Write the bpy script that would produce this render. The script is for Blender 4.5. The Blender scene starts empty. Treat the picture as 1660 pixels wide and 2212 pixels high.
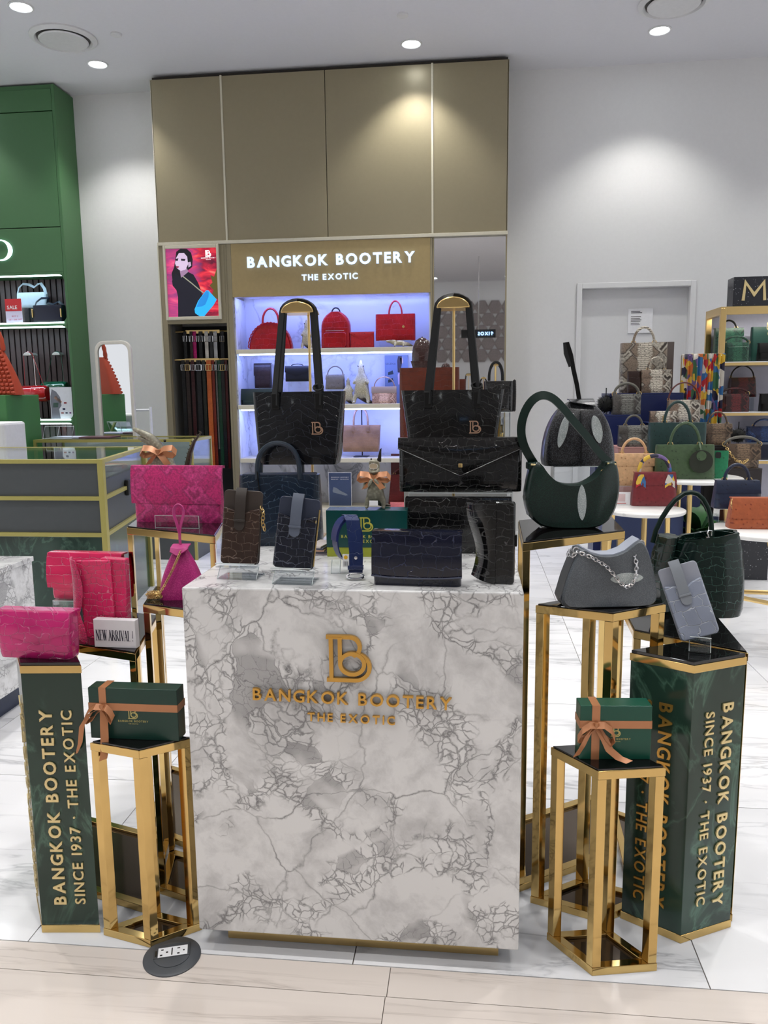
import bpy, math, random
from mathutils import Vector, Matrix
random.seed(7)
sc = bpy.context.scene
COL = sc.collection
PI = math.pi

# ------------------------------------------------------------------ camera
CH, FX, IW, IH = 1.40, 1700.0, 1660.0, 2212.0
PITCH, ROLL, YAW = math.radians(8.681), math.radians(-0.670), math.radians(-6.430)
_f = Vector((math.sin(YAW) * math.cos(PITCH), math.cos(YAW) * math.cos(PITCH), -math.sin(PITCH)))
_r0 = Vector((math.cos(YAW), -math.sin(YAW), 0))
_u0 = _r0.cross(_f)
_r = math.cos(ROLL) * _r0 + math.sin(ROLL) * _u0
_u = -math.sin(ROLL) * _r0 + math.cos(ROLL) * _u0
CAM = Vector((0, 0, CH))
cam_d = bpy.data.cameras.new('camera')
cam = bpy.data.objects.new('camera', cam_d)
COL.objects.link(cam)
cam_d.sensor_fit = 'VERTICAL'
cam_d.sensor_height = 24.0
cam_d.lens = 24.0 * FX / IH
cam_d.clip_start = 0.05
cam.matrix_world = Matrix(((_r.x, _u.x, -_f.x, CAM.x), (_r.y, _u.y, -_f.y, CAM.y), (_r.z, _u.z, -_f.z, CAM.z), (0, 0, 0, 1)))
sc.camera = cam

# ------------------------------------------------------------------ world, exposure
w = bpy.data.worlds.new('store_ambient')
sc.world = w
w.use_nodes = True
w.node_tree.nodes['Background'].inputs[0].default_value = (0.95, 0.965, 1.0, 1)
w.node_tree.nodes['Background'].inputs[1].default_value = 0.68
vs = sc.view_settings
vs.view_transform = 'Standard'
vs.look = 'None'
vs.gamma = 1.0
vs.exposure = 0.38
vs.use_curve_mapping = False
sc.cycles.max_bounces = 6
sc.cycles.diffuse_bounces = 3
sc.cycles.adaptive_threshold = 0.02
sc.cycles.use_light_tree = False
sc.cycles.transparent_max_bounces = 16
sc.cycles.glossy_bounces = 4
sc.cycles.caustics_reflective = False
sc.cycles.caustics_refractive = False
sc.cycles.sample_clamp_indirect = 6.0

SPOT_W = 74.0                      # watts of one ceiling downlight
SPOT_HALF = 52.0                    # half angle of its beam in degrees

# measured planes of the place (metres)
YU, YW, CZ = 7.50, 7.905, 4.32      # front of the brand wall unit, back wall, ceiling


def ray(px, py):
    return _f + _r * ((px - IW / 2) / FX) - _u * ((py - IH / 2) / FX)


def oz(px, py, z):                  # point of the photograph on a horizontal plane
    d = ray(px, py)
    return CAM + d * ((z - CH) / d.z)


def oy(px, py, y):                  # point of the photograph on a plane parallel to the wall
    d = ray(px, py)
    return CAM + d * (y / d.y)


def mpp(p):                         # metres per photograph pixel at point p
    return (Vector(p) - CAM).dot(_f) / FX


# ------------------------------------------------------------------ mesh helper
class MB:
    def __init__(s):
        s.v, s.f = [], []

    def add(s, vs, fs):
        o = len(s.v)
        s.v += [tuple(p) for p in vs]
        s.f += [tuple(i + o for i in f) for f in fs]
        return s

    def box(s, x0, x1, y0, y1, z0, z1):
        return s.add([(x0, y0, z0), (x1, y0, z0), (x1, y1, z0), (x0, y1, z0), (x0, y0, z1), (x1, y0, z1), (x1, y1, z1), (x0, y1, z1)],
                     [(0, 3, 2, 1), (4, 5, 6, 7), (0, 1, 5, 4), (1, 2, 6, 5), (2, 3, 7, 6), (3, 0, 4, 7)])

    def loft(s, rings, cap=True, close=False):
        n = len(rings[0])
        vs = [p for r in rings for p in r]
        fs = []
        m = len(rings)
        for k in range(m if close else m - 1):
            a, b = k * n, ((k + 1) % m) * n
            for i in range(n):
                j = (i + 1) % n
                fs.append((a + i, a + j, b + j, b + i))
        if cap and not close:
            fs.append(tuple(range(n))[::-1])
            fs.append(tuple((m - 1) * n + i for i in range(n)))
        return s.add(vs, fs)

    def prism(s, poly, z0, z1):             # polygon in XY (counter-clockwise) pulled along Z
        return s.loft([[(x, y, z0) for x, y in poly], [(x, y, z1) for x, y in poly]])

    def plate(s, poly, y0, y1):             # polygon in XZ pulled along Y (y0 front)
        return s.loft([[(x, y0, z) for x, z in poly], [(x, y1, z) for x, z in poly]][::-1])

    def tube(s, pts, r, n=8, close=False):
        pts = [Vector(p) for p in pts]
        m = len(pts)
        rings = []
        prev = None
        for i, p in enumerate(pts):
            if close:
                t = pts[(i + 1) % m] - pts[i - 1]
            else:
                t = pts[min(i + 1, m - 1)] - pts[max(i - 1, 0)]
            t.normalize()
            if prev is None:
                a = Vector((0, 0, 1)) if abs(t.z) < 0.9 else Vector((0, 1, 0))
                nrm = t.cross(a).normalized()
            else:
                nrm = (prev - t * prev.dot(t))
                nrm = nrm.normalized() if nrm.length > 1e-6 else t.orthogonal().normalized()
            prev = nrm
            b = t.cross(nrm)
            rr = r[i] if isinstance(r, (list, tuple)) else r
            rings.append([p + (nrm * math.cos(2 * PI * k / n) + b * math.sin(2 * PI * k / n)) * rr for k in range(n)])
        return s.loft(rings, close=close)

    def strap(s, pts, wd, width, th, close=False, face=None):   # flat band: wd = width direction
        pts = [Vector(p) for p in pts]
        m = len(pts)
        wv = Vector(wd).normalized()
        rings = []
        for i, p in enumerate(pts):
            t = (pts[(i + 1) % m] - pts[i - 1]) if close else (pts[min(i + 1, m - 1)] - pts[max(i - 1, 0)])
            t.normalize()
            if face is not None:            # band turned partly towards the viewer
                wv = (t.cross(Vector((0, 1, 0))).normalized() * face + Vector((0, 1, 0)) * (1 - face)).normalized()
            n = t.cross(wv).normalized()
            ww = width[i] if isinstance(width, (list, tuple)) else width
            a, b = wv * ww / 2, n * th / 2
            rings.append([p - a - b, p + a - b, p + a + b, p - a + b])
        return s.loft(rings, close=close)

    def sheet(s, g, th, off=None):          # grid of points made solid along its normals
        R, Cn = len(g), len(g[0])
        g = [[Vector(p) for p in r] for r in g]
        nr = []
        for i in range(R):
            row = []
            for j in range(Cn):
                a = g[min(i + 1, R - 1)][j] - g[max(i - 1, 0)][j]
                b = g[i][min(j + 1, Cn - 1)] - g[i][max(j - 1, 0)]
                n = b.cross(a)
                row.append(n.normalized() if n.length > 1e-9 else Vector((0, 0, 1)))
            nr.append(row)
        vs = [p for r in g for p in r] + [g[i][j] + nr[i][j] * th for i in range(R) for j in range(Cn)]
        N = R * Cn
        fs = []
        for i in range(R - 1):
            for j in range(Cn - 1):
                a = i * Cn + j
                fs.append((a, a + Cn, a + Cn + 1, a + 1))
                fs.append((N + a, N + a + 1, N + a + Cn + 1, N + a + Cn))
        bd = [j for j in range(Cn)] + [i * Cn + Cn - 1 for i in range(1, R)] + [(R - 1) * Cn + j for j in range(Cn - 2, -1, -1)] + [i * Cn for i in range(R - 2, 0, -1)]
        for k in range(len(bd)):
            a, b = bd[k], bd[(k + 1) % len(bd)]
            fs.append((a, b, N + b, N + a))
        return s.add(vs, fs)

    def lathe(s, prof, n=24, cx=0, cy=0):   # profile of (r, z)
        return s.loft([[(cx + r * math.cos(2 * PI * k / n), cy + r * math.sin(2 * PI * k / n), z) for k in range(n)] for r, z in prof])

    def ring(s, prof, n=32):                # closed hoop of revolution, open in the middle
        return s.loft([[(r * math.cos(2 * PI * k / n), r * math.sin(2 * PI * k / n), z) for k in range(n)] for r, z in prof], close=True)

    def stroke(s, pts, w, d0, d1, close=False):      # flat line of width w in XZ, pulled y d0..d1
        m = len(pts)
        P = [Vector((p[0], p[1])) for p in pts]
        L, Rr = [], []
        for i in range(m):
            a = P[i] - P[i - 1] if (i > 0 or close) else P[1] - P[0]
            b = P[(i + 1) % m] - P[i] if (i < m - 1 or close) else P[i] - P[i - 1]
            a.normalize(); b.normalize()
            t = (a + b)
            t = t.normalized() if t.length > 1e-6 else b
            n = Vector((-t.y, t.x))
            k = min(2.0, 1.0 / max(0.35, abs(n.dot(Vector((-a.y, a.x))))))
            L.append(P[i] + n * w / 2 * k); Rr.append(P[i] - n * w / 2 * k)
        rings = [[(L[i].x, d0, L[i].y), (Rr[i].x, d0, Rr[i].y), (Rr[i].x, d1, Rr[i].y), (L[i].x, d1, L[i].y)] for i in range(m)]
        return s.loft(rings, close=close)

    def tf(s, M):
        s.v = [tuple(M @ Vector(p)) for p in s.v]
        return s

    def mesh(s, name, smooth=True, ang=35):
        me = bpy.data.meshes.new(name)
        me.from_pydata(s.v, [], s.f)
        me.update()
        if smooth:
            me.polygons.foreach_set('use_smooth', [True] * len(me.polygons))
            me.set_sharp_from_angle(angle=math.radians(ang))
        return me


def link(name, me, m=None, parent=None, loc=None, rz=0.0):
    o = bpy.data.objects.new(name, me)
    COL.objects.link(o)
    if m is not None and me is not None and not me.materials:
        me.materials.append(m)
    if loc is not None:
        o.location = loc
    o.rotation_euler.z = rz
    if parent is not None:
        o.parent = parent
    return o


def part(name, mb, m, parent=None, smooth=True, bevel=0.0, loc=None, rz=0.0, sub=0, label=None, ang=35, seg=2):
    o = link(name, mb.mesh(name, smooth, ang), m, parent, loc, rz)
    if bevel:
        b = o.modifiers.new('bevel', 'BEVEL')
        b.width = bevel
        b.segments = seg
        b.limit_method = 'ANGLE'
        b.angle_limit = math.radians(40)
    if sub:
        b = o.modifiers.new('sub', 'SUBSURF')
        b.levels = sub
        b.render_levels = sub
    if label:
        o['label'] = label
    return o


def tag(o, label, cat, group=None):
    o['label'] = label
    o['category'] = cat
    if group:
        o['group'] = group
    return o


def struct(o):
    o['kind'] = 'structure'
    return o


def thing(name, label, cat, loc=(0, 0, 0), rz=0.0, group=None):
    o = link(name, None, None, None, loc, rz)
    o.empty_display_size = 0.05
    return tag(o, label, cat, group)


def dup(root, loc, rz=None, label=None, group=None):
    r = root.copy(); COL.objects.link(r); r.location = loc
    if rz is not None: r.rotation_euler.z = rz
    if label: r['label'] = label
    if group: r['group'] = group
    for ch in list(root.children):
        c = ch.copy(); COL.objects.link(c); c.parent = r
        for g in ch.children:
            d = g.copy(); COL.objects.link(d); d.parent = c
    return r


def rrect(w, d, r, n=4, z=0.0, cx=0.0, cy=0.0):
    r = min(r, w / 2 - 1e-4, d / 2 - 1e-4)
    out = []
    for qx, qy, a0 in ((1, -1, -90), (1, 1, 0), (-1, 1, 90), (-1, -1, 180)):
        for k in range(n + 1):
            a = math.radians(a0 + 90 * k / n)
            out.append((cx + qx * (w / 2 - r) + r * math.cos(a), cy + qy * (d / 2 - r) + r * math.sin(a), z))
    return out


def rrect2(w, h, r, n=5, cx=0.0, cy=0.0):
    return [(p[0], p[1]) for p in rrect(w, h, r, n, 0, cx, cy)]


def lerp(a, b, t):
    return a + (b - a) * t


def arc(cx, cz, rx, rz_, a0, a1, n):
    return [(cx + rx * math.cos(math.radians(lerp(a0, a1, k / n))), cz + rz_ * math.sin(math.radians(lerp(a0, a1, k / n)))) for k in range(n + 1)]


def smooth3(pts, it=2):                 # round off an open path
    pts = [Vector(p) for p in pts]
    for _ in range(it):
        out = [pts[0]]
        for a, b in zip(pts, pts[1:]):
            out += [a.lerp(b, 0.25), a.lerp(b, 0.75)]
        out.append(pts[-1])
        pts = out
    return pts


# ------------------------------------------------------------------ lettering
_glyph = {}


def glyph(ch, size, depth, bold):
    key = (ch, round(size, 5), depth, bold)
    if key not in _glyph:
        cu = bpy.data.curves.new('glyph', 'FONT')
        cu.body = ch
        cu.size = size
        cu.extrude = depth / 2
        cu.offset = bold * size
        cu.resolution_u = 3
        ob = bpy.data.objects.new('glyph', cu)
        COL.objects.link(ob)
        me = bpy.data.meshes.new_from_object(ob)
        bpy.data.objects.remove(ob)
        xs = [v.co.x for v in me.vertices] or [0, size * 0.3]
        _glyph[key] = (me, min(xs), max(xs))
    return _glyph[key]


def text(s, width, M, depth, m, parent, name='letter', size=None, gap=0.16, bold=0.012, sx=1.0, join=False):
    """letters side by side, centred on M (x right, y up, z towards the viewer); width fixes the size"""
    def lay(sz):
        x, out = 0.0, []
        for c in s:
            if c == ' ':
                x += sz * 0.42 * sx
                continue
            me, a, b = glyph(c, sz, depth, bold)
            out.append((me, x - a * sx))
            x += (b - a) * sx + gap * sz
        return out, x - gap * sz
    if size is None:
        _, wd = lay(1.0)
        size = width / wd
    out, wd = lay(size)
    sc_m = Matrix.Diagonal((sx, 1, 1, 1))
    if join:
        mb = MB()
        for me, x in out:
            T = M @ Matrix.Translation((x - wd / 2, -size * 0.35, depth / 2)) @ sc_m
            mb.add([T @ v.co for v in me.vertices], [tuple(p.vertices) for p in me.polygons])
        return part(name, mb, m, parent, smooth=False)
    objs = []
    for me, x in out:
        me2 = me
        if not me.materials:
            me.materials.append(m)
        elif me.materials[0] != m:
            me2 = me.copy(); me2.materials.clear(); me2.materials.append(m)
        o = bpy.data.objects.new(name, me2)
        COL.objects.link(o)
        o.parent = parent
        o.matrix_local = M @ Matrix.Translation((x - wd / 2, -size * 0.35, depth / 2)) @ sc_m
        objs.append(o)
    return objs


def frame(o, xd, yd):               # matrix from origin, x direction and y direction
    x = Vector(xd).normalized(); y = Vector(yd).normalized(); z = x.cross(y)
    return Matrix(((x.x, y.x, z.x, o[0]), (x.y, y.y, z.y, o[1]), (x.z, y.z, z.z, o[2]), (0, 0, 0, 1)))


FRONT = lambda x, y, z: frame((x, y, z), (1, 0, 0), (0, 0, 1))   # facing -Y


def monogram(h, w, d0, d1):         # the B with a ring in its bowl, centred, height h
    mb = MB()
    P = lambda pts: [((x - 0.47) * h, (z - 0.5) * h) for x, z in pts]
    outer = [(0.0, 0.965), (0.5, 0.965)] + arc(0.5, 0.755, 0.21, 0.21, 85, -60, 9) + [(0.63, 0.56)]
    e = (d1 - d0) * 0.04
    mb.stroke(P(outer), w * h, d0, d1)
    low = [(0.60, 0.60)] + arc(0.61, 0.32, 0.30, 0.285, 80, -90, 12) + [(0.0, 0.035)]
    mb.stroke(P(low), w * h, d0 - e, d1)
    mb.stroke(P([(0.10, 0.965), (0.10, 0.035)]), w * h, d0 - 2 * e, d1)
    mb.stroke(P([(0.29, 0.965), (0.29, 0.38)]), w * h, d0 - 3 * e, d1)
    mb.stroke(P(arc(0.545, 0.39, 0.255, 0.225, 0, 360, 24)[:-1]), w * h, d0 - 4 * e, d1, close=True)
    return mb

# ------------------------------------------------------------------ materials
def C(r, g, b):
    f = lambda c: (c / 255 / 12.92) if c / 255 <= 0.04045 else ((c / 255 + 0.055) / 1.055) ** 2.4
    return (f(r), f(g), f(b), 1.0)


def new(name):
    m = bpy.data.materials.new(name)
    m.use_nodes = True
    t = m.node_tree
    return m, t, t.nodes['Principled BSDF']


def setin(t, n, k, v):
    s = n.inputs[k]
    if isinstance(v, bpy.types.NodeSocket):
        t.links.new(v, s)
    else:
        s.default_value = v


def nd(t, typ, ins=None, **at):
    n = t.nodes.new('ShaderNode' + typ)
    for k, v in at.items():
        setattr(n, k, v)
    for k, v in (ins or {}).items():
        setin(t, n, k, v)
    return n


def ramp(t, fac, stops, mode='LINEAR'):
    n = t.nodes.new('ShaderNodeValToRGB')
    t.links.new(fac, n.inputs[0])
    cr = n.color_ramp
    cr.interpolation = mode
    while len(cr.elements) < len(stops):
        cr.elements.new(0.5)
    for e, (p, c) in zip(cr.elements, stops):
        e.position = p
        e.color = c if len(c) == 4 else (*c, 1)
    return n.outputs[0]


def g(v):
    return (v, v, v, 1)


def mix(t, fac, a, b, blend='MIX'):
    n = t.nodes.new('ShaderNodeMix')
    n.data_type = 'RGBA'
    n.blend_type = blend
    setin(t, n, 0, fac)
    setin(t, n, 6, a)
    setin(t, n, 7, b)
    return n.outputs[2]


def vmath(t, op, a, b):
    n = t.nodes.new('ShaderNodeVectorMath')
    n.operation = op
    setin(t, n, 0, a)
    if op == 'SCALE':
        setin(t, n, 3, b)
    else:
        setin(t, n, 1, b)
    return n.outputs[0]


def smath(t, op, a, b=0.0):
    n = t.nodes.new('ShaderNodeMath')
    n.operation = op
    setin(t, n, 0, a)
    setin(t, n, 1, b)
    return n.outputs[0]


def bump(t, b, h, strength=0.4, dist=0.002):
    n = nd(t, 'Bump', {'Strength': strength, 'Distance': dist, 'Height': h})
    t.links.new(n.outputs[0], b.inputs['Normal'])


_mats = {}


def plain(name, col, rough=0.5, metal=0.0, spec=0.5, coat=0.0, noise=0.0):
    if name in _mats:
        return _mats[name]
    m, t, b = new(name)
    b.inputs['Base Color'].default_value = col
    b.inputs['Roughness'].default_value = rough
    b.inputs['Metallic'].default_value = metal
    b.inputs['Specular IOR Level'].default_value = spec
    b.inputs['Coat Weight'].default_value = coat
    b.inputs['Coat Roughness'].default_value = 0.06
    tc = nd(t, 'TexCoord')
    n = nd(t, 'TexNoise', {'Vector': tc.outputs['Object'], 'Scale': 35.0, 'Detail': 2.0})
    v = noise if noise else 0.05
    c = mix(t, 1.0, col, ramp(t, n.outputs[0], [(0.3, g(1 - v)), (0.7, g(1.0))]), 'MULTIPLY')
    t.links.new(c, b.inputs['Base Color'])
    _mats[name] = m
    return m


def emis(name, col, strength):
    if name in _mats:
        return _mats[name]
    m, t, b = new(name)
    b.inputs['Base Color'].default_value = col
    b.inputs['Emission Color'].default_value = col
    b.inputs['Emission Strength'].default_value = strength
    b.inputs['Roughness'].default_value = 0.4
    _mats[name] = m
    return m


def planar(t, k=1.0):               # (x + y, z) of the object, so patterns run round a body
    tc = nd(t, 'TexCoord')
    s = nd(t, 'SeparateXYZ', {0: tc.outputs['Object']})
    u = smath(t, 'ADD', s.outputs[0], smath(t, 'MULTIPLY', s.outputs[1], k))
    c = nd(t, 'CombineXYZ', {0: u, 1: s.outputs[2], 2: 0.0})
    return c.outputs[0], s


def croc(name, col, groove, bw=0.028, bh=0.02, rough=0.22, coat=0.5, chev=0.0, bumps=0.9, warp=0.012, mort=0.0011, gf=0.6):
    """crocodile leather: uneven rows of scales with grooves between them"""
    if name in _mats:
        return _mats[name]
    m, t, b = new(name)
    vec, s = planar(t, 0.9)
    nz = nd(t, 'TexNoise', {'Vector': vec, 'Scale': 14.0, 'Detail': 2.0})
    off = vmath(t, 'SCALE', vmath(t, 'SUBTRACT', nz.outputs['Color'], (0.5, 0.5, 0.5)), warp * 4)
    nz2 = nd(t, 'TexNoise', {'Vector': vec, 'Scale': 55.0, 'Detail': 2.0})
    off = vmath(t, 'ADD', off, vmath(t, 'SCALE', vmath(t, 'SUBTRACT', nz2.outputs['Color'], (0.5, 0.5, 0.5)), 0.014))
    vec2 = vmath(t, 'ADD', vec, off)
    if chev:
        ax = smath(t, 'ABSOLUTE', s.outputs[0])
        tri = smath(t, 'MULTIPLY', ax, chev)
        vec2 = vmath(t, 'ADD', vec2, nd(t, 'CombineXYZ', {0: 0.0, 1: tri, 2: 0.0}).outputs[0])
    br = nd(t, 'TexBrick', {'Vector': vec2, 'Color1': g(1.0), 'Color2': g(0.82), 'Mortar': g(0.0), 'Scale': 1.0, 'Mortar Size': mort,
                            'Mortar Smooth': 1.0, 'Bias': 0.0, 'Brick Width': bw, 'Row Height': bh})
    br.offset = 0.37
    fine = nd(t, 'TexVoronoi', {'Vector': vec2, 'Scale': 260.0})
    h = smath(t, 'ADD', br.outputs['Color'], smath(t, 'MULTIPLY', fine.outputs['Distance'], 0.06))
    c = mix(t, smath(t, 'MULTIPLY', br.outputs['Fac'], gf), col, groove)
    sh = nd(t, 'TexNoise', {'Vector': vec, 'Scale': 9.0})
    c = mix(t, 1.0, c, ramp(t, sh.outputs[0], [(0.3, g(0.72)), (0.7, g(1.12))]), 'MULTIPLY')
    t.links.new(c, b.inputs['Base Color'])
    b.inputs['Roughness'].default_value = rough
    b.inputs['Specular IOR Level'].default_value = 0.32
    b.inputs['Coat Weight'].default_value = coat * 0.55
    b.inputs['Coat Roughness'].default_value = 0.06
    bump(t, b, h, bumps, 0.0025)
    _mats[name] = m
    return m


def python_skin(name, light, mid, dark, sc_=1.0, rough=0.35, belly_=True):
    """snake skin: pale ladder scales down the middle, dark lozenges at the sides"""
    if name in _mats:
        return _mats[name]
    m, t, b = new(name)
    vec, s = planar(t, 0.6)
    wn = nd(t, 'TexNoise', {'Vector': vec, 'Scale': 60.0})
    vec = vmath(t, 'ADD', vec, vmath(t, 'SCALE', vmath(t, 'SUBTRACT', wn.outputs['Color'], (0.5, 0.5, 0.5)), 0.016))
    br = nd(t, 'TexBrick', {'Vector': vec, 'Color1': g(1.0), 'Color2': g(0.75), 'Mortar': g(0.0), 'Scale': 1.0 / sc_, 'Mortar Size': 0.0034,
                            'Mortar Smooth': 1.0, 'Brick Width': 0.062, 'Row Height': 0.016})
    belly = mix(t, br.outputs['Fac'], light, dark)
    rot = nd(t, 'Mapping', {'Vector': vec, 'Rotation': (0, 0, math.radians(45)), 'Scale': (1 / sc_,) * 3})
    v1 = nd(t, 'TexVoronoi', {'Vector': rot.outputs[0], 'Scale': 9.0}, distance='CHEBYCHEV')
    v2 = nd(t, 'TexVoronoi', {'Vector': rot.outputs[0], 'Scale': 110.0}, distance='CHEBYCHEV', feature='F1')
    side = ramp(t, v1.outputs['Distance'], [(0.0, mid), (0.40, mid), (0.46, dark), (0.56, light), (0.66, dark)])
    side = mix(t, 1.0, side, ramp(t, v2.outputs['Distance'], [(0.2, g(1.0)), (0.75, g(0.55))]), 'MULTIPLY')
    nz = nd(t, 'TexNoise', {'Vector': vec, 'Scale': 30.0})
    ax = smath(t, 'ADD', smath(t, 'ABSOLUTE', s.outputs[0]), smath(t, 'MULTIPLY', smath(t, 'SUBTRACT', nz.outputs[0], 0.5), 0.06))
    f = ramp(t, ax, [(0.045 * sc_, g(0.0)), (0.06 * sc_, g(1.0))])
    t.links.new(mix(t, f, belly, side) if belly_ else side, b.inputs['Base Color'])
    b.inputs['Roughness'].default_value = rough
    bump(t, b, v2.outputs['Distance'], 0.35, 0.001)
    _mats[name] = m
    return m


def ostrich(name, col, dot, rough=0.4, sc_=40.0):
    if name in _mats:
        return _mats[name]
    m, t, b = new(name)
    vec, s = planar(t, 0.8)
    v = nd(t, 'TexVoronoi', {'Vector': vec, 'Scale': sc_, 'Randomness': 0.55})
    f = ramp(t, v.outputs['Distance'], [(0.12, g(1.0)), (0.26, g(0.0))])
    n = nd(t, 'TexNoise', {'Vector': vec, 'Scale': 40.0, 'Detail': 4.0})
    c = mix(t, f, col, dot)
    c = mix(t, 1.0, c, ramp(t, n.outputs[0], [(0.3, g(0.8)), (0.7, g(1.08))]), 'MULTIPLY')
    t.links.new(c, b.inputs['Base Color'])
    b.inputs['Roughness'].default_value = rough
    bump(t, b, smath(t, 'ADD', f, n.outputs[0]), 0.5, 0.0012)
    _mats[name] = m
    return m


def grain(name, col, col2, scale=420.0, rough=0.4, b_=0.5, coat=0.0):
    """pebbled hide such as stingray or fine lizard"""
    if name in _mats:
        return _mats[name]
    m, t, b = new(name)
    tc = nd(t, 'TexCoord')
    v = nd(t, 'TexVoronoi', {'Vector': tc.outputs['Object'], 'Scale': scale})
    n = nd(t, 'TexNoise', {'Vector': tc.outputs['Object'], 'Scale': 11.0, 'Detail': 3.0})
    c = ramp(t, v.outputs['Distance'], [(0.1, col2), (0.55, col)])
    c = mix(t, 1.0, c, ramp(t, n.outputs[0], [(0.3, g(0.78)), (0.7, g(1.15))]), 'MULTIPLY')
    t.links.new(c, b.inputs['Base Color'])
    b.inputs['Roughness'].default_value = rough
    b.inputs['Coat Weight'].default_value = coat
    bump(t, b, v.outputs['Distance'], -b_, 0.0012)
    _mats[name] = m
    return m


def breccia(name, base, vein, scale=1.0, rough=0.18):
    """white stone broken by thin grey veins into angular fragments"""
    m, t, b = new(name)
    tc = nd(t, 'TexCoord')
    v0 = vmath(t, 'SCALE', tc.outputs['Object'], scale)
    n1 = nd(t, 'TexNoise', {'Vector': v0, 'Scale': 2.6, 'Detail': 4.0, 'Roughness': 0.5})
    d = vmath(t, 'ADD', v0, vmath(t, 'SCALE', vmath(t, 'SUBTRACT', n1.outputs['Color'], (0.5, 0.5, 0.5)), 0.22))
    n1b = nd(t, 'TexNoise', {'Vector': v0, 'Scale': 30.0, 'Detail': 4.0})
    d = vmath(t, 'ADD', d, vmath(t, 'SCALE', vmath(t, 'SUBTRACT', n1b.outputs['Color'], (0.5, 0.5, 0.5)), 0.03))
    big = nd(t, 'TexVoronoi', {'Vector': d, 'Scale': 4.0}, feature='DISTANCE_TO_EDGE')
    med = nd(t, 'TexVoronoi', {'Vector': d, 'Scale': 15.0}, feature='DISTANCE_TO_EDGE')
    sml = nd(t, 'TexVoronoi', {'Vector': d, 'Scale': 38.0}, feature='DISTANCE_TO_EDGE')
    mz = nd(t, 'TexNoise', {'Vector': vmath(t, 'ADD', v0, (5.1, 0.4, 1.7)), 'Scale': 2.6, 'Detail': 3.0, 'Distortion': 1.2})
    band = smath(t, 'ABSOLUTE', smath(t, 'SUBTRACT', mz.outputs[0], 0.5))
    zone = ramp(t, band, [(0.022, g(1.0)), (0.055, g(0.0))])
    near = ramp(t, band, [(0.022, g(1.0)), (0.07, g(0.0))])
    l1 = ramp(t, big.outputs['Distance'], [(0.0, g(0.85)), (0.004, g(0.45)), (0.014, g(0.0))])
    l2 = ramp(t, med.outputs['Distance'], [(0.0, g(0.85)), (0.018, g(0.35)), (0.05, g(0.0))])
    l3 = ramp(t, sml.outputs['Distance'], [(0.0, g(0.75)), (0.09, g(0.0))])
    cell = nd(t, 'TexVoronoi', {'Vector': d, 'Scale': 15.0})
    cs = nd(t, 'SeparateColor', {0: cell.outputs['Color']})
    dark = smath(t, 'MULTIPLY', ramp(t, cs.outputs[0], [(0.84, g(0.0)), (0.92, g(0.5))]), near)
    br2 = nd(t, 'TexNoise', {'Vector': v0, 'Scale': 5.0, 'Detail': 2.0})
    l1b = smath(t, 'MULTIPLY', l1, ramp(t, br2.outputs[0], [(0.38, g(0.1)), (0.60, g(1.0))]))
    f = smath(t, 'MAXIMUM', l1b, smath(t, 'MAXIMUM', smath(t, 'MULTIPLY', l2, near), smath(t, 'MULTIPLY', l3, zone)))
    f = smath(t, 'MAXIMUM', f, dark)
    cloud = nd(t, 'TexNoise', {'Vector': d, 'Scale': 7.0, 'Detail': 8.0, 'Roughness': 0.65})
    base2 = mix(t, ramp(t, cloud.outputs[0], [(0.45, g(0.0)), (0.70, g(0.42))]), base, vein)
    t.links.new(mix(t, f, base2, vein), b.inputs['Base Color'])
    b.inputs['Roughness'].default_value = rough
    return m


def streak(name, base, vein, rough=0.1, ang=18, sx=0.9, sy=5.0, sc_=1.0, warm=None, lo=0.46, hi=0.5, amount=0.55, per_object=True):
    """polished stone with soft parallel streaks"""
    m, t, b = new(name)
    tc = nd(t, 'TexCoord')
    v = tc.outputs['Object']
    if per_object:
        oi = nd(t, 'ObjectInfo')
        v = vmath(t, 'ADD', v, vmath(t, 'SCALE', nd(t, 'CombineXYZ', {0: oi.outputs['Random'], 1: smath(t, 'MULTIPLY', oi.outputs['Random'], 7.3), 2: 0.0}).outputs[0], 9.0))
    mp = nd(t, 'Mapping', {'Vector': v, 'Rotation': (0, 0, math.radians(ang)), 'Scale': (sx * sc_, sy * sc_, sc_ * 2)})
    n = nd(t, 'TexNoise', {'Vector': mp.outputs[0], 'Scale': 1.3, 'Detail': 6.0, 'Roughness': 0.55, 'Distortion': 0.8})
    a = smath(t, 'ABSOLUTE', smath(t, 'SUBTRACT', n.outputs[0], 0.5))
    l = ramp(t, a, [(0.0, g(1.0)), (0.012, g(0.55)), (0.045, g(0.0))])
    n2 = nd(t, 'TexNoise', {'Vector': mp.outputs[0], 'Scale': 0.7, 'Detail': 3.0})
    l = smath(t, 'MULTIPLY', l, ramp(t, n2.outputs[0], [(lo, g(0.0)), (hi + 0.12, g(1.0))]))
    soft = ramp(t, n2.outputs[0], [(0.45, g(0.0)), (0.75, g(0.35))])
    f = smath(t, 'MULTIPLY', smath(t, 'MAXIMUM', l, soft), amount)
    t.links.new(mix(t, f, base, vein), b.inputs['Base Color'])
    b.inputs['Roughness'].default_value = rough
    return m


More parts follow.
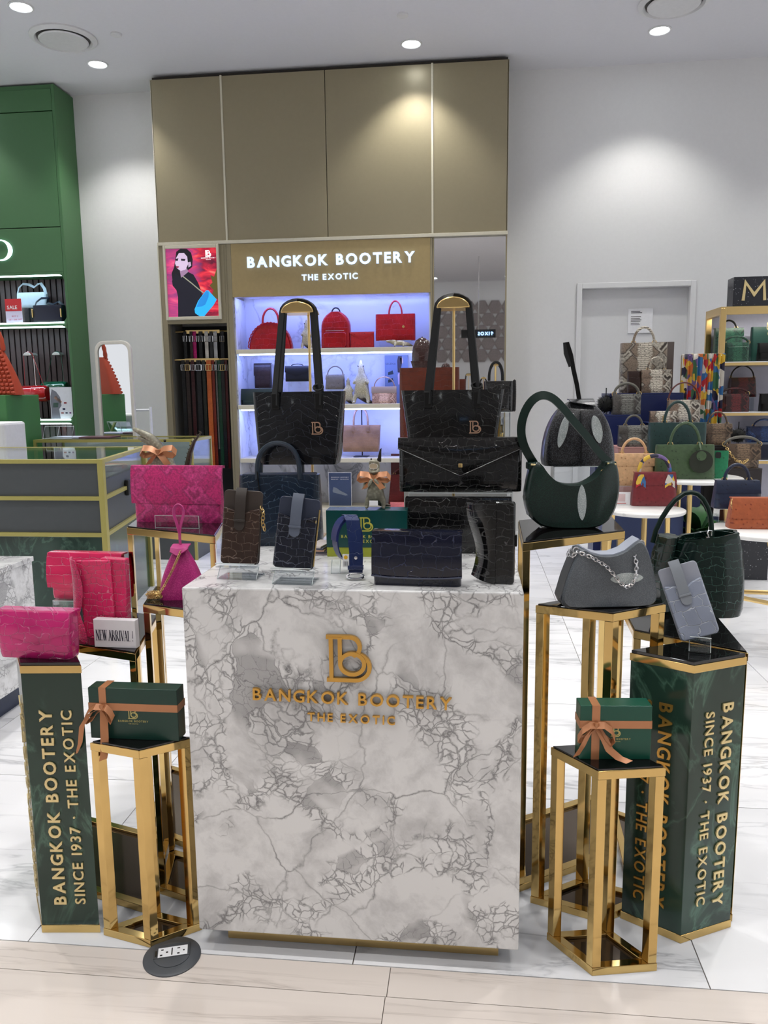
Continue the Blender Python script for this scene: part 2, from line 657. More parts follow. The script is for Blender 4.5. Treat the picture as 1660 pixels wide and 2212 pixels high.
def clear(name, tint=(0.97, 0.99, 1.0, 1), refl=0.10, rough=0.02):
    """thin clear plate: lets light through, reflects a little"""
    m, t, b = new(name)
    out = t.nodes['Material Output']
    t.nodes.remove(b)
    tr = nd(t, 'BsdfTransparent', {'Color': tint})
    gl = nd(t, 'BsdfGlossy', {'Color': (1, 1, 1, 1), 'Roughness': rough})
    fr = nd(t, 'Fresnel', {'IOR': 1.45})
    f = smath(t, 'MINIMUM', smath(t, 'ADD', fr.outputs[0], refl * 0.2), 0.6)
    mx = nd(t, 'MixShader', {0: f, 1: tr.outputs[0], 2: gl.outputs[0]})
    t.links.new(mx.outputs[0], out.inputs[0])
    return m


WALL = plain('wall_paint', C(222, 222, 222), 0.7, noise=0.02)
CEIL = plain('ceiling_paint', C(218, 218, 222), 0.8, noise=0.02)
FLOOR = streak('floor_marble', C(238, 238, 240), C(134, 136, 142), 0.10, ang=-22, amount=0.66, lo=0.40)
BEIGE = streak('beige_stone', C(222, 212, 204), C(172, 160, 152), 0.09, ang=3, sx=0.7, sy=14, amount=0.6)
GROUT = plain('grout', C(120, 112, 104), 0.8)
COUNTER = breccia('counter_marble', C(221, 221, 221), C(88, 86, 89), 1.0)
GOLD = plain('polished_brass', (0.66, 0.46, 0.18, 1), 0.09, 1.0, noise=0.03)
GOLD2 = plain('satin_gold', (0.78, 0.56, 0.24, 1), 0.28, 1.0, noise=0.03)
PGOLD = plain('gold_letter', C(214, 166, 84), 0.3, 0.85, noise=0.03)
PALEGOLD = plain('pale_gold_letter', C(226, 205, 150), 0.3, 0.4, noise=0.03)
SILVER = plain('silver_metal', (0.75, 0.75, 0.76, 1), 0.15, 1.0)
BLKGLASS = plain('black_glass', C(14, 12, 13), 0.03, 0.0, 0.8)
SMOKE = plain('smoked_mirror', C(92, 80, 68), 0.05, 0.75, 0.6)
GREENST = streak('green_marble', C(30, 52, 43), C(86, 122, 104), 0.13, ang=40, sx=3.0, sy=5.0, sc_=1.6, amount=0.75, lo=0.36, hi=0.45)
CHAMP = plain('champagne_panel', C(148, 138, 112), 0.38, 0.25, noise=0.03)
CHAMPLT = plain('champagne_header', C(172, 152, 108), 0.35, 0.3, noise=0.06)
CREAM = plain('cream_trim', C(206, 200, 180), 0.45)
SHELFST = streak('shelf_marble', C(222, 224, 232), C(110, 112, 125), 0.2, ang=35, sx=2, sy=4, sc_=0.9, amount=0.8, lo=0.4, hi=0.5)
MIRROR = plain('mirror_glass', (0.86, 0.87, 0.88, 1), 0.015, 1.0, noise=0.001)
ACRYL = clear('acrylic')
GLASS = clear('case_glass', (0.93, 0.97, 0.95, 1))
LEDB = emis('led_blue', (0.55, 0.72, 1.0, 1), 7.0)
LEDW = emis('led_white', (0.75, 0.95, 1.0, 1), 5.0)
WHITE = plain('white_print', C(238, 238, 240), 0.5)
BLACK = plain('black_plastic', C(18, 18, 19), 0.4)
GREENBOX = plain('green_box_paper', C(8, 74, 58), 0.35, noise=0.02)
RIBBON = plain('copper_satin_ribbon', C(186, 126, 86), 0.33, 0.25, 0.6, noise=0.06)

# ------------------------------------------------------------------ the room
XL, XR, YB = -9.0, 7.0, -7.0
fl = struct(part('floor', MB().box(XL, XR, YB, YW + 0.3, -0.08, -0.004), GROUT, smooth=False))
T = 0.853
x0t, YE = -1.14, 1.736
t_me = MB().box(0.0015, T - 0.0015, 0.0015, T - 0.0015, -0.006, 0.0).mesh('tile', False)
t_me.materials.append(FLOOR)
for j in range(8):
    for i in range(-7, 7):
        link('tile', t_me, None, fl, (x0t + i * T, YE + j * T, 0))
s_me = MB().box(0.001, 1.7 - 0.001, 0.001, 0.096, -0.006, 0.0).mesh('tile', False)
s_me.materials.append(BEIGE)
for i in range(-4, 5):
    link('tile', s_me, None, fl, (-0.192 + i * 1.7, YE - 0.0975, 0))
b_me = MB().box(0.001, 1.7 - 0.001, 0.001, 0.85 - 0.001, -0.006, 0.0).mesh('tile', False)
b_me.materials.append(BEIGE)
for j in range(1, 11):
    for i in range(-4, 5):
        link('tile', b_me, None, fl, (-0.195 + i * 1.7 + (0.85 if j % 2 == 0 else 0), YE - 0.0975 - j * 0.85, 0))

struct(part('ceiling', MB().box(XL, XR, YB, YW + 0.3, CZ, CZ + 0.1), CEIL, smooth=False))
dx0, dx1 = oy(1247, 613, YW).x, oy(1505, 606, YW).x
dz1 = oy(1380, 609, YW).z
# back wall with the door opening cut out
struct(part('wall_back', MB().box(XL, dx0 + 0.045, YW, YW + 0.2, 0, CZ).box(dx1 - 0.045, XR, YW, YW + 0.2, 0, CZ).box(dx0 + 0.045, dx1 - 0.045, YW, YW + 0.2, dz1 - 0.045, CZ), WALL, smooth=False))
wf = struct(part('wall_front', MB().box(XL, XR, YB - 0.2, YB, 0, CZ), WALL, smooth=False))
PATT = plain('patterned_cladding', C(150, 140, 138), 0.6, noise=0.2)
hexm = MB().lathe([(0.20, 0.0), (0.20, 0.03), (0.15, 0.05)], 6).tf(Matrix.Rotation(-PI / 2, 4, 'X')).mesh('hexagon_panel', False)
hexm.materials.append(PATT)
for j in range(5):
    for i in range(24):
        link('hexagon_panel', hexm, None, wf, (-3.0 + i * 0.36 + (0.18 if j % 2 else 0), YB, 2.35 + j * 0.32))
# door
dr = struct(link('door_1', None, None, None, (0, 0, 0)))
part('door_frame', MB().box(dx0, dx0 + 0.05, YW - 0.02, YW + 0.09, 0, dz1).box(dx1 - 0.05, dx1, YW - 0.02, YW + 0.09, 0, dz1).box(dx0 + 0.05, dx1 - 0.05, YW - 0.02, YW + 0.09, dz1 - 0.05, dz1), WALL, dr, False, 0.004)
part('door_leaf', MB().box(dx0 + 0.05, dx1 - 0.05, YW + 0.07, YW + 0.11, 0.01, dz1 - 0.05), WALL, dr, False, 0.003)
part('door_handle', MB().box(dx1 - 0.16, dx1 - 0.13, YW + 0.03, YW + 0.07, 1.0, 1.12), SILVER, dr, False, 0.006)
# notice on the door
c = oy(1384, 693, YW + 0.06)
k = mpp(c)
nt_ = thing('paper_notice', 'white laminated notice with small grey lines stuck on the white door', 'notice', (c.x, YW + 0.062, c.z))
part('sheet', MB().box(-26 * k, 26 * k, -0.003, 0.003, -26 * k, 26 * k), WHITE, nt_, False, 0.002)
GREYTX = plain('grey_print', C(120, 118, 118), 0.6)
for i, (wl, zz) in enumerate(((19, 20), (23, 17), (21, 9), (19, 5), (22, 2), (20, -1), (18, -5), (19, -8))):
    part('text_line', MB().box(-20 * k, (-20 + wl) * k, -0.0042, -0.003, (zz - 0.7) * k, (zz + 0.7) * k), BLACK if i < 2 else GREYTX, nt_, False)

# ------------------------------------------------------------------ ceiling fittings and their light
lens_m = emis('lamp_lens', (0.92, 0.97, 1.0, 1), 16.0)
TRIM = plain('white_trim', C(214, 214, 214), 0.4)
dl = thing('downlight', 'round recessed ceiling downlight with a glowing lens', 'ceiling light', (0, 0, CZ), 0, 'round recessed ceiling downlights')
part('trim_ring', MB().ring([(0.075, 0), (0.094, 0), (0.094, -0.006), (0.082, -0.010), (0.075, -0.006)], 28), TRIM, dl)
part('lens', MB().lathe([(0.0, -0.0042), (0.074, -0.004), (0.074, -0.001), (0.0, -0.001)], 28), lens_m, dl)
P1 = [oz(45, 14, CZ), oz(211, 138, CZ), oz(889, 94, CZ), oz(1426, 65, CZ)]
lamp_at = [(p.x, p.y, 1.0) for p in P1]
for xx in (-5.0, 3.6):
    lamp_at.append((xx, P1[1].y, 0.8))
for xx in (-5.6, -0.54, 1.52, 3.6):
    lamp_at.append((xx, 6.13, 1.0))
for yy in (4.6, 2.9, 1.3, -0.4, -2.2, -4.2, -6.2):
    for xx in (-4.8, -2.9, -1.0, 0.9, 2.8):
        lamp_at.append((xx + (0.35 if int(yy * 10) % 2 else 0.0), yy, 1.0))
fits = [dl] + [dup(dl, (x, y, CZ)) for x, y, pw in lamp_at[1:]]
for d_, (x, y, pw) in zip(fits, lamp_at):
    d_.location = (x, y, CZ)
    if y < -1.5:
        continue
    ld = bpy.data.lights.new('downlight_beam', 'SPOT')
    ld.energy = SPOT_W * pw * (0.85 if y > 6.5 else 1.0)
    ld.spot_size = math.radians(2 * SPOT_HALF)
    ld.spot_blend = 0.6 if y > 6.5 else 0.9
    ld.shadow_soft_size = 0.05
    ld.color = (1.0, 0.98, 0.95)
    lo = bpy.data.objects.new('downlight_beam', ld)
    COL.objects.link(lo)
    lo.parent = d_
    lo.location = (0, 0, -0.03)
for p, r in ((oz(137, 81, CZ), 0.265), (oz(1457, 3, CZ), 0.265)):
    v = thing('ceiling_vent', 'round white ceiling air vent ' + ('above the green cabinet' if p.x < 0 else 'above the white door'), 'air vent', (p.x, p.y, CZ), 0, 'round ceiling vents')
    part('outer_ring', MB().ring([(r * 0.80, 0), (r, 0), (r, -0.012), (r * 0.86, -0.03), (r * 0.80, -0.012)], 40), TRIM, v)
    part('throat', MB().lathe([(0.0, 0.0), (r * 0.82, 0.0), (r * 0.82, -0.003), (0.0, -0.003)], 40), plain('vent_throat', C(110, 108, 106), 0.8), v)
    part('centre_disc', MB().lathe([(0, -0.018), (r * 0.70, -0.018), (r * 0.74, -0.028), (r * 0.70, -0.036), (0, -0.036)], 40), TRIM, v)
for p, nm in ((oz(251, 73, CZ), 'near the round vent on the left'), (oz(870, 31, CZ), 'between the downlights over the counter')):
    tag(part('sprinkler_cover', MB().lathe([(0.0, 0), (0.045, 0), (0.045, -0.012), (0.04, -0.016), (0.0, -0.016)], 20), TRIM, None, loc=(p.x, p.y, CZ)), 'small white ceiling sprinkler cover ' + nm, 'sprinkler cover', 'ceiling sprinkler covers')

# hanging sign behind the camera, seen only in the tall wall mirror
YM = YU + 0.03
p = oy(1034, 721, 2 * YM + 3.0)
hs = thing('hanging_sign', 'black hanging direction sign with blue glowing symbols, seen in the tall mirror', 'sign', (p.x, -3.0, p.z))
part('board', MB().box(-0.38, 0.38, -0.04, 0.04, -0.09, 0.09), BLACK, hs, False, 0.004)
part('hanger', MB().box(-0.012, 0.012, -0.012, 0.012, 0.09, CZ - p.z), SILVER, hs, False)
text('\u2191IXOS', 0.34, frame((0.16, 0.041, 0.0), (-1, 0, 0), (0, 0, 1)), 0.006, emis('sign_blue', (0.35, 0.6, 1.0, 1), 3.0), hs, 'symbol', bold=0.02)

# ------------------------------------------------------------------ brand wall unit
uL, uR = oy(342, 525, YU).x, oy(1096.5, 505, YU).x
s1, s2, s3 = oy(491, 522, YU).x, oy(709, 513, YU).x, oy(935, 508, YU).x
zT = (oy(342.5, 526, YU).z + oy(1096, 507, YU).z) / 2
up = thing('panel_cladding', 'tall champagne upper wall panels divided by pale metal seams', 'wall panel', (0, 0, 0))
gap = 0.003
ed = [uL, s1, s2, s3, uR]
for i in range(4):
    part('panel', MB().box(ed[i] + gap, ed[i + 1] - gap, YU, YU + 0.03, zT + 0.02, CZ - 0.05), CHAMP, up, False, 0.002)
part('carcass', MB().box(uL + 0.01, uR - 0.01, YU + 0.03, YW, zT + 0.02, CZ - 0.02), plain('dark_carcass', C(46, 40, 32), 0.7), up, False)
part('side_panel', MB().box(uL, uL + 0.01, YU + 0.0, YW, zT + 0.02, CZ - 0.05), CREAM, up, False)
part('side_panel', MB().box(uR - 0.01, uR, YU + 0.0, YW, zT + 0.02, CZ - 0.05), CHAMP, up, False)
for sx_ in (s1, s3):
    part('seam_strip', MB().box(sx_ - 0.009, sx_ + 0.009, YU - 0.008, YU + 0.01, zT + 0.0, CZ - 0.045), CREAM, up, False, 0.002)
part('ledge_strip', MB().box(uL - 0.004, uR + 0.004, YU - 0.02, YU + 0.03, zT - 0.012, zT + 0.018), CREAM, up, False, 0.003)
zB = zT - 0.013
# shelf bay
bL, bR = oy(503, 641, YU).x, oy(930, 634, YU).x
zH = (oy(503, 641, YU).z + oy(929, 633, YU).z) / 2
zs = [(oy(511, 755, YU).z + oy(880, 749, YU).z) / 2, (oy(516, 874, YU).z + oy(864, 873, YU).z) / 2, (oy(520, 992, YU).z + oy(840, 988, YU).z) / 2, oy(700, 1097, YU).z]
sh = thing('shelf_unit', 'lit wall shelf unit with marble back and glowing brand header', 'shelf unit', (0, 0, 0))
hd = part('header', MB().box(bL, bR, YU - 0.005, YU + 0.04, zH, zB), CHAMPLT, sh, False, 0.003)
kk = mpp((-1.5, YU, 2.2))
LETB = emis('sign_letter_glow', (0.52, 0.68, 1.0, 1), 0.95)
cx = oy(714, 561, YU)
text('BANGKOK BOOTERY', 362 * kk, frame((cx.x, YU - 0.006, cx.z), (1, 0, 0.004), (0, 0, 1)), 0.02, LETB, hd, 'letter', gap=0.17, bold=0.028)
cx = oy(713, 598, YU)
text('THE EXOTIC', 121 * kk, frame((cx.x, YU - 0.006, cx.z), (1, 0, 0.004), (0, 0, 1)), 0.016, LETB, hd, 'letter', gap=0.2, bold=0.022)
part('back_panel', MB().box(bL, bR, YW - 0.03, YW - 0.01, 0.05, zH + 0.02), SHELFST, sh, False)
part('side_panel', MB().box(bL - 0.045, bL, YU - 0.005, YW - 0.01, 0.0, zB), CHAMP, sh, False, 0.003)
part('side_panel', MB().box(bR, bR + 0.02, YU - 0.005, YW - 0.01, 0.0, zB), CHAMP, sh, False, 0.003)
part('side_lining', MB().box(bL, bL + 0.012, YU + 0.02, YW - 0.03, 0.05, zH), SHELFST, sh, False)
part('side_lining', MB().box(bR - 0.012, bR, YU + 0.02, YW - 0.03, 0.05, zH), SHELFST, sh, False)
part('top_panel', MB().box(bL, bR, YU + 0.04, YW - 0.03, zH + 0.02, zH + 0.04), SHELFST, sh, False)
for i, z in enumerate(zs):
    part('shelf', MB().box(bL + 0.012, bR - 0.012, YU - 0.004, YW - 0.03, z - 0.042, z), CREAM, sh, False, 0.003)
part('base_front', MB().box(bL, bR, YU + 0.01, YU + 0.03, 0.0, zs[3] - 0.042), CREAM, sh, False)
for i, z in enumerate([zH + 0.018, zs[0] - 0.043, zs[1] - 0.043]):
    part('led_strip', MB().box(bL + 0.03, bR - 0.03, YU + 0.03, YU + 0.055, z - 0.012, z), LEDB, sh, False)
    ad = bpy.data.lights.new('shelf_led', 'AREA')
    ad.shape = 'RECTANGLE'
    ad.size, ad.size_y = bR - bL - 0.1, 0.05
    ad.energy = 6.0
    ad.color = (0.20, 0.27, 1.0)
    ao = bpy.data.objects.new('shelf_led', ad)
    COL.objects.link(ao)
    ao.location = ((bL + bR) / 2, YU + 0.08, z - 0.02)
    ao.rotation_euler = (math.radians(22), 0, 0)
    ao.parent = sh
# left column: light box poster above a belt niche
jl, jr = oy(363, 700, YU).x, oy(490, 699, YU).x
zN = oy(425, 699, YU).z
co = thing('belt_niche', 'tall narrow champagne niche with gold rails full of hanging belts', 'cabinet', (0, 0, 0))
part('left_jamb', MB().box(uL, jl, YU, YW - 0.01, 0, zB), CHAMP, co, False, 0.003)
part('right_jamb', MB().box(jr, bL - 0.046, YU, YW - 0.01, 0, zB), CHAMP, co, False, 0.003)
part('left_edge', MB().box(uL - 0.012, uL - 0.0, YU - 0.004, YW - 0.01, 0, zB), CREAM, co, False, 0.002)
part('upper_board', MB().box(jl, jr, YU + 0.0, YU + 0.06, zN, zB), CHAMP, co, False, 0.003)
GREYST = streak('niche_stone', C(96, 94, 88), C(60, 58, 55), 0.5, ang=60, sx=2, sy=4, amount=0.6)
part('niche_back', MB().box(jl, jr, YW - 0.06, YW - 0.03, 0, zN), plain('niche_dark', C(20, 18, 18), 0.7), co, False)
part('niche_side', MB().box(jl, jl + 0.012, YU + 0.06, YW - 0.06, 0, zN), GREYST, co, False)
rails = []
for pxy, yy in ((716, YU + 0.16), (777, YU + 0.10)):
    z = oy(430, pxy, yy).z
    rails.append((z, yy))
    rm = MB().tube([(jl + 0.01, yy, z), (jr - 0.005, yy, z)], 0.009, 10)
    rm.box(jl + 0.12, jr - 0.12, yy - 0.016, yy - 0.006, z - 0.02, z + 0.012)
    part('rail', rm, GOLD2, co)

# poster light box
pc = oy(417, 611, YU)
pw2, ph2 = 57.5 * kk, 72.5 * kk
lb = thing('poster_lightbox', 'lit advertising poster of a dark haired woman carrying a blue bag', 'poster', (pc.x, YU, pc.z))
part('frame', MB().box(-62.5 * kk, -57 * kk, -0.03, 0, -79 * kk, 79 * kk).box(57 * kk, 62.5 * kk, -0.03, 0, -79 * kk, 79 * kk).box(-57 * kk, 57 * kk, -0.03, 0, 72 * kk, 79 * kk).box(-57 * kk, 57 * kk, -0.03, 0, -79 * kk, -72 * kk), CREAM, lb, False, 0.004)


def backdrop():
    m, t, b = new('poster_backdrop')
    tc = nd(t, 'TexCoord')
    mp = nd(t, 'Mapping', {'Vector': tc.outputs['Object'], 'Rotation': (0, math.radians(35), 0), 'Scale': (2.0, 1, 7.0)})
    n = nd(t, 'TexNoise', {'Vector': mp.outputs[0], 'Scale': 2.2, 'Detail': 5.0, 'Distortion': 1.0})
    s = nd(t, 'SeparateXYZ', {0: tc.outputs['Object']})
    c = ramp(t, n.outputs[0], [(0.3, C(70, 10, 40)), (0.48, C(176, 24, 56)), (0.62, C(222, 52, 66)), (0.75, C(240, 120, 110))])
    left = ramp(t, smath(t, 'ADD', smath(t, 'MULTIPLY', s.outputs[0], 2.0), smath(t, 'MULTIPLY', n.outputs[0], 0.5)), [(-0.0, C(170, 90, 190)), (0.02, C(190, 60, 130)), (0.35, g(0))])
    c = mix(t, ramp(t, smath(t, 'ADD', smath(t, 'MULTIPLY', s.outputs[0], 4.0), smath(t, 'SUBTRACT', n.outputs[0], 0.5)), [(0.0, g(0.34)), (0.35, g(0.0))]), c, C(176, 92, 176))
    t.links.new(c, b.inputs['Base Color'])
    t.links.new(c, b.inputs['Emission Color'])
    b.inputs['Emission Strength'].default_value = 0.55
    return m


part('screen', MB().box(-57 * kk, 57 * kk, -0.012, 0, -72 * kk, 72 * kk), backdrop(), lb, False)
Q = lambda pts: [((x - 417) * kk, (611 - z) * kk) for x, z in pts]


def flat(name, pts, col, lay, strength=0.5, parent=None):
    mm = emis('print_' + name + str(lay), col, strength)
    pp = Q(pts)
    return part(name, MB().plate(pp[::-1] if sum(a[0] * b[1] - b[0] * a[1] for a, b in zip(pp, pp[1:] + pp[:1])) > 0 else pp, -0.0125 - lay * 0.0006, -0.012), mm, parent or lb, False)


flat('foliage', [(474, 580), (466, 600), (458, 596), (462, 612), (455, 618), (464, 628), (458, 640), (474, 648)], C(96, 84, 36), 1, 0.35)
flat('hair', [(381, 560), (384, 545), (394, 539), (408, 540), (417, 548), (420, 562), (418, 578), (411, 583), (400, 586), (392, 600), (380, 612), (372, 604), (371, 590), (377, 578)], C(18, 14, 26), 2, 0.3)
flat('coat', [(371, 606), (380, 592), (392, 600), (408, 588), (420, 594), (430, 612), (436, 630), (440, 650), (436, 683), (381, 683), (383, 640), (380, 626), (372, 616)], C(20, 20, 36), 3, 0.3)
flat('neck', [(390, 586), (406, 580), (409, 588), (392, 600)], C(150, 120, 150), 4, 0.5)
flat('face', [(383, 558), (390, 548), (401, 548), (408, 556), (409, 572), (403, 583), (392, 586), (383, 579), (380, 569)], C(200, 178, 205), 5, 0.55)
flat('ear', [(409, 568), (415, 567), (416, 575), (410, 579)], C(190, 165, 195), 5, 0.5)
flat('brow', [(382, 560), (388, 559), (388, 561), (382, 562)], C(30, 20, 36), 6, 0.3)
flat('eye', [(394, 560), (404, 561), (402, 565), (394, 564)], C(30, 20, 40), 6, 0.3)
flat('eye', [(382, 561), (387, 561), (387, 564), (382, 564)], C(30, 20, 40), 6, 0.3)
flat('lips', [(382, 575), (389, 576), (387, 579), (383, 579)], C(130, 30, 60), 6, 0.4)
flat('bag_print', [(419, 668), (428, 650), (447, 628), (452, 628), (470, 648), (462, 660), (440, 683), (430, 683), (420, 676)], C(40, 165, 225), 4, 0.6)
flat('bag_flap', [(424, 663), (431, 648), (448, 629), (453, 632), (452, 642), (444, 658), (436, 662)], C(30, 130, 205), 5, 0.55)
part('chain_print', MB().stroke(Q([(396, 597), (415, 612), (430, 625), (442, 634)]), 2.2 * kk, -0.0155, -0.012), emis('print_chain', C(150, 150, 130), 0.5), lb, False)
lg = monogram(13 * kk, 0.15, -0.0155, -0.012).tf(Matrix.Translation(((455 - 417) * kk, 0, (611 - 551) * kk)))
PRW = emis('print_white', C(240, 235, 240), 0.7)
part('logo', lg, PRW, lb, False)
text('BANGKOK BOOTERY', 32 * kk, FRONT((455 - 417) * kk, -0.013, (611 - 560) * kk), 0.002, PRW, lb, 'caption', join=True)
text('THE EXOTIC', 11 * kk, FRONT((455 - 417) * kk, -0.013, (611 - 563.5) * kk), 0.002, PRW, lb, 'caption', join=True)

# tall mirror
mi = thing('wall_mirror', 'tall frameless wall mirror right of the lit shelves', 'mirror', (0, 0, 0))
mL, mR = bR + 0.022, uR
part('glass', MB().box(mL + 0.012, mR - 0.012, YM, YM + 0.006, 0.25, zB), MIRROR, mi, False)
part('edge_trim', MB().box(mL, mL + 0.012, YU, YM + 0.02, 0.25, zB).box(mR - 0.012, mR, YU, YM + 0.02, 0.25, zB), CHAMP, mi, False)
part('backing', MB().box(mL, mR, YM + 0.007, YW - 0.005, 0.0, zB), CREAM, mi, False)

# ------------------------------------------------------------------ the marble counter
S_ = 0.875
cx0, cx1, cy0, cy1, cz0, cz1 = -0.680, 0.1185, 1.744, 2.46, 0.061, 0.9495
ccx = (cx0 + cx1) / 2
ct = thing('display_counter', 'large white and grey veined marble counter with gold brand letters', 'counter', (ccx, cy0, 0))
hw = (cx1 - cx0) / 2
part('marble_body', MB().box(-hw, hw, 0, cy1 - cy0, cz0, cz1), COUNTER, ct, False, 0.004)
part('plinth', MB().box(-hw + 0.056, hw - 0.046, 0.055, cy1 - cy0 - 0.05, 0.0, cz0), GOLD2, ct, False, 0.002)
kc = mpp((ccx, cy0, 0.8))
toc = lambda px, py: oy(px, py, cy0) - Vector((ccx, cy0, 0))
q = toc(755, 1420)
part('logo', monogram(103 * kc, 0.085, -0.012, -0.002).tf(Matrix.Translation((q.x, 0, q.z))), PGOLD, ct, False, label='gold B monogram with a ring in its bowl')
q = toc(760, 1506)
text('BANGKOK BOOTERY', 436 * kc, frame((q.x, -0.003, q.z), (1, 0, -0.02), (0.02, 0, 1)), 0.009, PGOLD, ct, 'letter', gap=0.17, bold=0.016)
q = toc(760, 1549)
text('THE EXOTIC', 192 * kc, frame((q.x, -0.003, q.z), (1, 0, -0.015), (0.015, 0, 1)), 0.008, PGOLD, ct, 'letter', gap=0.24, bold=0.016)


# ------------------------------------------------------------------ brass stands
def inset(poly, d):
    n = len(poly)
    out = []
    for i in range(n):
        p0, p1, p2 = Vector(poly[i - 1]), Vector(poly[i]), Vector(poly[(i + 1) % n])
        a, b = (p1 - p0).normalized(), (p2 - p1).normalized()
        na, nb = Vector((-a.y, a.x)), Vector((-b.y, b.x))
        m = (na + nb).normalized()
        out.append(tuple(p1 + m * (d / max(0.2, m.dot(na)))))
    return out


def ring_prism(poly, d, z0, z1):
    i_ = inset(poly, d)
    mb = MB()
    n = len(poly)
    for k in range(n):
        j = (k + 1) % n
        mb.loft([[(*poly[k], z0), (*poly[j], z0), (*i_[j], z0), (*i_[k], z0)], [(*poly[k], z1), (*poly[j], z1), (*i_[j], z1), (*i_[k], z1)]])
    return mb


def ccw(poly):
    a = sum(p[0] * q[1] - q[0] * p[1] for p, q in zip(poly, poly[1:] + poly[:1]))
    return poly if a > 0 else poly[::-1]


def stand(poly, h, label, leg=0.022, rim=0.021, base=SMOKE):
    poly = ccw([(x * S_, y * S_) for x, y in poly])
    cx_, cy_ = sum(p[0] for p in poly) / len(poly), sum(p[1] for p in poly) / len(poly)
    poly = [(x - cx_, y - cy_) for x, y in poly]
    st = thing('display_stand', label, 'display stand', (cx_, cy_, 0), 0, 'brass stands with black glass tops')
    part('top_frame', ring_prism(poly, leg, h - 0.004 - rim, h - 0.004), GOLD, st, False, 0.0012)
    part('glass_top', MB().prism(inset(poly, 0.003), h - 0.004, h), BLKGLASS, st, False, 0.001)
    part('base_frame', ring_prism(poly, leg, 0.0, rim), GOLD, st, False, 0.0012)
    part('base_panel', MB().prism(inset(poly, leg + 0.001), 0.004, 0.012), base, st, False)
    n = len(poly)
    for i in range(n):
        p = Vector(poly[i])
        a = (Vector(poly[i - 1]) - p).normalized() * leg
        b = (Vector(poly[(i + 1) % n]) - p).normalized() * leg
        q_ = [tuple(p), tuple(p + b), tuple(p + a + b), tuple(p + a)]
        ctr = Vector((sum(x for x, y in q_) / 4, sum(y for x, y in q_) / 4))
        q_ = [tuple(ctr + (Vector(v) - ctr) * 0.94 - (p - ctr) * 0.04) for v in q_]
        part('leg', MB().prism(ccw(q_), rim, h - 0.004 - rim), GOLD, st, False, 0.0012)
    return st


H_ = [(-1.09, 2.032), (-0.925, 1.992), (-0.802, 2.084), (-0.967, 2.124)]
E_ = [(-0.982, 2.132), (-1.072, 2.520), (-1.455, 2.637), (-1.365, 2.249)]
D_ = [(-0.998, 2.238), (-0.795, 2.168), (-0.845, 2.385), (-1.048, 2.455)]
C_ = [(-0.82, 2.415), (-1.19, 2.575), (-1.296, 3.066), (-0.926, 2.906)]
F_ = [(0.226, 2.139), (0.337, 2.002), (0.519, 2.039), (0.408, 2.176)]
A_ = [(0.190, 2.305), (0.402, 2.226), (0.574, 2.340), (0.362, 2.419)]
B_ = [(0.152, 2.35), (0.494, 2.575), (0.506, 2.985), (0.162, 2.76)]
G_ = [(0.792, 2.272), (0.818, 2.672), (0.53, 2.87), (0.510, 2.468)]
stand(H_, 0.539, 'low brass stand carrying the wide green gift box')
stand(E_, 0.744, 'brass stand behind the left green pillar, carrying the New Arrival sign')
stand(D_, 0.849, 'brass stand beside the counter carrying the pink lizard wristlet')
stand(C_, 1.006, 'tallest left brass stand carrying the pink snakeskin clutch')
stand(F_, 0.530, 'low brass stand carrying the small green gift box')
stand(A_, 0.851, 'brass stand carrying the grey chain shoulder bag')
stand(B_, 1.006, 'tallest right brass stand carrying the dark green hobo bag', leg=0.026)
stand(G_, 0.744, 'brass stand behind the right green pillar, carrying the green bucket bag')


# ------------------------------------------------------------------ green marble pillars
def pillar(poly, h, label, faces):
    poly = ccw([(x * S_, y * S_) for x, y in poly])
    cx_, cy_ = sum(p[0] for p in poly) / 4, sum(p[1] for p in poly) / 4
    P_ = [(x - cx_, y - cy_) for x, y in poly]
    pl = thing('marble_pillar', label, 'pillar', (cx_, cy_, 0))
    part('gold_base', MB().prism(P_, 0.0, 0.022), GOLD, pl, False, 0.001)
    part('marble_body', MB().prism(inset(P_, 0.0015), 0.022, h - 0.028), GREENST, pl, False, 0.001)
    part('gold_collar', MB().prism(P_, h - 0.028, h - 0.008), GOLD, pl, False, 0.001)
    part('glass_top', MB().prism(inset(P_, 0.002), h - 0.008, h), BLKGLASS, pl, False, 0.001)
    zc = 0.022 + (h - 0.05) * 0.475
    for (a, b, up, f1, f2, L1, L2, mm) in faces:
        a = Vector((a[0] * S_ - cx_, a[1] * S_ - cy_, 0)); b = Vector((b[0] * S_ - cx_, b[1] * S_ - cy_, 0))
        xd = (b - a).normalized()
        nrm = Vector((xd.y, -xd.x, 0))
        for s_, f, L, bold in (('BANGKOK BOOTERY', f1, L1, 0.022), ('SINCE 1937 \u00b7 THE EXOTIC', f2, L2, 0.012)):
            o = a + (b - a) * f + nrm * (-0.0005) + Vector((0, 0, zc))
            M = frame(o, (0, 0, 1), -xd) if up else frame(o, (0, 0, -1), xd)
            text(s_, L, M, 0.0035, mm, pl, 'letter', gap=0.19, bold=bold)
    return pl


LP = [(-1.281, 2.025), (-1.104, 2.042), (-1.206, 2.187), (-1.383, 2.170)]
pillar(LP, 0.742, 'green marble pillar under the magenta clutch, brand name running upwards', [
    (LP[0], LP[1], True, 0.36, 0.70, 0.535, 0.532, PALEGOLD), (LP[3], LP[0], True, 0.36, 0.70, 0.535, 0.532, PALEGOLD)])
RP = [(0.458, 2.257), (0.612, 2.158), (0.780, 2.246), (0.626, 2.345)]
pillar(RP, 0.747, 'green marble pillar under the grey phone pouch, brand name running downwards', [
    (RP[0], RP[1], False, 0.61, 0.30, 0.55, 0.55, PGOLD), (RP[1], RP[2], False, 0.68, 0.34, 0.55, 0.52, PALEGOLD)])

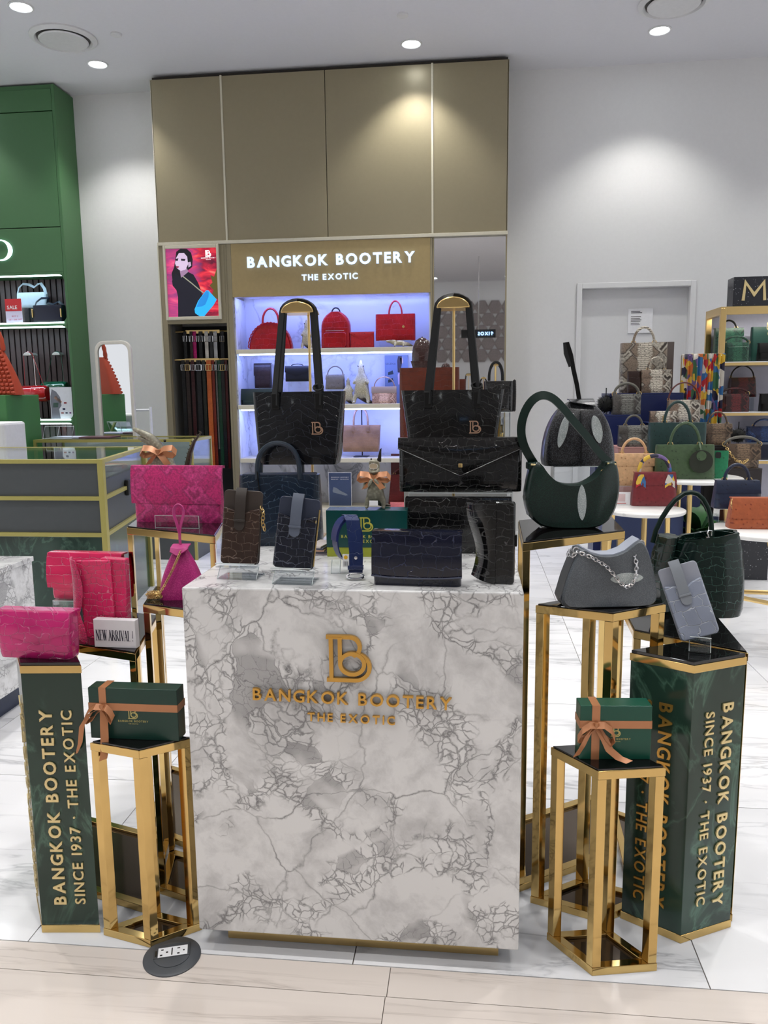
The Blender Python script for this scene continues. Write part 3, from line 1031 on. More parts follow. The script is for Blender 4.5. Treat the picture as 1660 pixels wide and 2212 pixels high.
# ------------------------------------------------------------------ floor socket
p = oz(372, 2067, 0)
fb = thing('floor_socket', 'round grey floor power box with a white instruction sticker', 'floor socket', (p.x, p.y, 0), math.radians(18))
GREYP = plain('grey_plastic', C(74, 77, 82), 0.5)
part('rim', MB().lathe([(0.0, 0.0), (0.071, 0.0), (0.071, 0.003), (0.066, 0.006), (0.0, 0.006)], 48), GREYP, fb)
part('lid', MB().lathe([(0.0, 0.0062), (0.045, 0.0062), (0.045, 0.0078), (0.043, 0.0088), (0.0, 0.0088)], 40), GREYP, fb)
part('flap', MB().box(-0.044, 0.044, -0.012, 0.036, 0.0085, 0.0102), plain('grey_plastic_dark', C(62, 65, 70), 0.45), fb, False, 0.001)
stk = part('sticker', MB().box(-0.034, 0.038, -0.010, 0.024, 0.0102, 0.0106), WHITE, fb, False)
for x, y, w2, h2 in ((-0.024, 0.016, 0.006, 0.004), (-0.026, -0.003, 0.006, 0.005), (-0.012, 0.006, 0.005, 0.005), (0.0, 0.007, 0.003, 0.026), (0.016, 0.016, 0.007, 0.004), (0.016, -0.003, 0.006, 0.005), (0.029, 0.006, 0.004, 0.005)):
    part('mark', MB().box(x - w2 / 2, x + w2 / 2, y - h2 / 2, y + h2 / 2, 0.0106, 0.0108), BLACK, stk, False)
part('vent_slots', MB().box(-0.041, -0.037, -0.004, 0.016, 0.0102, 0.0108), BLACK, fb, False)

# ------------------------------------------------------------------ bag building blocks
def body(w, h, d, tw=1.0, td=0.5, r=0.25, bulge=0.0, rows=9, bw=None):
    """closed leather body: width and depth change from base to top"""
    rings = []
    for i in range(rows + 1):
        t = i / rows
        e = 1.0 - 0.16 * (max(0, 0.08 - t) / 0.08) ** 2 - 0.10 * (max(0, t - 0.94) / 0.06) ** 2
        ww = w * lerp(1, tw, t) * (1 - 0.03 * (1 - e))
        dd = d * (lerp(1, td, t) + bulge * math.sin(PI * t)) * e
        rings.append(rrect(ww, dd, min(ww, dd) * r, 4, h * t))
    return MB().loft(rings)


def fdepth(d, td, bulge, t):
    return d * (lerp(1, td, t) + bulge * math.sin(PI * max(0, min(1, t))))


FLAP_EDGE = []


def flap(w, h, d, td, bulge, low, tw=1.0, shape='straight', th=0.004, v=0.25, inset_=0.0, back=0.5):
    """flap from the back of the top over the front; low = height fraction of its lower edge"""
    n, gr = 14, []
    cols = []
    for j in range(n + 1):
        u = -1 + 2 * j / n
        if shape == 'v':
            lo = low + v * abs(u)
        elif shape == 'curve':
            lo = low + v * (abs(u) ** 3)
        elif shape == 'wave':
            lo = low + v * (0.5 + 0.5 * math.cos(PI * (u + 1) * 1.0)) * (1 if u > -1 else 1)
        else:
            lo = low
        cols.append((u, lo))
    tops = [(back, 0.0), (0.0, 0.012), (-0.35, 0.010), (-0.5, 0.0)]
    for fy, dz in tops:
        gr.append([((w * tw / 2 - inset_) * u, fy * fdepth(d, td, bulge, 1), h + dz * h * 0.6 + 0.0015) for u, lo in cols])
    m = 8
    for i in range(1, m + 1):
        row = []
        for u, lo in cols:
            t = lerp(1, lo, i / m)
            wx = w * lerp(1, tw, t) / 2 - inset_
            row.append((wx * u, -fdepth(d, td, bulge, t) / 2 - 0.0015 - 0.003 * math.sin(PI * i / m), h * t))
        gr.append(row)
    FLAP_EDGE[:] = [tuple(p) for p in gr[-1]]
    return MB().sheet(gr, th)


def handle_arch(hw, z0, hh, r, y=0.0, n=18, p=1.0, lean=0.0, off=0.0):
    pts = []
    for i in range(n + 1):
        a = PI * i / n
        x = -hw * math.cos(a)
        z = z0 + hh * (math.sin(a) ** p)
        pts.append((x + off, y + lean * math.sin(a), z))
    return MB().tube(pts, r, 8)


def chain(pts, r, t, m, parent, name='chain', n=None):
    """links of metal along a path, every second one turned"""
    pts = [Vector(p) for p in pts]
    L = [0.0]
    for a, b in zip(pts, pts[1:]):
        L.append(L[-1] + (b - a).length)
    step = r * 1.45
    cnt = max(2, int(L[-1] / step))
    mb = MB()
    for i in range(cnt + 1):
        s_ = L[-1] * i / cnt
        k = max(j for j in range(len(L)) if L[j] <= s_ + 1e-9)
        k = min(k, len(pts) - 2)
        a, b = pts[k], pts[k + 1]
        f = (s_ - L[k]) / max(1e-9, L[k + 1] - L[k])
        p = a.lerp(b, f)
        tn = (b - a).normalized()
        up_ = Vector((0, -1, 0)) if i % 2 else Vector((0.8, -0.5, 0.3))
        sd = tn.cross(up_).normalized()
        ring = [p + tn * (r * math.cos(2 * PI * q / 8)) + sd * (r * 0.68 * math.sin(2 * PI * q / 8)) for q in range(8)]
        mb.tube(ring, t, 5, close=True)
    return part(name, mb, m, parent)


def bag(name, label, cat, loc, w, h, d, mat_, rz=0.0, tw=1.0, td=0.5, r=0.25, bulge=0.0, fl_=None, hd_=None, group=None, trim=None, hmat=None, frame_=None, clasp=None):
    """handbag: body, optional flap dict, handle tuple (half width, height, radius) and clasp"""
    o = thing(name, label, cat, loc, rz, group)
    part('body', body(w, h, d, tw, td, r, bulge), mat_, o)
    if fl_:
        part('flap', flap(w + 0.006, h, d, td, bulge, fl_.get('low', 0.4), tw, fl_.get('shape', 'straight'), fl_.get('th', 0.004), fl_.get('v', 0.2)), fl_.get('mat', mat_), o)
        if fl_.get('pipe'):
            part('piping', MB().tube([(x, y - 0.003, z) for x, y, z in FLAP_EDGE], 0.0022, 6), fl_['pipe'], o)
    if hd_:
        hw_, hh, rr = hd_[:3]
        hm = hmat or mat_
        part('handle', handle_arch(hw_, h - 0.004, hh, rr, 0.0), hm, o)
        for s_ in (-1, 1):
            part('handle_ring', MB().tube([(s_ * hw_ + 1.7 * rr * math.cos(2 * PI * q / 10), -0.001, h + 0.002 + 1.7 * rr * math.sin(2 * PI * q / 10)) for q in range(10)], rr * 0.35, 5, close=True), GOLD2, o)
    if frame_:          # raised front pocket outline
        fw_, z0_, z1_ = frame_
        y_ = -fdepth(d, td, bulge, 0.4) / 2 - 0.002
        part('front_pocket', MB().plate(rrect2(fw_, z1_ - z0_, 0.008, 4, 0, (z0_ + z1_) / 2), y_ - 0.006, y_ + 0.012), mat_, o, bevel=0.003)
    if clasp:
        part('clasp', MB().box(-clasp[0], clasp[0], -fdepth(d, td, bulge, clasp[2]) / 2 - 0.014, -fdepth(d, td, bulge, clasp[2]) / 2 - 0.004, h * clasp[2] - clasp[1], h * clasp[2] + clasp[1]), GOLD2, o, False, 0.002)
    return o


def place(px, py, z, d=0.0, dirv=None):
    """base centre of a thing of depth d whose front lower edge shows at px,py on a surface of height z"""
    p = oz(px, py, z)
    v = Vector((p.x, p.y, 0)).normalized()
    q_ = p + v * (d / 2)
    return Vector((q_.x, q_.y, z))


def acrylic_box(x0, x1, y0, y1, z0, z1, label, group=None, rz=0.0, t=0.003):
    """clear five sided riser"""
    cx_, cy_ = (x0 + x1) / 2, (y0 + y1) / 2
    o = thing('acrylic_riser', label, 'display riser', (cx_, cy_, z0), rz, group)
    w2, d2, h = (x1 - x0) / 2, (y1 - y0) / 2, z1 - z0
    part('top', MB().box(-w2, w2, -d2, d2, h - t, h), ACRYL, o, False)
    part('side', MB().box(-w2, -w2 + t, -d2, d2, 0, h - t), ACRYL, o, False)
    part('side', MB().box(w2 - t, w2, -d2, d2, 0, h - t), ACRYL, o, False)
    part('front', MB().box(-w2 + t, w2 - t, -d2, -d2 + t, 0, h - t), ACRYL, o, False)
    EDGE_ = plain('acrylic_edge', C(206, 214, 214), 0.2)
    part('edges', MB().box(-w2, w2, -d2 - 0.0008, -d2, h - 0.0025, h).box(-w2 - 0.0008, -w2, -d2, -d2 + 0.0015, 0, h).box(w2, w2 + 0.0008, -d2, -d2 + 0.0015, 0, h), EDGE_, o, False)
    return o


def easel(loc, rz, w, label, group, lean=0.14, h=0.09, z_up=0.028):
    """bent acrylic easel with a lip"""
    o = thing('acrylic_easel', label, 'display easel', loc, rz, group)
    s_ = math.tan(lean)
    part('back_plate', MB().strap([(0, 0.004, z_up), (0, 0.004 + h * s_, z_up + h)], (1, 0, 0), w, 0.003), ACRYL, o, False)
    part('lip', MB().strap([(0, 0.004, z_up), (0, -0.026, z_up + 0.004), (0, -0.028, z_up + 0.014)], (1, 0, 0), w, 0.003), ACRYL, o, False)
    part('foot', MB().strap([(0, 0.004, z_up), (0, -0.02, 0.0015), (0, 0.05, 0.0015)], (1, 0, 0), w, 0.003), ACRYL, o, False)
    EDGE_ = plain('acrylic_edge', C(206, 214, 214), 0.2)
    part('edge_line', MB().tube([(-w / 2, -0.028, z_up + 0.014), (w / 2, -0.028, z_up + 0.014)], 0.0012, 5).tube([(-w / 2, -0.02, 0.002), (-w / 2, 0.004, z_up)], 0.0009, 5).tube([(w / 2, -0.02, 0.002), (w / 2, 0.004, z_up)], 0.0009, 5), EDGE_, o)
    return o


def phone_pouch(label, loc, rz, w, h, tilt, m_croc, m_plain, m_strap, group, roll=0.0, zip_=None, loop=0.0):
    """phone pouch: smooth tall back, croc pocket in front, strap closing over the top"""
    o = thing('phone_pouch', label, 'phone pouch', loc, rz, group)
    o.rotation_euler = (-tilt, roll, rz)
    t = 0.012
    part('back_panel', MB().plate(rrect2(w, h, 0.010, 5, 0, h / 2), 0.001, 0.001 + t * 0.5), m_plain, o, bevel=0.0015)
    hp = h * 0.76
    top = [(w / 2 - 0.002, hp)] + [(lerp(w / 2 - 0.008, -w / 2 + 0.008, k / 8), hp - 0.012 * math.sin(PI * k / 8) * (1 if 2 < k < 6 else 0.6)) for k in range(9)] + [(-w / 2 + 0.002, hp)]
    pk = [(-w / 2 + 0.002, 0.006), (-w / 2 + 0.008, 0.0), (w / 2 - 0.008, 0.0), (w / 2 - 0.002, 0.006)] + top
    part('pocket', MB().plate(pk, -t, 0.002), m_croc, o, bevel=0.003)
    sw = w * 0.27
    sx_ = -w * 0.04
    zt = h + 0.004 + loop
    st_ = [(sx_, 0.006, h * 0.80), (sx_, 0.008, h - 0.004), (sx_, 0.004, zt), (sx_, -0.006, zt + 0.001), (sx_, -0.017, h * 0.92), (sx_, -t - 0.003, h * 0.74), (sx_, -t - 0.0025, h * 0.52)]
    part('strap', MB().strap(st_, (1, 0, 0), sw, 0.003), m_strap, o)
    part('strap_end', MB().plate(arc(sx_, h * 0.525, sw / 2, sw / 2, 180, 360, 10), -t - 0.004, -t - 0.001), m_strap, o)
    part('strap_keeper', MB().box(sx_ - sw * 0.56, sx_ + sw * 0.56, -t - 0.0065, -t + 0.001, h * 0.575, h * 0.605), m_strap, o, False, 0.001)
    if zip_:
        part('zip', MB().tube([(w / 2 + 0.0005, -0.003, h * 0.06), (w / 2 + 0.0005, -0.001, h * 0.86)], 0.0018, 6), zip_, o)
    return o


# ------------------------------------------------------------------ things on the counter
ZC = cz1
PIPE = plain('black_piping', C(30, 30, 32), 0.2, coat=0.8)
BLK_LE = plain('black_leather', C(12, 12, 12), 0.4, spec=0.3)
CR_BLK = croc('black_croc', C(14, 14, 14), C(78, 78, 78), 0.026, 0.019, 0.12, 1.0, bumps=1.0)
CR_BLKT = croc('black_croc_chevron', C(10, 10, 10), C(72, 74, 72), 0.05, 0.022, 0.16, 0.9, chev=0.42)
CR_NVT = croc('navy_black_croc_chevron', C(11, 12, 17), C(72, 78, 92), 0.05, 0.022, 0.20, 0.7, chev=0.42)
CR_NAVY = croc('navy_patent_croc', C(14, 18, 38), C(70, 78, 112), 0.036, 0.024, 0.10, 1.0, gf=0.45)
CR_BLUE = croc('petrol_blue_croc', C(14, 30, 48), C(72, 98, 124), 0.05, 0.020, 0.3, 0.4, chev=0.3, gf=0.75)
CR_BROWN = croc('brown_croc', C(58, 42, 35), C(132, 108, 92), 0.024, 0.018, 0.26, 0.5, gf=0.75)
CR_PATNV = croc('navy_patent_small_croc', C(14, 18, 34), C(104, 112, 132), 0.022, 0.017, 0.08, 1.0, bumps=1.0)
BRN_LE = plain('dark_brown_leather', C(58, 48, 42), 0.5)
BRN_LE2 = plain('brown_strap_leather', C(44, 36, 31), 0.5)
GRB_LE = plain('slate_leather', C(84, 92, 108), 0.5)
NVY_LE = plain('navy_leather', C(38, 46, 66), 0.5)

# brown and navy phone pouches on easels
p = place(512, 1253, ZC)
k = mpp(p)
G_EAS = 'acrylic phone pouch easels'
easel((p.x, p.y + 0.022, ZC), math.radians(-4), 0.10, 'clear acrylic easel under the brown phone pouch', G_EAS)
pp_ = phone_pouch('brown crocodile phone pouch with dark strap leaning on an easel', (p.x + 0.004, p.y + 0.015, ZC + 0.037), math.radians(6), 84 * k, 160 * k, 0.14, CR_BROWN, BRN_LE, BRN_LE2, 'phone pouches with strap closures', roll=math.radians(4))
chain([(0.046, 0.0, 0.14), (0.052, -0.006, 0.125), (0.051, -0.006, 0.105), (0.056, -0.004, 0.09)], 0.006, 0.0014, GOLD2, pp_, 'charm_chain')
p = place(632, 1264, ZC)
easel((p.x, p.y + 0.022, ZC), math.radians(-4), 0.098, 'clear acrylic easel under the navy patent phone pouch', G_EAS)
pp_ = phone_pouch('glossy navy patent crocodile phone pouch with slate strap on an easel', (p.x - 0.002, p.y + 0.015, ZC + 0.037), math.radians(4), 86 * k, 150 * k, 0.13, CR_PATNV, NVY_LE, GRB_LE, 'phone pouches with strap closures', roll=math.radians(7), zip_=GOLD2, loop=0.004)
part('zip_pull', MB().box(0.018, 0.046, -0.012, -0.006, 0.112, 0.122), GOLD2, pp_, False, 0.002)

# petrol blue two handle bag behind them
bx = place(610, 1180, ZC, 0.09)
k = mpp(bx)
hb = thing('handbag', 'petrol blue crocodile handbag with two rolled handles behind the phone pouches', 'handbag', bx, math.radians(4))
w_, h_, d_ = 178 * k, 150 * k, 0.10
part('body', body(w_, h_, d_, 0.96, 0.55, 0.3, 0.06), CR_BLUE, hb)
part('top_edge', MB().box(-w_ * 0.44, w_ * 0.44, -0.020, 0.020, h_ - 0.004, h_ + 0.004), NVY_LE, hb, False, 0.003)
for s_ in (-1, 1):
    part('handle', handle_arch(w_ * 0.255, h_ - 0.012, 76 * k, 0.0075, s_ * 0.024, p=0.62), plain('petrol_leather', C(20, 36, 52), 0.4), hb)
part('tag_cord', MB().tube([(-w_ * 0.25, -0.03, h_ + 0.012), (-w_ * 0.235, -0.036, h_ - 0.02), (-w_ * 0.22, -0.04, h_ - 0.05)], 0.002, 6), BLK_LE, hb)

# green presentation box with the monogram
gb = place(796, 1203, ZC, 0.07)
k = mpp(gb)
gx = thing('green_box', 'dark green brand box with lime base band behind the blue belt', 'box', gb, math.radians(1))
gw, gh = 172 * k, 100 * k
GLIME = plain('lime_paper', C(150, 158, 40), 0.5)
PETROL = plain('petrol_green_card', C(4, 62, 60), 0.25)
part('lid', MB().box(-gw / 2, gw / 2, -0.035, 0.035, gh * 0.20, gh), PETROL, gx, False, 0.001)
part('base_band', MB().box(-gw / 2 + 0.001, gw / 2 - 0.001, -0.034, 0.034, 0, gh * 0.20), GLIME, gx, False)
LIMEG = plain('lime_gold_print', C(180, 178, 70), 0.4)
part('logo', monogram(30 * k, 0.085, -0.0356, -0.0349).tf(Matrix.Translation((0, 0, gh * 0.70))), LIMEG, gx, False)
text('BANGKOK BOOTERY', 108 * k, FRONT(0, -0.0349, gh * 0.44), 0.0008, LIMEG, gx, 'caption', join=True, gap=0.2)
text('THE EXOTIC', 66 * k, FRONT(0, -0.0349, gh * 0.34), 0.0008, LIMEG, gx, 'caption', join=True, gap=0.24)

# coiled blue belt
bp = place(754, 1250, ZC)
k = mpp(bp)
BLT = croc('blue_belt_croc', C(30, 46, 92), C(86, 104, 150), 0.05, 0.03, 0.18, 0.7)
BLTI = plain('blue_belt_lining', C(18, 34, 96), 0.4)
be = thing('belt', 'coiled blue crocodile belt with silver buckle hanging over the counter edge', 'belt', (bp.x - 0.012, bp.y + 0.062, ZC), math.radians(-58))
R_ = 0.058
ringp = []
for i in range(41):
    a = -PI / 2 + 2 * PI * 1.75 * i / 40
    rr = R_ - 0.006 * (1 - i / 40) * 1.5
    ringp.append((0, rr * 0.62 * math.cos(a), 0.028 + R_ + rr * 1.0 * math.sin(a)))
part('coil', MB().strap(ringp, (1, 0, 0), 0.034, 0.003), BLTI, be)
iv = Matrix.Rotation(math.radians(58), 4, 'Z')
tail = [(0.004, -0.004, 0.148), (0.012, -0.022, 0.150), (0.020, -0.036, 0.140), (0.026, -0.046, 0.10), (0.030, -0.054, 0.06), (0.030, -0.062, 0.030), (0.030, -0.066, 0.016)]
part('front_strap', MB().strap(tail, (1, 0, 0), 0.034, 0.0035).tf(iv), BLT, be)
part('keeper', MB().box(0.011, 0.049, -0.072, -0.058, 0.024, 0.034).tf(iv), BLT, be, False, 0.001)
part('rivet', MB().lathe([(0, 0), (0.0045, 0), (0.004, 0.002), (0, 0.0025)], 14).tf(iv @ Matrix.Translation((0.030, -0.060, 0.052)) @ Matrix.Rotation(PI / 2, 4, 'X')), SILVER, be)
part('buckle', MB().tube([(0.030 + 0.021 * math.cos(2 * PI * q / 16), -0.072 + 0.010 * math.sin(2 * PI * q / 16), 0.008 + 0.004 * math.sin(2 * PI * q / 16)) for q in range(16)], 0.0026, 6, close=True).tf(iv), SILVER, be)
tgp = part('price_tag', MB().box(-0.002, 0.014, -0.066, -0.0655, 0.030, 0.062).tf(iv), WHITE, be, False)
part('tag_dot', MB().lathe([(0, 0), (0.005, 0), (0.005, 0.0006), (0, 0.0006)], 12).tf(iv @ Matrix.Translation((0.006, -0.066, 0.054)) @ Matrix.Rotation(PI / 2, 4, 'X')), plain('yellow_dot', C(230, 180, 30), 0.5), tgp)
for q_ in range(4):
    part('tag_bar', MB().box(0.001 + q_ * 0.003, 0.0022 + q_ * 0.003, -0.0664, -0.066, 0.033, 0.044).tf(iv), BLACK, tgp, False)
easel_b = thing('acrylic_wedge', 'small clear acrylic wedge behind the coiled blue belt', 'display easel', (bp.x - 0.042, bp.y + 0.05, ZC))
part('plate', MB().strap([(0, 0, 0.001), (0, 0.018, 0.032)], (1, 0.3, 0), 0.022, 0.003), ACRYL, easel_b, False)
part('edge', MB().tube([(-0.011, 0.0, 0.001), (-0.011, 0.018, 0.032)], 0.001, 5).tube([(0.011, 0.0, 0.001), (0.011, 0.018, 0.032)], 0.001, 5), plain('acrylic_edge', C(206, 214, 214), 0.2), easel_b)

# navy front clutch
nv = place(903, 1267, ZC, 0.05)
k = mpp(nv)
bag('clutch_bag', 'glossy navy crocodile flap clutch at the front edge of the counter', 'clutch', nv, 189 * k, 116 * k, 0.05, CR_NAVY, math.radians(-3), 0.985, 0.75, 0.3, 0.08, fl_={'low': 0.16, 'shape': 'curve', 'v': 0.04, 'th': 0.006, 'pipe': plain('navy_piping', C(40, 46, 70), 0.25, coat=0.8)}, group='clutches on the counter')

# black upright folded wallet
wl = place(1063, 1262, ZC, 0.03)
k = mpp(wl)
wb = thing('folded_clutch', 'black crocodile clutch standing folded open like a book', 'clutch', wl, math.radians(-8), 'clutches on the counter')
hh_ = 178 * k
part('right_cover', MB().plate(rrect2(46 * k, hh_, 0.008, 4, 25 * k, hh_ / 2), -0.012, 0.012), CR_BLK, wb, bevel=0.003)
gr = []
for i in range(13):
    t = i / 12
    z = hh_ * t
    row = []
    for j in range(9):
        u = j / 8
        x = lerp(8, -44 + 10 * math.sin(t * PI * 1.6), u) * k
        row.append((x, -0.012 - 0.012 * math.sin(u * PI * 0.5) + 0.045 * u * u + 0.006 * math.sin(t * 5) * u, z * (1 - 0.03 * u) + 0.012 * u * (1 - t)))
    gr.append(row)
part('left_cover', MB().sheet([r_[::-1] for r_ in gr], 0.005), CR_BLK, wb)
part('strap_tab', MB().box(48 * k, 53 * k, -0.006, 0.006, hh_ * 0.46, hh_ * 0.60), BLK_LE, wb, False, 0.002)

# black clutch behind, on the counter
mc = place(990, 1196, ZC, 0.05)
k = mpp(mc)
bag('clutch_bag', 'black crocodile clutch lying under the large envelope clutch', 'clutch', mc, 222 * k, 118 * k, 0.055, CR_BLK, 0.0, 0.99, 0.8, 0.35, 0.05, fl_={'low': 0.25, 'shape': 'straight'}, group='clutches on the counter')

# large black envelope clutch on its acrylic riser
ey = mc.y + 0.075
q0 = oy(994, 1064, ey)
k = mpp(q0)
ac_x0, ac_x1 = oy(884, 1075, ey).x, oy(1108, 1075, ey).x
acrylic_box(ac_x0, ac_x1, ey + 0.0, ey + 0.09, ZC, q0.z, 'wide clear acrylic riser under the large black envelope clutch')
bag('clutch_bag', 'large glossy black crocodile envelope clutch with a pointed flap', 'clutch', (q0.x, ey + 0.045, q0.z), 266 * k, 116 * k, 0.06, CR_BLK, math.radians(1.5), 1.0, 0.6, 0.3, 0.1, fl_={'low': 0.30, 'shape': 'v', 'v': 0.52, 'th': 0.006, 'pipe': PIPE}, group='clutches on the counter', clasp=(0.006, 0.006, 0.50))


# totes hanging from hook stands
def tote(label, slabel, mat_, pxs, pytop, pybot, Y, hookx, hooky, pole, rz=0.0):
    x0_, x1_, b0_, b1_ = pxs
    pt = oy((x0_ + x1_) / 2, pytop, Y)
    pb = oy((b0_ + b1_) / 2, pybot, Y)
    k = mpp(pt)
    h = pt.z - pb.z
    wt, wb_ = (x1_ - x0_) * k, (b1_ - b0_) * k
    d = 0.105
    o = thing('tote_bag', label, 'tote bag', (pb.x, Y + 0.05, pb.z), rz, 'tall crocodile totes')
    rings = []
    for i in range(9):
        t = i / 8
        rings.append(rrect(lerp(wb_, wt, t) * (0.97 if i == 0 else 1), lerp(d, d * 0.42, t ** 1.4) * (0.9 if i == 0 else 1), 0.012, 3, h * t))
    inner = []
    for i in range(5):
        t = 1 - 0.06 * i
        inner.append(rrect(lerp(wb_, wt, t) - 0.008, max(0.012, lerp(d, d * 0.42, t ** 1.4) - 0.008), 0.010, 3, h * t))
    part('body', MB().loft(rings + inner), mat_, o)
    hk = oy(hookx, hooky, Y)
    hx, hz = hk.x - pb.x, hk.z - pb.z
    for yy, sp in ((-0.030, 0.0), (0.016, 0.012)):
        for s_ in (-1, 1):
            ax = s_ * wt * (0.235 if yy < 0 else 0.155) + (0.0 if yy < 0 else s_ * 0.02)
            hw2 = 34 * k
            pts = [(ax, yy - 0.004, h - 0.04), (ax, yy - 0.002, h), (lerp(ax, hx + s_ * hw2, 0.5), yy * 0.8, lerp(h, hz - 0.02, 0.5)), (hx + s_ * hw2, yy * 0.5, hz - 0.022)]
            pts += [(hx + s_ * hw2 * math.cos(a), yy * 0.5, hz - 0.022 + 0.03 * math.sin(a)) for a in [PI / 2 * q / 5 for q in range(1, 6)]]
            part('strap', MB().strap(pts, (0.15, 1, 0), 0.022, 0.005, face=0.6), BLK_LE, o)
    for s_ in (-1, 1):
        part('strap_tab', MB().box(s_ * wt * 0.235 - 0.012, s_ * wt * 0.235 + 0.012, -d * 0.36, -d * 0.20, h - 0.052, h - 0.004), BLK_LE, o, False, 0.003)
    part('strap_buckle', MB().tube([(wt * 0.235 + 0.014 * math.cos(2 * PI * q / 14), -0.034 + 0.004 * math.sin(2 * PI * q / 14), h + 0.012 + 0.009 * math.sin(2 * PI * q / 14)) for q in range(14)], 0.0035, 6, close=True), BLK_LE, o)
    ch_ = part('charm', monogram(27 * k, 0.09, -0.003, 0.0).tf(Matrix.Translation((wt * 0.22, -d * 0.40, h * 0.50))), plain('rose_gold', (0.8, 0.5, 0.34, 1), 0.2, 1.0), o, False, label='rose gold B monogram charm')
    part('charm_cord', MB().tube([(wt * 0.235, -d * 0.30, h * 0.86), (wt * 0.225, -d * 0.36, h * 0.7), (wt * 0.21, -d * 0.38, h * 0.59)], 0.0016, 5), BLK_LE, ch_)
    # hook stand
    st = thing('bag_hook_stand', slabel, 'bag stand', (hk.x, Y + 0.05, ZC), 0, 'brass bag hook stands')
    zt = hk.z - ZC
    part('hook', MB().plate([(x * k, zt - 0.024 + z * k) for x, z in arc(0, 0, 36, 24, 0, 180, 18)], -0.024, 0.072), GOLD2, st, bevel=0.003)
    part('pole', MB().tube([(pole, 0.066, 0.0), (pole, 0.066, zt - 0.020)], 0.004, 10), GOLD2, st)
    part('foot', MB().box(-0.05, 0.05, 0.0, 0.10, 0.0, 0.006), GOLD2, st, False, 0.002)
    return o


tote('navy black crocodile tote hanging left on a brass hook', 'brass hook stand holding the left navy black tote', CR_NVT, (542, 747, 556, 730), 846, 1004, 2.30, 637, 655, 0.016)
tote('deep black crocodile tote hanging right on a brass hook', 'brass hook stand holding the right black tote', CR_BLKT, (866, 1092, 888, 1066), 842, 1003, 2.30, 979, 644, 0.0)
# magazines
mp_ = place(693, 1203, ZC, 0.08)
COLS_ = (C(150, 140, 150), C(70, 66, 76), C(190, 150, 130), C(80, 82, 100), C(210, 200, 196))
for i in range(5):
    tag(part('magazine', MB().box(-0.022, 0.022, -0.05, 0.05, 0, 0.005), plain('magazine_cover_%d' % i, COLS_[i], 0.5), None, False, 0.0008, loc=(mp_.x - 0.006 + 0.002 * (i % 2), mp_.y + 0.03, ZC + i * 0.0052), rz=math.radians(8 - 5 * i)), 'thin magazine number %s from the bottom of the small stack beside the blue handbag' % ('one', 'two', 'three', 'four', 'five')[i], 'magazine', 'magazines stacked on the counter')

# ------------------------------------------------------------------ goods on the left stands
ZE, ZD, ZCs, ZPL = 0.744, 0.849, 1.006, 0.742
PK_SN = python_skin('pink_snakeskin', C(232, 76, 150), C(210, 48, 122), C(176, 48, 110), 0.62, belly_=False)
PK_CR = croc('pink_croc', C(222, 50, 104), C(244, 140, 166), 0.020, 0.017, 0.2, 0.6, mort=0.0013, gf=0.85)
PK_CRB = croc('pink_croc_broad', C(224, 36, 96), C(246, 130, 160), 0.07, 0.026, 0.14, 0.8, mort=0.0013, gf=0.9, warp=0.006)
MG_CR = croc('magenta_croc', C(196, 34, 112), C(236, 110, 164), 0.034, 0.021, 0.16, 0.8, mort=0.0013, gf=0.8)
PK_LZ = grain('magenta_lizard', C(168, 30, 110), C(206, 66, 140), 330, 0.4, 0.6)
PK_LE = plain('magenta_leather', C(178, 52, 120), 0.45)

# snakeskin fold-over clutch with its acrylic block
p = place(390, 1129, ZCs, 0.05)
k = mpp(p)
w_, h_ = 196 * k, 120 * k
sn = thing('foldover_clutch', 'bright pink snakeskin fold-over clutch on the tallest left stand', 'clutch', p, math.radians(-4), 'pink bags on the left stands')
part('body', body(w_, h_, 0.05, 1.0, 0.5, 0.3, 0.1), PK_SN, sn)
part('fold_flap', flap(w_ + 0.01, h_, 0.05, 0.5, 0.1, 0.34, 1.02, 'straight', 0.008), PK_SN, sn)
q = oz(383, 1141, ZCs)
bl = tag(part('acrylic_block', MB().box(-48 * k, 48 * k, -0.012, 0.012, 0, 26 * k), ACRYL, None, False, loc=(q.x, q.y + 0.014, ZCs), rz=math.radians(-3)), 'clear acrylic block in front of the pink snakeskin clutch', 'display block')
part('edge', MB().box(-48 * k, 48 * k, -0.0126, -0.012, 25.3 * k, 26 * k).box(-48 * k, 48 * k, -0.0126, -0.012, 0, 0.001).box(-48 * k, -47 * k, -0.0126, -0.012, 0, 26 * k).box(47 * k, 48 * k, -0.0126, -0.012, 0, 26 * k), plain('acrylic_edge', C(206, 214, 214), 0.2), bl, False)

# lizard wristlet with gold chain
p = place(396, 1296, ZD, 0.07)
k = mpp(p)
wr = thing('wristlet_bag', 'magenta lizard pyramid wristlet with tall loop and gold chain', 'wristlet', p, math.radians(6), 'pink bags on the left stands')
w_, h_ = 94 * k, 112 * k
rings = []
for i in range(11):
    t = i / 10
    s_ = (1 - 0.80 * t ** 1.7) * (0.97 if i == 0 else 1)
    rings.append(rrect(w_ * s_, 0.075 * s_, 0.02 * s_, 4, h_ * t))
part('body', MB().loft(rings), PK_LZ, wr)
part('top_flap', MB().sheet([[(lerp(-0.022, 0.026, j / 6), lerp(0.012, -0.012, i / 2) if i < 2 else -0.016 - 0.012 * (i - 1) / 3, h_ + 0.004 - (0 if i < 2 else (i - 1) * 0.009 * (1 - abs(j - 2.4) / 5))) for j in range(7)] for i in range(5)], 0.003), PK_LE, wr)
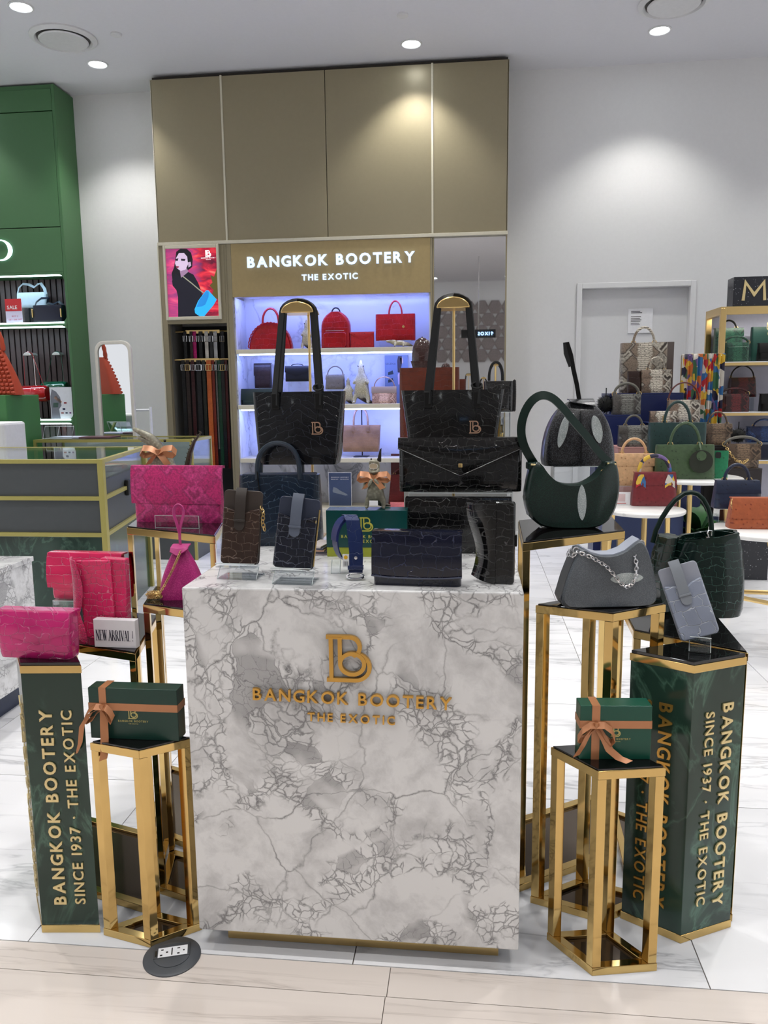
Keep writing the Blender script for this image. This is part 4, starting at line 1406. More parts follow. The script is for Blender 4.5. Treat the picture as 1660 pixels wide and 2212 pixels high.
lp = [(0.0, 0, h_ + 0.002), (-0.001, 0, h_ + 0.035), (0.004, 0, h_ + 0.06), (0.013, 0, h_ + 0.085), (0.012, 0, h_ + 0.105), (0.0, 0, h_ + 0.115), (-0.012, 0, h_ + 0.105), (-0.014, 0, h_ + 0.085), (-0.006, 0, h_ + 0.06), (-0.001, 0, h_ + 0.036)]
part('wrist_loop', MB().strap(smooth3(lp), (0.3, 1, 0), 0.008, 0.003, face=0.6), PK_LE, wr)
Lc = [(0.006, -0.026, h_ - 0.012), (-0.012, -0.040, h_ * 0.62), (-0.034, -0.050, h_ * 0.32), (-0.052, -0.044, 0.02)]
for i in range(34):
    a = i * 0.72
    rr = 0.020 - 0.010 * ((i * 7) % 11) / 11
    Lc.append((-0.068 + rr * 1.15 * math.cos(a), -0.030 + rr * 0.8 * math.sin(a), 0.006 + 0.016 * i / 34))
chain(Lc, 0.0040, 0.0012, GOLD2, wr)

# pink folded clutches on the wide low stand
q0 = oz(112, 1322, ZE)
k = mpp(q0)
zr = ZE + 22 * k * 1.0
acrylic_box(q0.x, q0.x + 0.13, q0.y + 0.01, q0.y + 0.085, ZE, ZE + 24 * k, 'small clear acrylic riser under the pink rounded clutch')
p = Vector((oy(196, 1290, q0.y + 0.05).x, q0.y + 0.05, ZE + 24 * k + 0.0005))
w_, h_ = 168 * k, 100 * k
bag('clutch_bag', 'glossy pink crocodile clutch with broad scales on a clear riser', 'clutch', p, w_, h_, 0.06, PK_CRB, math.radians(-3), 1.0, 0.7, 0.45, 0.2, fl_={'low': 0.26, 'shape': 'straight', 'th': 0.005}, group='pink bags on the left stands')
p = place(226, 1386, ZE, 0.03)
k = mpp(p)
fw = thing('folded_clutch', 'pink crocodile clutch standing upright, folded open like a book', 'clutch', p, math.radians(-4), 'pink bags on the left stands')
hh_ = 183 * k
part('right_cover', MB().plate([(18 * k, 0.0), (60 * k, 0.0), (64 * k, hh_ * 0.99), (8 * k, hh_)], -0.012, 0.014), PK_CR, fw, bevel=0.003)
part('middle_panel', MB().plate([(-34 * k, 0.012), (38 * k, 0.0), (34 * k, hh_ * 0.985), (-44 * k, hh_ * 0.97)], -0.022, -0.0125), PK_CR, fw, bevel=0.003)
gr = []
for i in range(15):
    t = i / 14
    row = []
    for j in range(9):
        u = j / 8
        xr = lerp(-36, -30, t) + 12 * math.sin(PI * min(1, max(0, (0.62 - abs(t - 0.35)) / 0.62))) - 10 * t
        x = lerp(-64, xr, u) * k
        row.append((x, -0.034 + 0.030 * (1 - u) ** 2 - 0.006 * math.sin(PI * u), hh_ * t * lerp(1.0, 0.985, u) + 0.02 * (1 - t) * (1 - u)))
    gr.append(row)
part('left_cover', MB().sheet([r_ for r_ in gr][::-1], 0.005), croc('pink_croc_fine', C(214, 60, 108), C(236, 128, 160), 0.010, 0.009, 0.3, 0.4), fw)

# NEW ARRIVAL block
p = place(254, 1399, ZE, 0.02)
k = mpp(p)
na = thing('sign_block', 'white acrylic block sign reading New Arrival', 'sign', p, math.radians(-3))
MILK = plain('milky_acrylic', C(226, 224, 228), 0.15)
part('block', MB().box(-48 * k, 48 * k, -0.011, 0.011, 0, 62 * k), MILK, na, False, 0.0015)
INK = plain('navy_ink', C(22, 22, 48), 0.5)


def serif(s, width, height, o, parent, m):
    """narrow serif capitals drawn as strokes"""
    th, tn, sf = 0.21, 0.085, 0.09
    L = {'N': [((0.12, 0), (0.12, 1), tn), ((0.12, 1), (0.82, 0), th), ((0.82, 0), (0.82, 1), tn)], 'E': [((0.18, 0), (0.18, 1), th), ((0.1, 0.97), (0.75, 0.97), tn), ((0.1, 0.03), (0.8, 0.03), tn), ((0.2, 0.52), (0.6, 0.52), tn)],
         'W': [((0.05, 1), (0.33, 0), th), ((0.33, 0), (0.58, 1), tn), ((0.5, 1), (0.8, 0), th), ((0.8, 0), (1.05, 1), tn)], 'A': [((0.1, 0), (0.45, 1), tn), ((0.45, 1), (0.82, 0), th), ((0.25, 0.34), (0.66, 0.34), tn)],
         'R': [((0.18, 0), (0.18, 1), th), ((0.18, 0.97), (0.6, 0.97), tn), ((0.66, 0.92), (0.66, 0.58), th * 0.8), ((0.18, 0.52), (0.6, 0.52), tn), ((0.42, 0.52), (0.86, 0), th)], 'I': [((0.25, 0), (0.25, 1), th)],
         'V': [((0.08, 1), (0.45, 0), th), ((0.45, 0), (0.82, 1), tn)], 'L': [((0.18, 0), (0.18, 1), th), ((0.1, 0.03), (0.75, 0.03), tn)], '!': [((0.1, 0.28), (0.1, 1), 0.1), ((0.1, 0.0), (0.1, 0.12), 0.1)]}
    adv = {'N': 1.0, 'E': 0.92, 'W': 1.14, 'A': 0.95, 'R': 0.98, 'I': 0.54, 'V': 0.9, 'L': 0.85, ' ': 0.42, '!': 0.3}
    tot = sum(adv[c] for c in s)
    sx_ = width / tot
    x = -width / 2
    for c in s:
        if c != ' ':
            mb = MB()
            for a, b, w_s in L[c]:
                mb.stroke([(x + a[0] * sx_, o[2] + a[1] * height), (x + b[0] * sx_, o[2] + b[1] * height)], w_s * sx_, o[1] - 0.0006, o[1])
                for e in (a, b):
                    if e[1] in (0, 1) and c not in '!':
                        mb.stroke([(x + (e[0] - 0.15) * sx_, o[2] + e[1] * height * 0.97 + 0.01 * height), (x + (e[0] + 0.15) * sx_, o[2] + e[1] * height * 0.97 + 0.01 * height)], sf * sx_ * 0.8, o[1] - 0.0006, o[1])
            part('letter', mb, m, parent, False)
        x += adv[c] * sx_


serif('NEW ARRIVAL !', 86 * k, 23 * k, (0, -0.0112, 16 * k), na, INK)

# magenta clutch on the pillar
p = place(88, 1421, ZPL, 0.05)
k = mpp(p)
bag('clutch_bag', 'magenta crocodile flap clutch on the left green pillar', 'clutch', p, 164 * k, 100 * k, 0.062, MG_CR, math.radians(-2), 1.05, 0.85, 0.3, 0.12, fl_={'low': 0.36, 'shape': 'v', 'v': 0.22, 'th': 0.005}, group='pink bags on the left stands')


# ------------------------------------------------------------------ gift boxes
def gift(label, loc, rz, w, h, d, green, vx, hz, bow, ends, logo_x, logo_z, lh):
    o = thing('gift_box', label, 'gift box', loc, rz, 'green gift boxes with copper ribbon')
    part('base', MB().box(-w / 2 + 0.001, w / 2 - 0.001, -d / 2 + 0.002, d / 2, 0, h), green, o, False, 0.001)
    part('lid', MB().box(-w / 2, w / 2, -d / 2, d / 2 - 0.004, -0.0, h + 0.0015), green, o, False, 0.0015)
    fy = -d / 2 - 0.0008
    rb = 0.019
    part('ribbon_across', MB().box(-w / 2 - 0.001, w / 2 + 0.001, fy, fy + 0.001, hz - rb / 2, hz + rb / 2).box(w / 2 + 0.0002, w / 2 + 0.001, fy, d / 2, hz - rb / 2, hz + rb / 2).box(-w / 2 - 0.001, -w / 2 - 0.0002, fy, d / 2, hz - rb / 2, hz + rb / 2), RIBBON, o, False)
    part('ribbon_upright', MB().box(vx - rb / 2, vx + rb / 2, fy - 0.0006, fy + 0.0008, 0, h + 0.002).box(vx - rb / 2, vx + rb / 2, fy, d / 2, h + 0.0016, h + 0.0026), RIBBON, o, False)
    bo = part('bow_knot', MB().loft([rrect(0.012, 0.008, 0.004, 3, z) for z in (hz - 0.007, hz - 0.004, hz + 0.004, hz + 0.007)]).tf(Matrix.Translation((vx, fy - 0.006, 0))), RIBBON, o)
    for pts, ww in bow:
        part('bow_loop', MB().strap([(vx + x, fy - y, hz + z) for x, y, z in pts], (0.15, 0.75, 0.65), ww, 0.001), RIBBON, o)
    for pts, ww in ends:
        part('ribbon_tail', MB().strap([(vx + x, fy - y, hz + z) for x, y, z in pts], (0.93, 0.25, 0.3), ww, 0.001), RIBBON, o)
    PRN = plain('gold_foil_print', C(190, 176, 110), 0.4, 0.3)
    part('logo', monogram(lh, 0.09, fy + 0.0002, fy + 0.0009).tf(Matrix.Translation((logo_x, 0, logo_z))), PRN, o, False)
    text('BANGKOK BOOTERY', lh * 2.9, FRONT(logo_x, fy + 0.0009, logo_z - lh * 0.72), 0.0007, PRN, o, 'caption', join=True, gap=0.2)
    text('THE EXOTIC', lh * 0.95, FRONT(logo_x, fy + 0.0009, logo_z - lh * 0.98), 0.0007, PRN, o, 'caption', join=True, gap=0.24)
    return o


ZH, ZF = 0.539, 0.530
LOOPS_A = [([(0, 0.004, 0), (-0.016, 0.012, 0.004), (-0.036, 0.014, -0.010), (-0.046, 0.010, -0.032), (-0.040, 0.006, -0.038), (-0.026, 0.004, -0.030), (-0.012, 0.003, -0.010), (0, 0.004, 0)], 0.017),
           ([(0, 0.004, 0), (0.012, 0.012, 0.003), (0.024, 0.013, -0.008), (0.030, 0.010, -0.026), (0.024, 0.007, -0.036), (0.016, 0.005, -0.026), (0.008, 0.004, -0.010), (0, 0.004, 0)], 0.017)]
TAILS_A = [([(0.0, 0.004, -0.002), (0.006, 0.012, -0.03), (0.008, 0.018, -0.07), (0.008, 0.024, -0.11), (0.006, 0.030, -0.128)], [0.012, 0.020, 0.021, 0.021, 0.021]), ([(-0.002, 0.004, -0.002), (-0.03, 0.012, -0.014), (-0.050, 0.018, -0.045), (-0.056, 0.022, -0.09), (-0.066, 0.024, -0.116)], [0.012, 0.016, 0.014, 0.012, 0.006])]
p = place(301, 1598, ZH, 0.055)
k = mpp(p)
gift('wide dark green gift box with a copper ribbon bow', p, math.radians(0), 196 * k, 112 * k, 0.05, plain('green_box_dark', C(16, 56, 46), 0.35), -66 * k, 72 * k, LOOPS_A, TAILS_A, -1 * k, 58 * k, 23 * k)
p = place(1322, 1641, ZF, 0.06)
k = mpp(p)
LOOPS_B = [([(x * 0.95, y, z * 0.95) for x, y, z in LOOPS_A[0][0]], 0.018), ([(x * 1.45, y, z * 1.2) for x, y, z in LOOPS_A[1][0]], 0.018)]
TAILS_B = [([(0.0, 0.004, -0.002), (0.018, 0.010, -0.030), (0.030, 0.014, -0.056), (0.052, 0.020, -0.074), (0.074, 0.028, -0.080)], [0.012, 0.018, 0.019, 0.019, 0.018]), ([(-0.002, 0.004, -0.002), (-0.02, 0.010, -0.022), (-0.034, 0.014, -0.05), (-0.046, 0.010, -0.074)], [0.012, 0.016, 0.017, 0.017])]
gift('small bright green gift box with a copper ribbon bow', p, math.radians(4), 150 * k, 118 * k, 0.055, GREENBOX, -42 * k, 78 * k, LOOPS_B, TAILS_B, 0.0, 62 * k, 22 * k)

# ------------------------------------------------------------------ goods on the right stands
ZB_, ZA, ZG, ZPR = 1.006, 0.851, 0.744, 0.747
GN_RAY = grain('dark_green_stingray', C(4, 26, 20), C(20, 60, 48), 420, 0.35, 0.6, 0.1)
GN_LE = plain('dark_green_leather', C(4, 32, 24), 0.4, spec=0.35)
BK_RAY = grain('black_stingray', C(18, 18, 20), C(84, 86, 92), 330, 0.3, 0.8, 0.2)
GY_RAY = grain('grey_stingray', C(82, 88, 94), C(112, 118, 124), 480, 0.4, 0.5, 0.1)
GY_LE = plain('grey_leather', C(80, 84, 88), 0.45)
PEARL = grain('pearl_stingray', C(176, 186, 186), C(226, 230, 228), 380, 0.35, 0.5, 0.2)
LIGHTGY = plain('pale_grey_leather', C(170, 176, 190), 0.4)


def eye_shape(cx_, cz_, L, wd, ang, y0, y1, n=12):
    pts = [(L / 2 * math.cos(PI * i / n), wd / 2 * math.sin(PI * i / n) ** 1.3) for i in range(n + 1)] + [(-L / 2 * math.cos(PI * i / n), -wd / 2 * math.sin(PI * i / n) ** 1.3) for i in range(1, n)]
    ca, sa = math.cos(ang), math.sin(ang)
    return MB().plate([(cx_ + x * ca - z * sa, cz_ + x * sa + z * ca) for x, z in pts], y0, y1)


def smooth2(pts, it=2):
    for _ in range(it):
        out = []
        n = len(pts)
        for i in range(n):
            a, b = pts[i], pts[(i + 1) % n]
            out += [(a[0] * 0.75 + b[0] * 0.25, a[1] * 0.75 + b[1] * 0.25), (a[0] * 0.25 + b[0] * 0.75, a[1] * 0.25 + b[1] * 0.75)]
        pts = out
    return pts


# dark green hobo
p = place(1232, 1142, ZB_, 0.06)
k = mpp(p)
ho = thing('hobo_bag', 'dark green stingray hobo bag with long leather strap', 'shoulder bag', p, math.radians(7), 'bags on the right stands')
prof = [(-74, 146), (-88, 138), (-96, 100), (-101, 64), (-92, 26), (-64, 2), (0, -2), (58, 0), (88, 26), (99, 70), (98, 110), (90, 142), (74, 142), (58, 116), (28, 96), (0, 92), (-30, 97), (-56, 118)]
PF = lambda s_, y_: [(x * k * s_, y_, 66 * k + (z - 66) * k * s_) for x, z in prof]
prof_c = prof[:12]
prof = smooth2(prof)
part('body', MB().loft([PF(0.95, 0.032), PF(1.0, 0.024), PF(1.0, -0.024), PF(0.95, -0.032)][::-1]), GN_RAY, ho, ang=50)
part('side_gusset', MB().strap([(x * k * 0.985, 0.002, 66 * k + (z - 66) * k * 0.985) for x, z in prof_c[1:6]], (0, 1, 0), 0.046, 0.002), GN_LE, ho)
part('eye_mark', eye_shape(18 * k, 56 * k, 76 * k, 19 * k, math.radians(92), -0.0335, -0.030), PEARL, ho, label='pale eye shaped stingray mark')
sp = [(-80, 138), (-90, 152), (-104, 176), (-112, 206), (-108, 240), (-94, 268), (-76, 282), (-58, 282), (-40, 272), (-20, 250), (4, 222), (28, 196), (50, 168), (70, 146), (82, 138)]
part('strap', MB().strap(smooth3([(x * k, 0.0 - 0.02 * math.sin(PI * i / 14), z * k) for i, (x, z) in enumerate(sp)]), (0.15, 1, 0.25), 0.024, 0.004, face=0.72), GN_LE, ho)
for sx_ in (-82, 80):
    part('strap_bar', MB().tube([((sx_ - 9) * k, -0.026, 138 * k), ((sx_ + 9) * k, -0.026, 136 * k)], 0.003, 8), PALEGOLD, ho)
    part('strap_loop', MB().box((sx_ - 14) * k, (sx_ + 12) * k, -0.022, 0.018, 126 * k, 142 * k), GN_LE, ho, False, 0.004)
chain([(60 * k, -0.01, 118 * k), (66 * k, -0.016, 125 * k), (74 * k, -0.02, 131 * k)], 0.004, 0.001, GOLD2, ho, 'zip_pull')

# black dome bag behind on an acrylic riser
Yd = p.y + 0.17
q0 = oy(1250, 1006, Yd)
k = mpp(q0)
acrylic_box(q0.x - 0.075, q0.x + 0.075, Yd - 0.01, Yd + 0.09, ZB_, q0.z, 'clear acrylic riser under the black stingray dome bag')
do = thing('dome_bag', 'black stingray dome bag with two pale eye marks and upright strap', 'handbag', (q0.x, Yd + 0.04, q0.z), math.radians(4), 'bags on the right stands')
rings = []
h_ = 140 * k
for i in range(13):
    t = i / 12
    s_ = max(0.17, math.sqrt(max(0, 1 - (t * 0.985) ** 2.4))) * (0.97 if i == 0 else 1)
    ww, dd = 152 * k * s_, 0.10 * s_
    ring = rrect(ww, dd, 0.02 * s_, 4, h_ * t)
    ring = [(x, y - (0.014 * s_ * (1 - abs(x) / (ww / 2)) if y < 0 else 0), z) for x, y, z in ring]
    rings.append(ring)
part('body', MB().loft(rings), BK_RAY, do, ang=50)
part('front_seam', MB().tube([(0.0, -0.064 * max(0.17, math.sqrt(max(0, 1 - (t * 0.985) ** 2.4))) - 0.001, h_ * t) for t in [i / 12 for i in range(0, 11)]], 0.002, 6), BLK_LE, do)
part('eye_mark', eye_shape(-38 * k, 74 * k, 70 * k, 17 * k, math.radians(76), -0.0550, -0.040), PEARL, do, label='pale eye shaped stingray mark')
part('eye_mark', eye_shape(34 * k, 78 * k, 60 * k, 21 * k, math.radians(102), -0.0550, -0.040), PEARL, do, label='pale eye shaped stingray mark')
part('top_flap', MB().sheet([[(lerp(-22, 32, j / 6) * k, lerp(0.016, -0.022, i / 2) if i < 3 else -0.024 - 0.006 * (i - 2), h_ + 0.004 - (0 if i < 2 else (i - 1) * 5 * k * (0.35 + 0.65 * j / 6))) for j in range(7)] for i in range(5)], 0.003), BK_RAY, do)
part('wrist_strap', MB().strap([(2 * k, 0, h_ + 0.002), (-4 * k, 0, h_ + 34 * k), (-12 * k, 0, h_ + 66 * k), (-18 * k, 0, h_ + 96 * k), (-27 * k, 0, h_ + 122 * k), (-31 * k, 0, h_ + 122 * k), (-29 * k, 0, h_ + 100 * k), (-18 * k, 0, h_ + 72 * k)], (0.5, 1, 0), 0.013, 0.004, face=0.7), BLK_LE, do)

# grey chain bag
p = place(1308, 1312, ZA, 0.06)
k = mpp(p)
gy = thing('shoulder_bag', 'grey stingray shoulder bag with silver chain and pale eye mark', 'shoulder bag', p, math.radians(9), 'bags on the right stands')
prof = [(-104, 22), (-98, 8), (-84, 0), (0, 0), (84, 0), (100, 8), (104, 24), (98, 60), (84, 112), (72, 138), (62, 144), (50, 136), (30, 120), (6, 112), (-20, 112), (-42, 118), (-58, 128), (-66, 126), (-78, 104), (-92, 66)]
PF = lambda s_, y_: [(x * k * s_, y_, 70 * k + (z - 70) * k * s_) for x, z in prof]
prof = smooth2(prof, 1)
part('body', MB().loft([PF(0.96, 0.036), PF(1.0, 0.028), PF(1.0, -0.028), PF(0.96, -0.036)][::-1]), GY_RAY, gy, ang=50)
part('side_gusset', MB().strap([(x * k * 1.008, 0, 70 * k + (z - 70) * k * 1.008) for x, z in [(-66, 126), (-78, 104), (-92, 66), (-104, 22), (-98, 8), (-84, 0)]], (0, 1, 0), 0.054, 0.002), GY_LE, gy)
part('zip_top', MB().strap([(x * k, 0, z * k + 0.0015) for x, z in [(-58, 128), (-42, 118), (-20, 112), (6, 112), (30, 120), (50, 136), (62, 144)]], (0, 1, 0), 0.050, 0.003), LIGHTGY, gy)
part('eye_mark', eye_shape(34 * k, 64 * k, 70 * k, 24 * k, math.radians(2), -0.0375, -0.034), PEARL, gy, label='pale eye shaped stingray mark')
chain([(-70 * k, -0.034, 122 * k), (-44 * k, -0.042, 112 * k), (-14 * k, -0.044, 94 * k), (6 * k, -0.046, 72 * k), (18 * k, -0.047, 56 * k), (30 * k, -0.048, 47 * k), (42 * k, -0.048, 52 * k), (50 * k, -0.047, 68 * k), (52 * k, -0.044, 92 * k), (50 * k, -0.036, 112 * k), (44 * k, -0.02, 124 * k)], 0.0062, 0.0017, SILVER, gy)
for sx_, sz_ in ((-72, 124), (68, 136)):
    part('chain_ring', MB().tube([(sx_ * k + 0.007 * math.cos(2 * PI * q_ / 12), -0.02, sz_ * k + 0.007 * math.sin(2 * PI * q_ / 12)) for q_ in range(12)], 0.0018, 6, close=True), SILVER, gy)
chain([(-72 * k, -0.03, 120 * k), (-84 * k, -0.03, 112 * k), (-90 * k, -0.02, 116 * k), (-82 * k, -0.01, 122 * k)], 0.006, 0.0016, SILVER, gy, 'chain_tail')

# dark green bucket bag
p = place(1508, 1330, ZG, 0.11)
k = mpp(p)
GN_CR = croc('dark_green_croc', C(8, 32, 27), C(84, 128, 116), 0.030, 0.024, 0.2, 0.6, mort=0.0013, gf=0.5)
bu = thing('bucket_bag', 'dark green crocodile bucket bag with gathered sides behind the phone pouch', 'handbag', p, math.radians(-4), 'bags on the right stands')
rings = []
h_ = 168 * k
for i in range(13):
    t = i / 12
    ww = lerp(172, 118, t ** 2.2) * k * (0.96 if i == 0 else 1)
    dd = lerp(0.15, 0.11, t)
    ring = []
    for q_ in range(28):
        a = 2 * PI * q_ / 28
        ca, sa = math.cos(a), math.sin(a)
        rr = 1.0 / ((abs(ca) ** 3 + abs(sa) ** 3) ** (1 / 3))
        pl = 1 + 0.05 * t * math.sin(a * 9)
        ring.append((ww / 2 * ca * rr * pl + (10 * k * t), dd / 2 * sa * rr * pl, h_ * t + 10 * k * t * t * math.cos(a)))
    rings.append(ring)
inn = [[(0.9 * x + 0.001, 0.86 * y, z - 0.03 * j) for x, y, z in rings[-1]] for j in (0.05, 1.0)]
part('body', MB().loft(rings + inn), GN_CR, bu, ang=50)
part('collar', MB().loft([[(x * 1.02, y * 1.03, z - dz) for x, y, z in rings[-1]] for dz in (0.034, 0.002)], cap=False), GN_LE, bu, ang=60)
part('gathered_side', MB().loft([[(-70 * k - 14 * k * math.sin(PI * t) * (1 if math.cos(a) < 0 else 0.6) + 20 * k * math.cos(a) * (1 + 0.16 * math.sin(7 * a + 9 * t)), -0.02 + 0.045 * math.sin(a) * (1 + 0.14 * math.sin(6 * a)), 8 * k + 158 * k * t) for a in [2 * PI * q_ / 20 for q_ in range(20)]] for t in [i / 8 for i in range(9)]]), GN_CR, bu, ang=60)
part('handle', MB().tube([(x * k, 0.01 + 0.02 * math.sin(PI * i / 14), z * k) for i, (x, z) in enumerate([(-98, 146), (-92, 172), (-82, 196), (-68, 220), (-54, 238), (-36, 252), (-22, 255), (-8, 251), (4, 240), (14, 222), (20, 202), (22, 184), (23, 164), (23, 150)])], 0.0075, 10), GN_LE, bu)
part('lock', MB().tube([(8 * k, -0.042, 168 * k), (4 * k, -0.046, 176 * k), (6 * k, -0.044, 182 * k), (14 * k, -0.036, 180 * k), (14 * k, -0.036, 170 * k)], 0.0024, 8).box(2 * k, 10 * k, -0.052, -0.040, 158 * k, 168 * k), SILVER, bu, ang=50)

# grey phone pouch on an easel on the pillar
p = place(1513, 1412, ZPR)
k = mpp(p)
easel((p.x + 0.006, p.y + 0.026, ZPR), math.radians(-14), 0.050, 'clear acrylic easel under the pale grey phone pouch on the pillar', G_EAS)
CR_GRY = croc('pale_grey_croc', C(140, 148, 166), C(214, 220, 230), 0.034, 0.034, 0.35, 0.2, mort=0.0014, gf=0.9)
phone_pouch('pale grey crocodile phone pouch tilted on the right green pillar', (p.x + 0.004, p.y + 0.018, ZPR + 0.038), math.radians(-6), 84 * k, 162 * k, 0.20, CR_GRY, plain('cool_grey_leather', C(150, 154, 166), 0.45), plain('warm_grey_strap', C(128, 134, 142), 0.45), 'phone pouches with strap closures', roll=math.radians(-19), loop=0.008)

# ------------------------------------------------------------------ stuffed crocodile figures
def skin(name, vs_, es_, rad, m, parent, sub=2):
    me = bpy.data.meshes.new(name)
    me.from_pydata(vs_, es_, [])
    o = link(name, me, None, parent)
    sm = o.modifiers.new('skin', 'SKIN')
    sm.use_smooth_shade = True
    for i, r in enumerate(rad):
        rr = r if isinstance(r, tuple) else (r, r)
        me.skin_vertices[0].data[i].radius = rr
        me.skin_vertices[0].data[i].use_root = (i == 0)
    s = o.modifiers.new('sub', 'SUBSURF')
    s.levels = s.render_levels = sub
    me.materials.append(m)
    return o


def croc_skin_mat(name, back, belly):
    m, t, b = new(name)
    tc = nd(t, 'TexCoord')
    s = nd(t, 'SeparateXYZ', {0: tc.outputs['Object']})
    v = nd(t, 'TexVoronoi', {'Vector': tc.outputs['Object'], 'Scale': 120.0})
    n = nd(t, 'TexNoise', {'Vector': tc.outputs['Object'], 'Scale': 26.0})
    f = ramp(t, smath(t, 'ADD', smath(t, 'MULTIPLY', s.outputs[1], 12.0), smath(t, 'MULTIPLY', n.outputs[0], 0.6)), [(0.05, g(0.0)), (0.35, g(1.0))])
    c = mix(t, f, belly, back)
    c = mix(t, 1.0, c, ramp(t, v.outputs['Distance'], [(0.1, g(1.0)), (0.6, g(0.6))]), 'MULTIPLY')
    t.links.new(c, b.inputs['Base Color'])
    b.inputs['Roughness'].default_value = 0.35
    bump(t, b, v.outputs['Distance'], -0.6, 0.003)
    return m


CF1 = croc_skin_mat('pale_croc_hide', C(120, 106, 78), C(206, 196, 160))
CF2 = croc_skin_mat('brown_croc_hide', C(76, 66, 54), C(176, 172, 150))


def croc_figure(label, loc, h, rz, m, pose='up', group='stuffed crocodile figures'):
    o = thing('crocodile_figure', label, 'crocodile figure', loc, rz, group)
    V = [(0, 0, .25), (0, -.02, .42), (0, 0, .58), (0, .0, .70), (0, -.02, .79)]
    R = [(.13, .11), (.13, .12), (.11, .09), (.075, .07), (.085, .07)]
    E = [(0, 1), (1, 2), (2, 3), (3, 4)]

    def ch(i0, pts, rs):
        i = i0
        for p, r in zip(pts, rs):
            V.append(p); R.append(r); E.append((i, len(V) - 1)); i = len(V) - 1
    ch(0, [(0, .12, .14), (.06, .22, .06), (.16, .26, .03), (.26, .22, .02)], [.09, .06, .04, .015])
    for s in (-1, 1):
        ch(0, [(s * .13, -.01, .20), (s * .17, -.05, .11), (s * .16, -.06, .035), (s * .17, -.12, .02)], [.07, .055, .04, .03])
        if pose == 'crossed':
            ch(2, [(s * .15, -.05, .55), (s * .20, -.13, .40), (s * .08, -.20, .50), (s * .02, -.22, .60)], [.055, .045, .036, .028])
        else:
            ch(2, [(s * .13, -.03, .55), (s * .17, -.08, .46), (s * .12, -.13, .52)], [.05, .035, .025])
    if pose == 'up':
        ch(4, [(0, -.03, .87), (0, -.03, .95), (0, -.02, 1.0)], [(.06, .05), (.04, .035), .02])
    elif pose == 'open':
        pass
    o_ = None
    if pose == 'crossed':       # jaws wide open towards the viewer
        ch(4, [(0, -.10, .90), (0, -.20, .93)], [(.11, .05), (.085, .035)])
        ch(4, [(0, -.12, .735), (0, -.22, .72)], [(.12, .03), (.095, .025)])
    elif pose == 'left':
        ch(4, [(-.10, -.03, .86), (-.22, -.04, .93), (-.33, -.05, .985)], [(.07, .06), (.05, .04), .022])
        ch(4, [(-.10, -.04, .80), (-.20, -.05, .845), (-.28, -.06, .885)], [.05, .032, .015])
    V2 = [(x * h, y * h, z * h) for x, y, z in V]
    R2 = [tuple(a * h for a in r) if isinstance(r, tuple) else r * h for r in R]
    skin('body', V2, E, R2, m, o, 2)
    ez = .855 if pose != 'crossed' else .955
    EYE_ = plain('glass_eye', C(20, 16, 10), 0.1)
    for s in (-1, 1):
        part('eye', MB().lathe([(0, -.018 * h), (.013 * h, -.012 * h), (.018 * h, 0), (.013 * h, .012 * h), (0, .018 * h)], 10).tf(Matrix.Translation((s * .065 * h, -.06 * h, ez * h - (.0 if pose != 'left' else .02 * h)))), EYE_, o)
    return o


def bow(parent, c, s, name='ribbon_bow'):
    x, y, z = c
    o = part(name, MB().loft([rrect(0.3 * s, 0.2 * s, 0.08 * s, 3, zz) for zz in (-0.16 * s, -0.1 * s, 0.1 * s, 0.16 * s)]).tf(Matrix.Translation(c)), RIBBON, parent)
    for sd in (-1, 1):
        lp = [(0, 0, 0), (sd * .35 * s, -.1 * s, .22 * s), (sd * .8 * s, -.1 * s, .26 * s), (sd * 1.0 * s, 0, .0), (sd * .8 * s, .06 * s, -.16 * s), (sd * .35 * s, .05 * s, -.08 * s), (0, 0, 0)]
        part('loop', MB().strap([(x + a, y + b, z + c_) for a, b, c_ in lp], (0.0, 0.6, 0.8), .36 * s, .02 * s), RIBBON, o)
        tl = [(0, 0, 0), (sd * .3 * s, -.12 * s, -.3 * s), (sd * .55 * s, -.14 * s, -.62 * s)]
        part('tail', MB().strap([(x + a, y + b, z + c_) for a, b, c_ in tl], (0.9, 0.3, 0.3), .34 * s, .02 * s), RIBBON, o)
    return o


# on the green box
zb = ZC + gh + 0.0005
fp = Vector((oy(812, 1100, gb.y).x, gb.y + 0.002, zb))
k = mpp(fp)
cf = croc_figure('crocodile figure with open jaws and copper bow standing on the green box', fp, 112 * k, math.radians(-3), CF2, 'crossed')
bow(cf, (0, -0.026, 68 * k), 36 * k)
part('price_label', MB().box(-0.012, 0.012, -0.033, -0.032, 0.012, 0.026), WHITE, cf, False)
MOUTH = plain('mouth_lining', C(186, 168, 140), 0.5)
part('mouth', MB().loft([[(0.0075 * 1.6 * math.cos(a) * s_, -0.026 + y_, 93 * k + 0.0085 * math.sin(a) * s_) for a in [2 * PI * q_ / 14 for q_ in range(14)]] for y_, s_ in ((0.008, 0.9), (0.0, 1.0), (-0.001, 0.9))]), MOUTH, cf)
tooth = MB()
for i in range(9):
    a = PI * (i + 0.5) / 9
    for sg in (-1, 1):
        cx_, cz_ = 0.0122 * math.cos(a), 93 * k + sg * 0.0088 * math.sin(a)
        tooth.lathe([(0.0010, 0), (0.0006, -sg * 0.0015), (0.0001, -sg * 0.003)], 5, cx_, -0.0275).tf(Matrix.Identity(4))
        n_ = 15
        tooth.v[-n_:] = [(x, y, z + cz_) for x, y, z in tooth.v[-n_:]]
part('teeth', tooth, WHITE, cf)
sp_ = MB()
for i in range(9):
    t = i / 8
    sp_.loft([[(0.010 + 0.004 * t + s_ * 0.006 * (1 - t * 0.6), 0.006 + 0.002 * t, 100 * k + 0.030 * t + dz) for s_ in (-1, 0, 1)] for dz in (0, 0.004)] + [[(0.014 + 0.004 * t, 0.006, 100 * k + 0.030 * t + 0.009)] * 3])
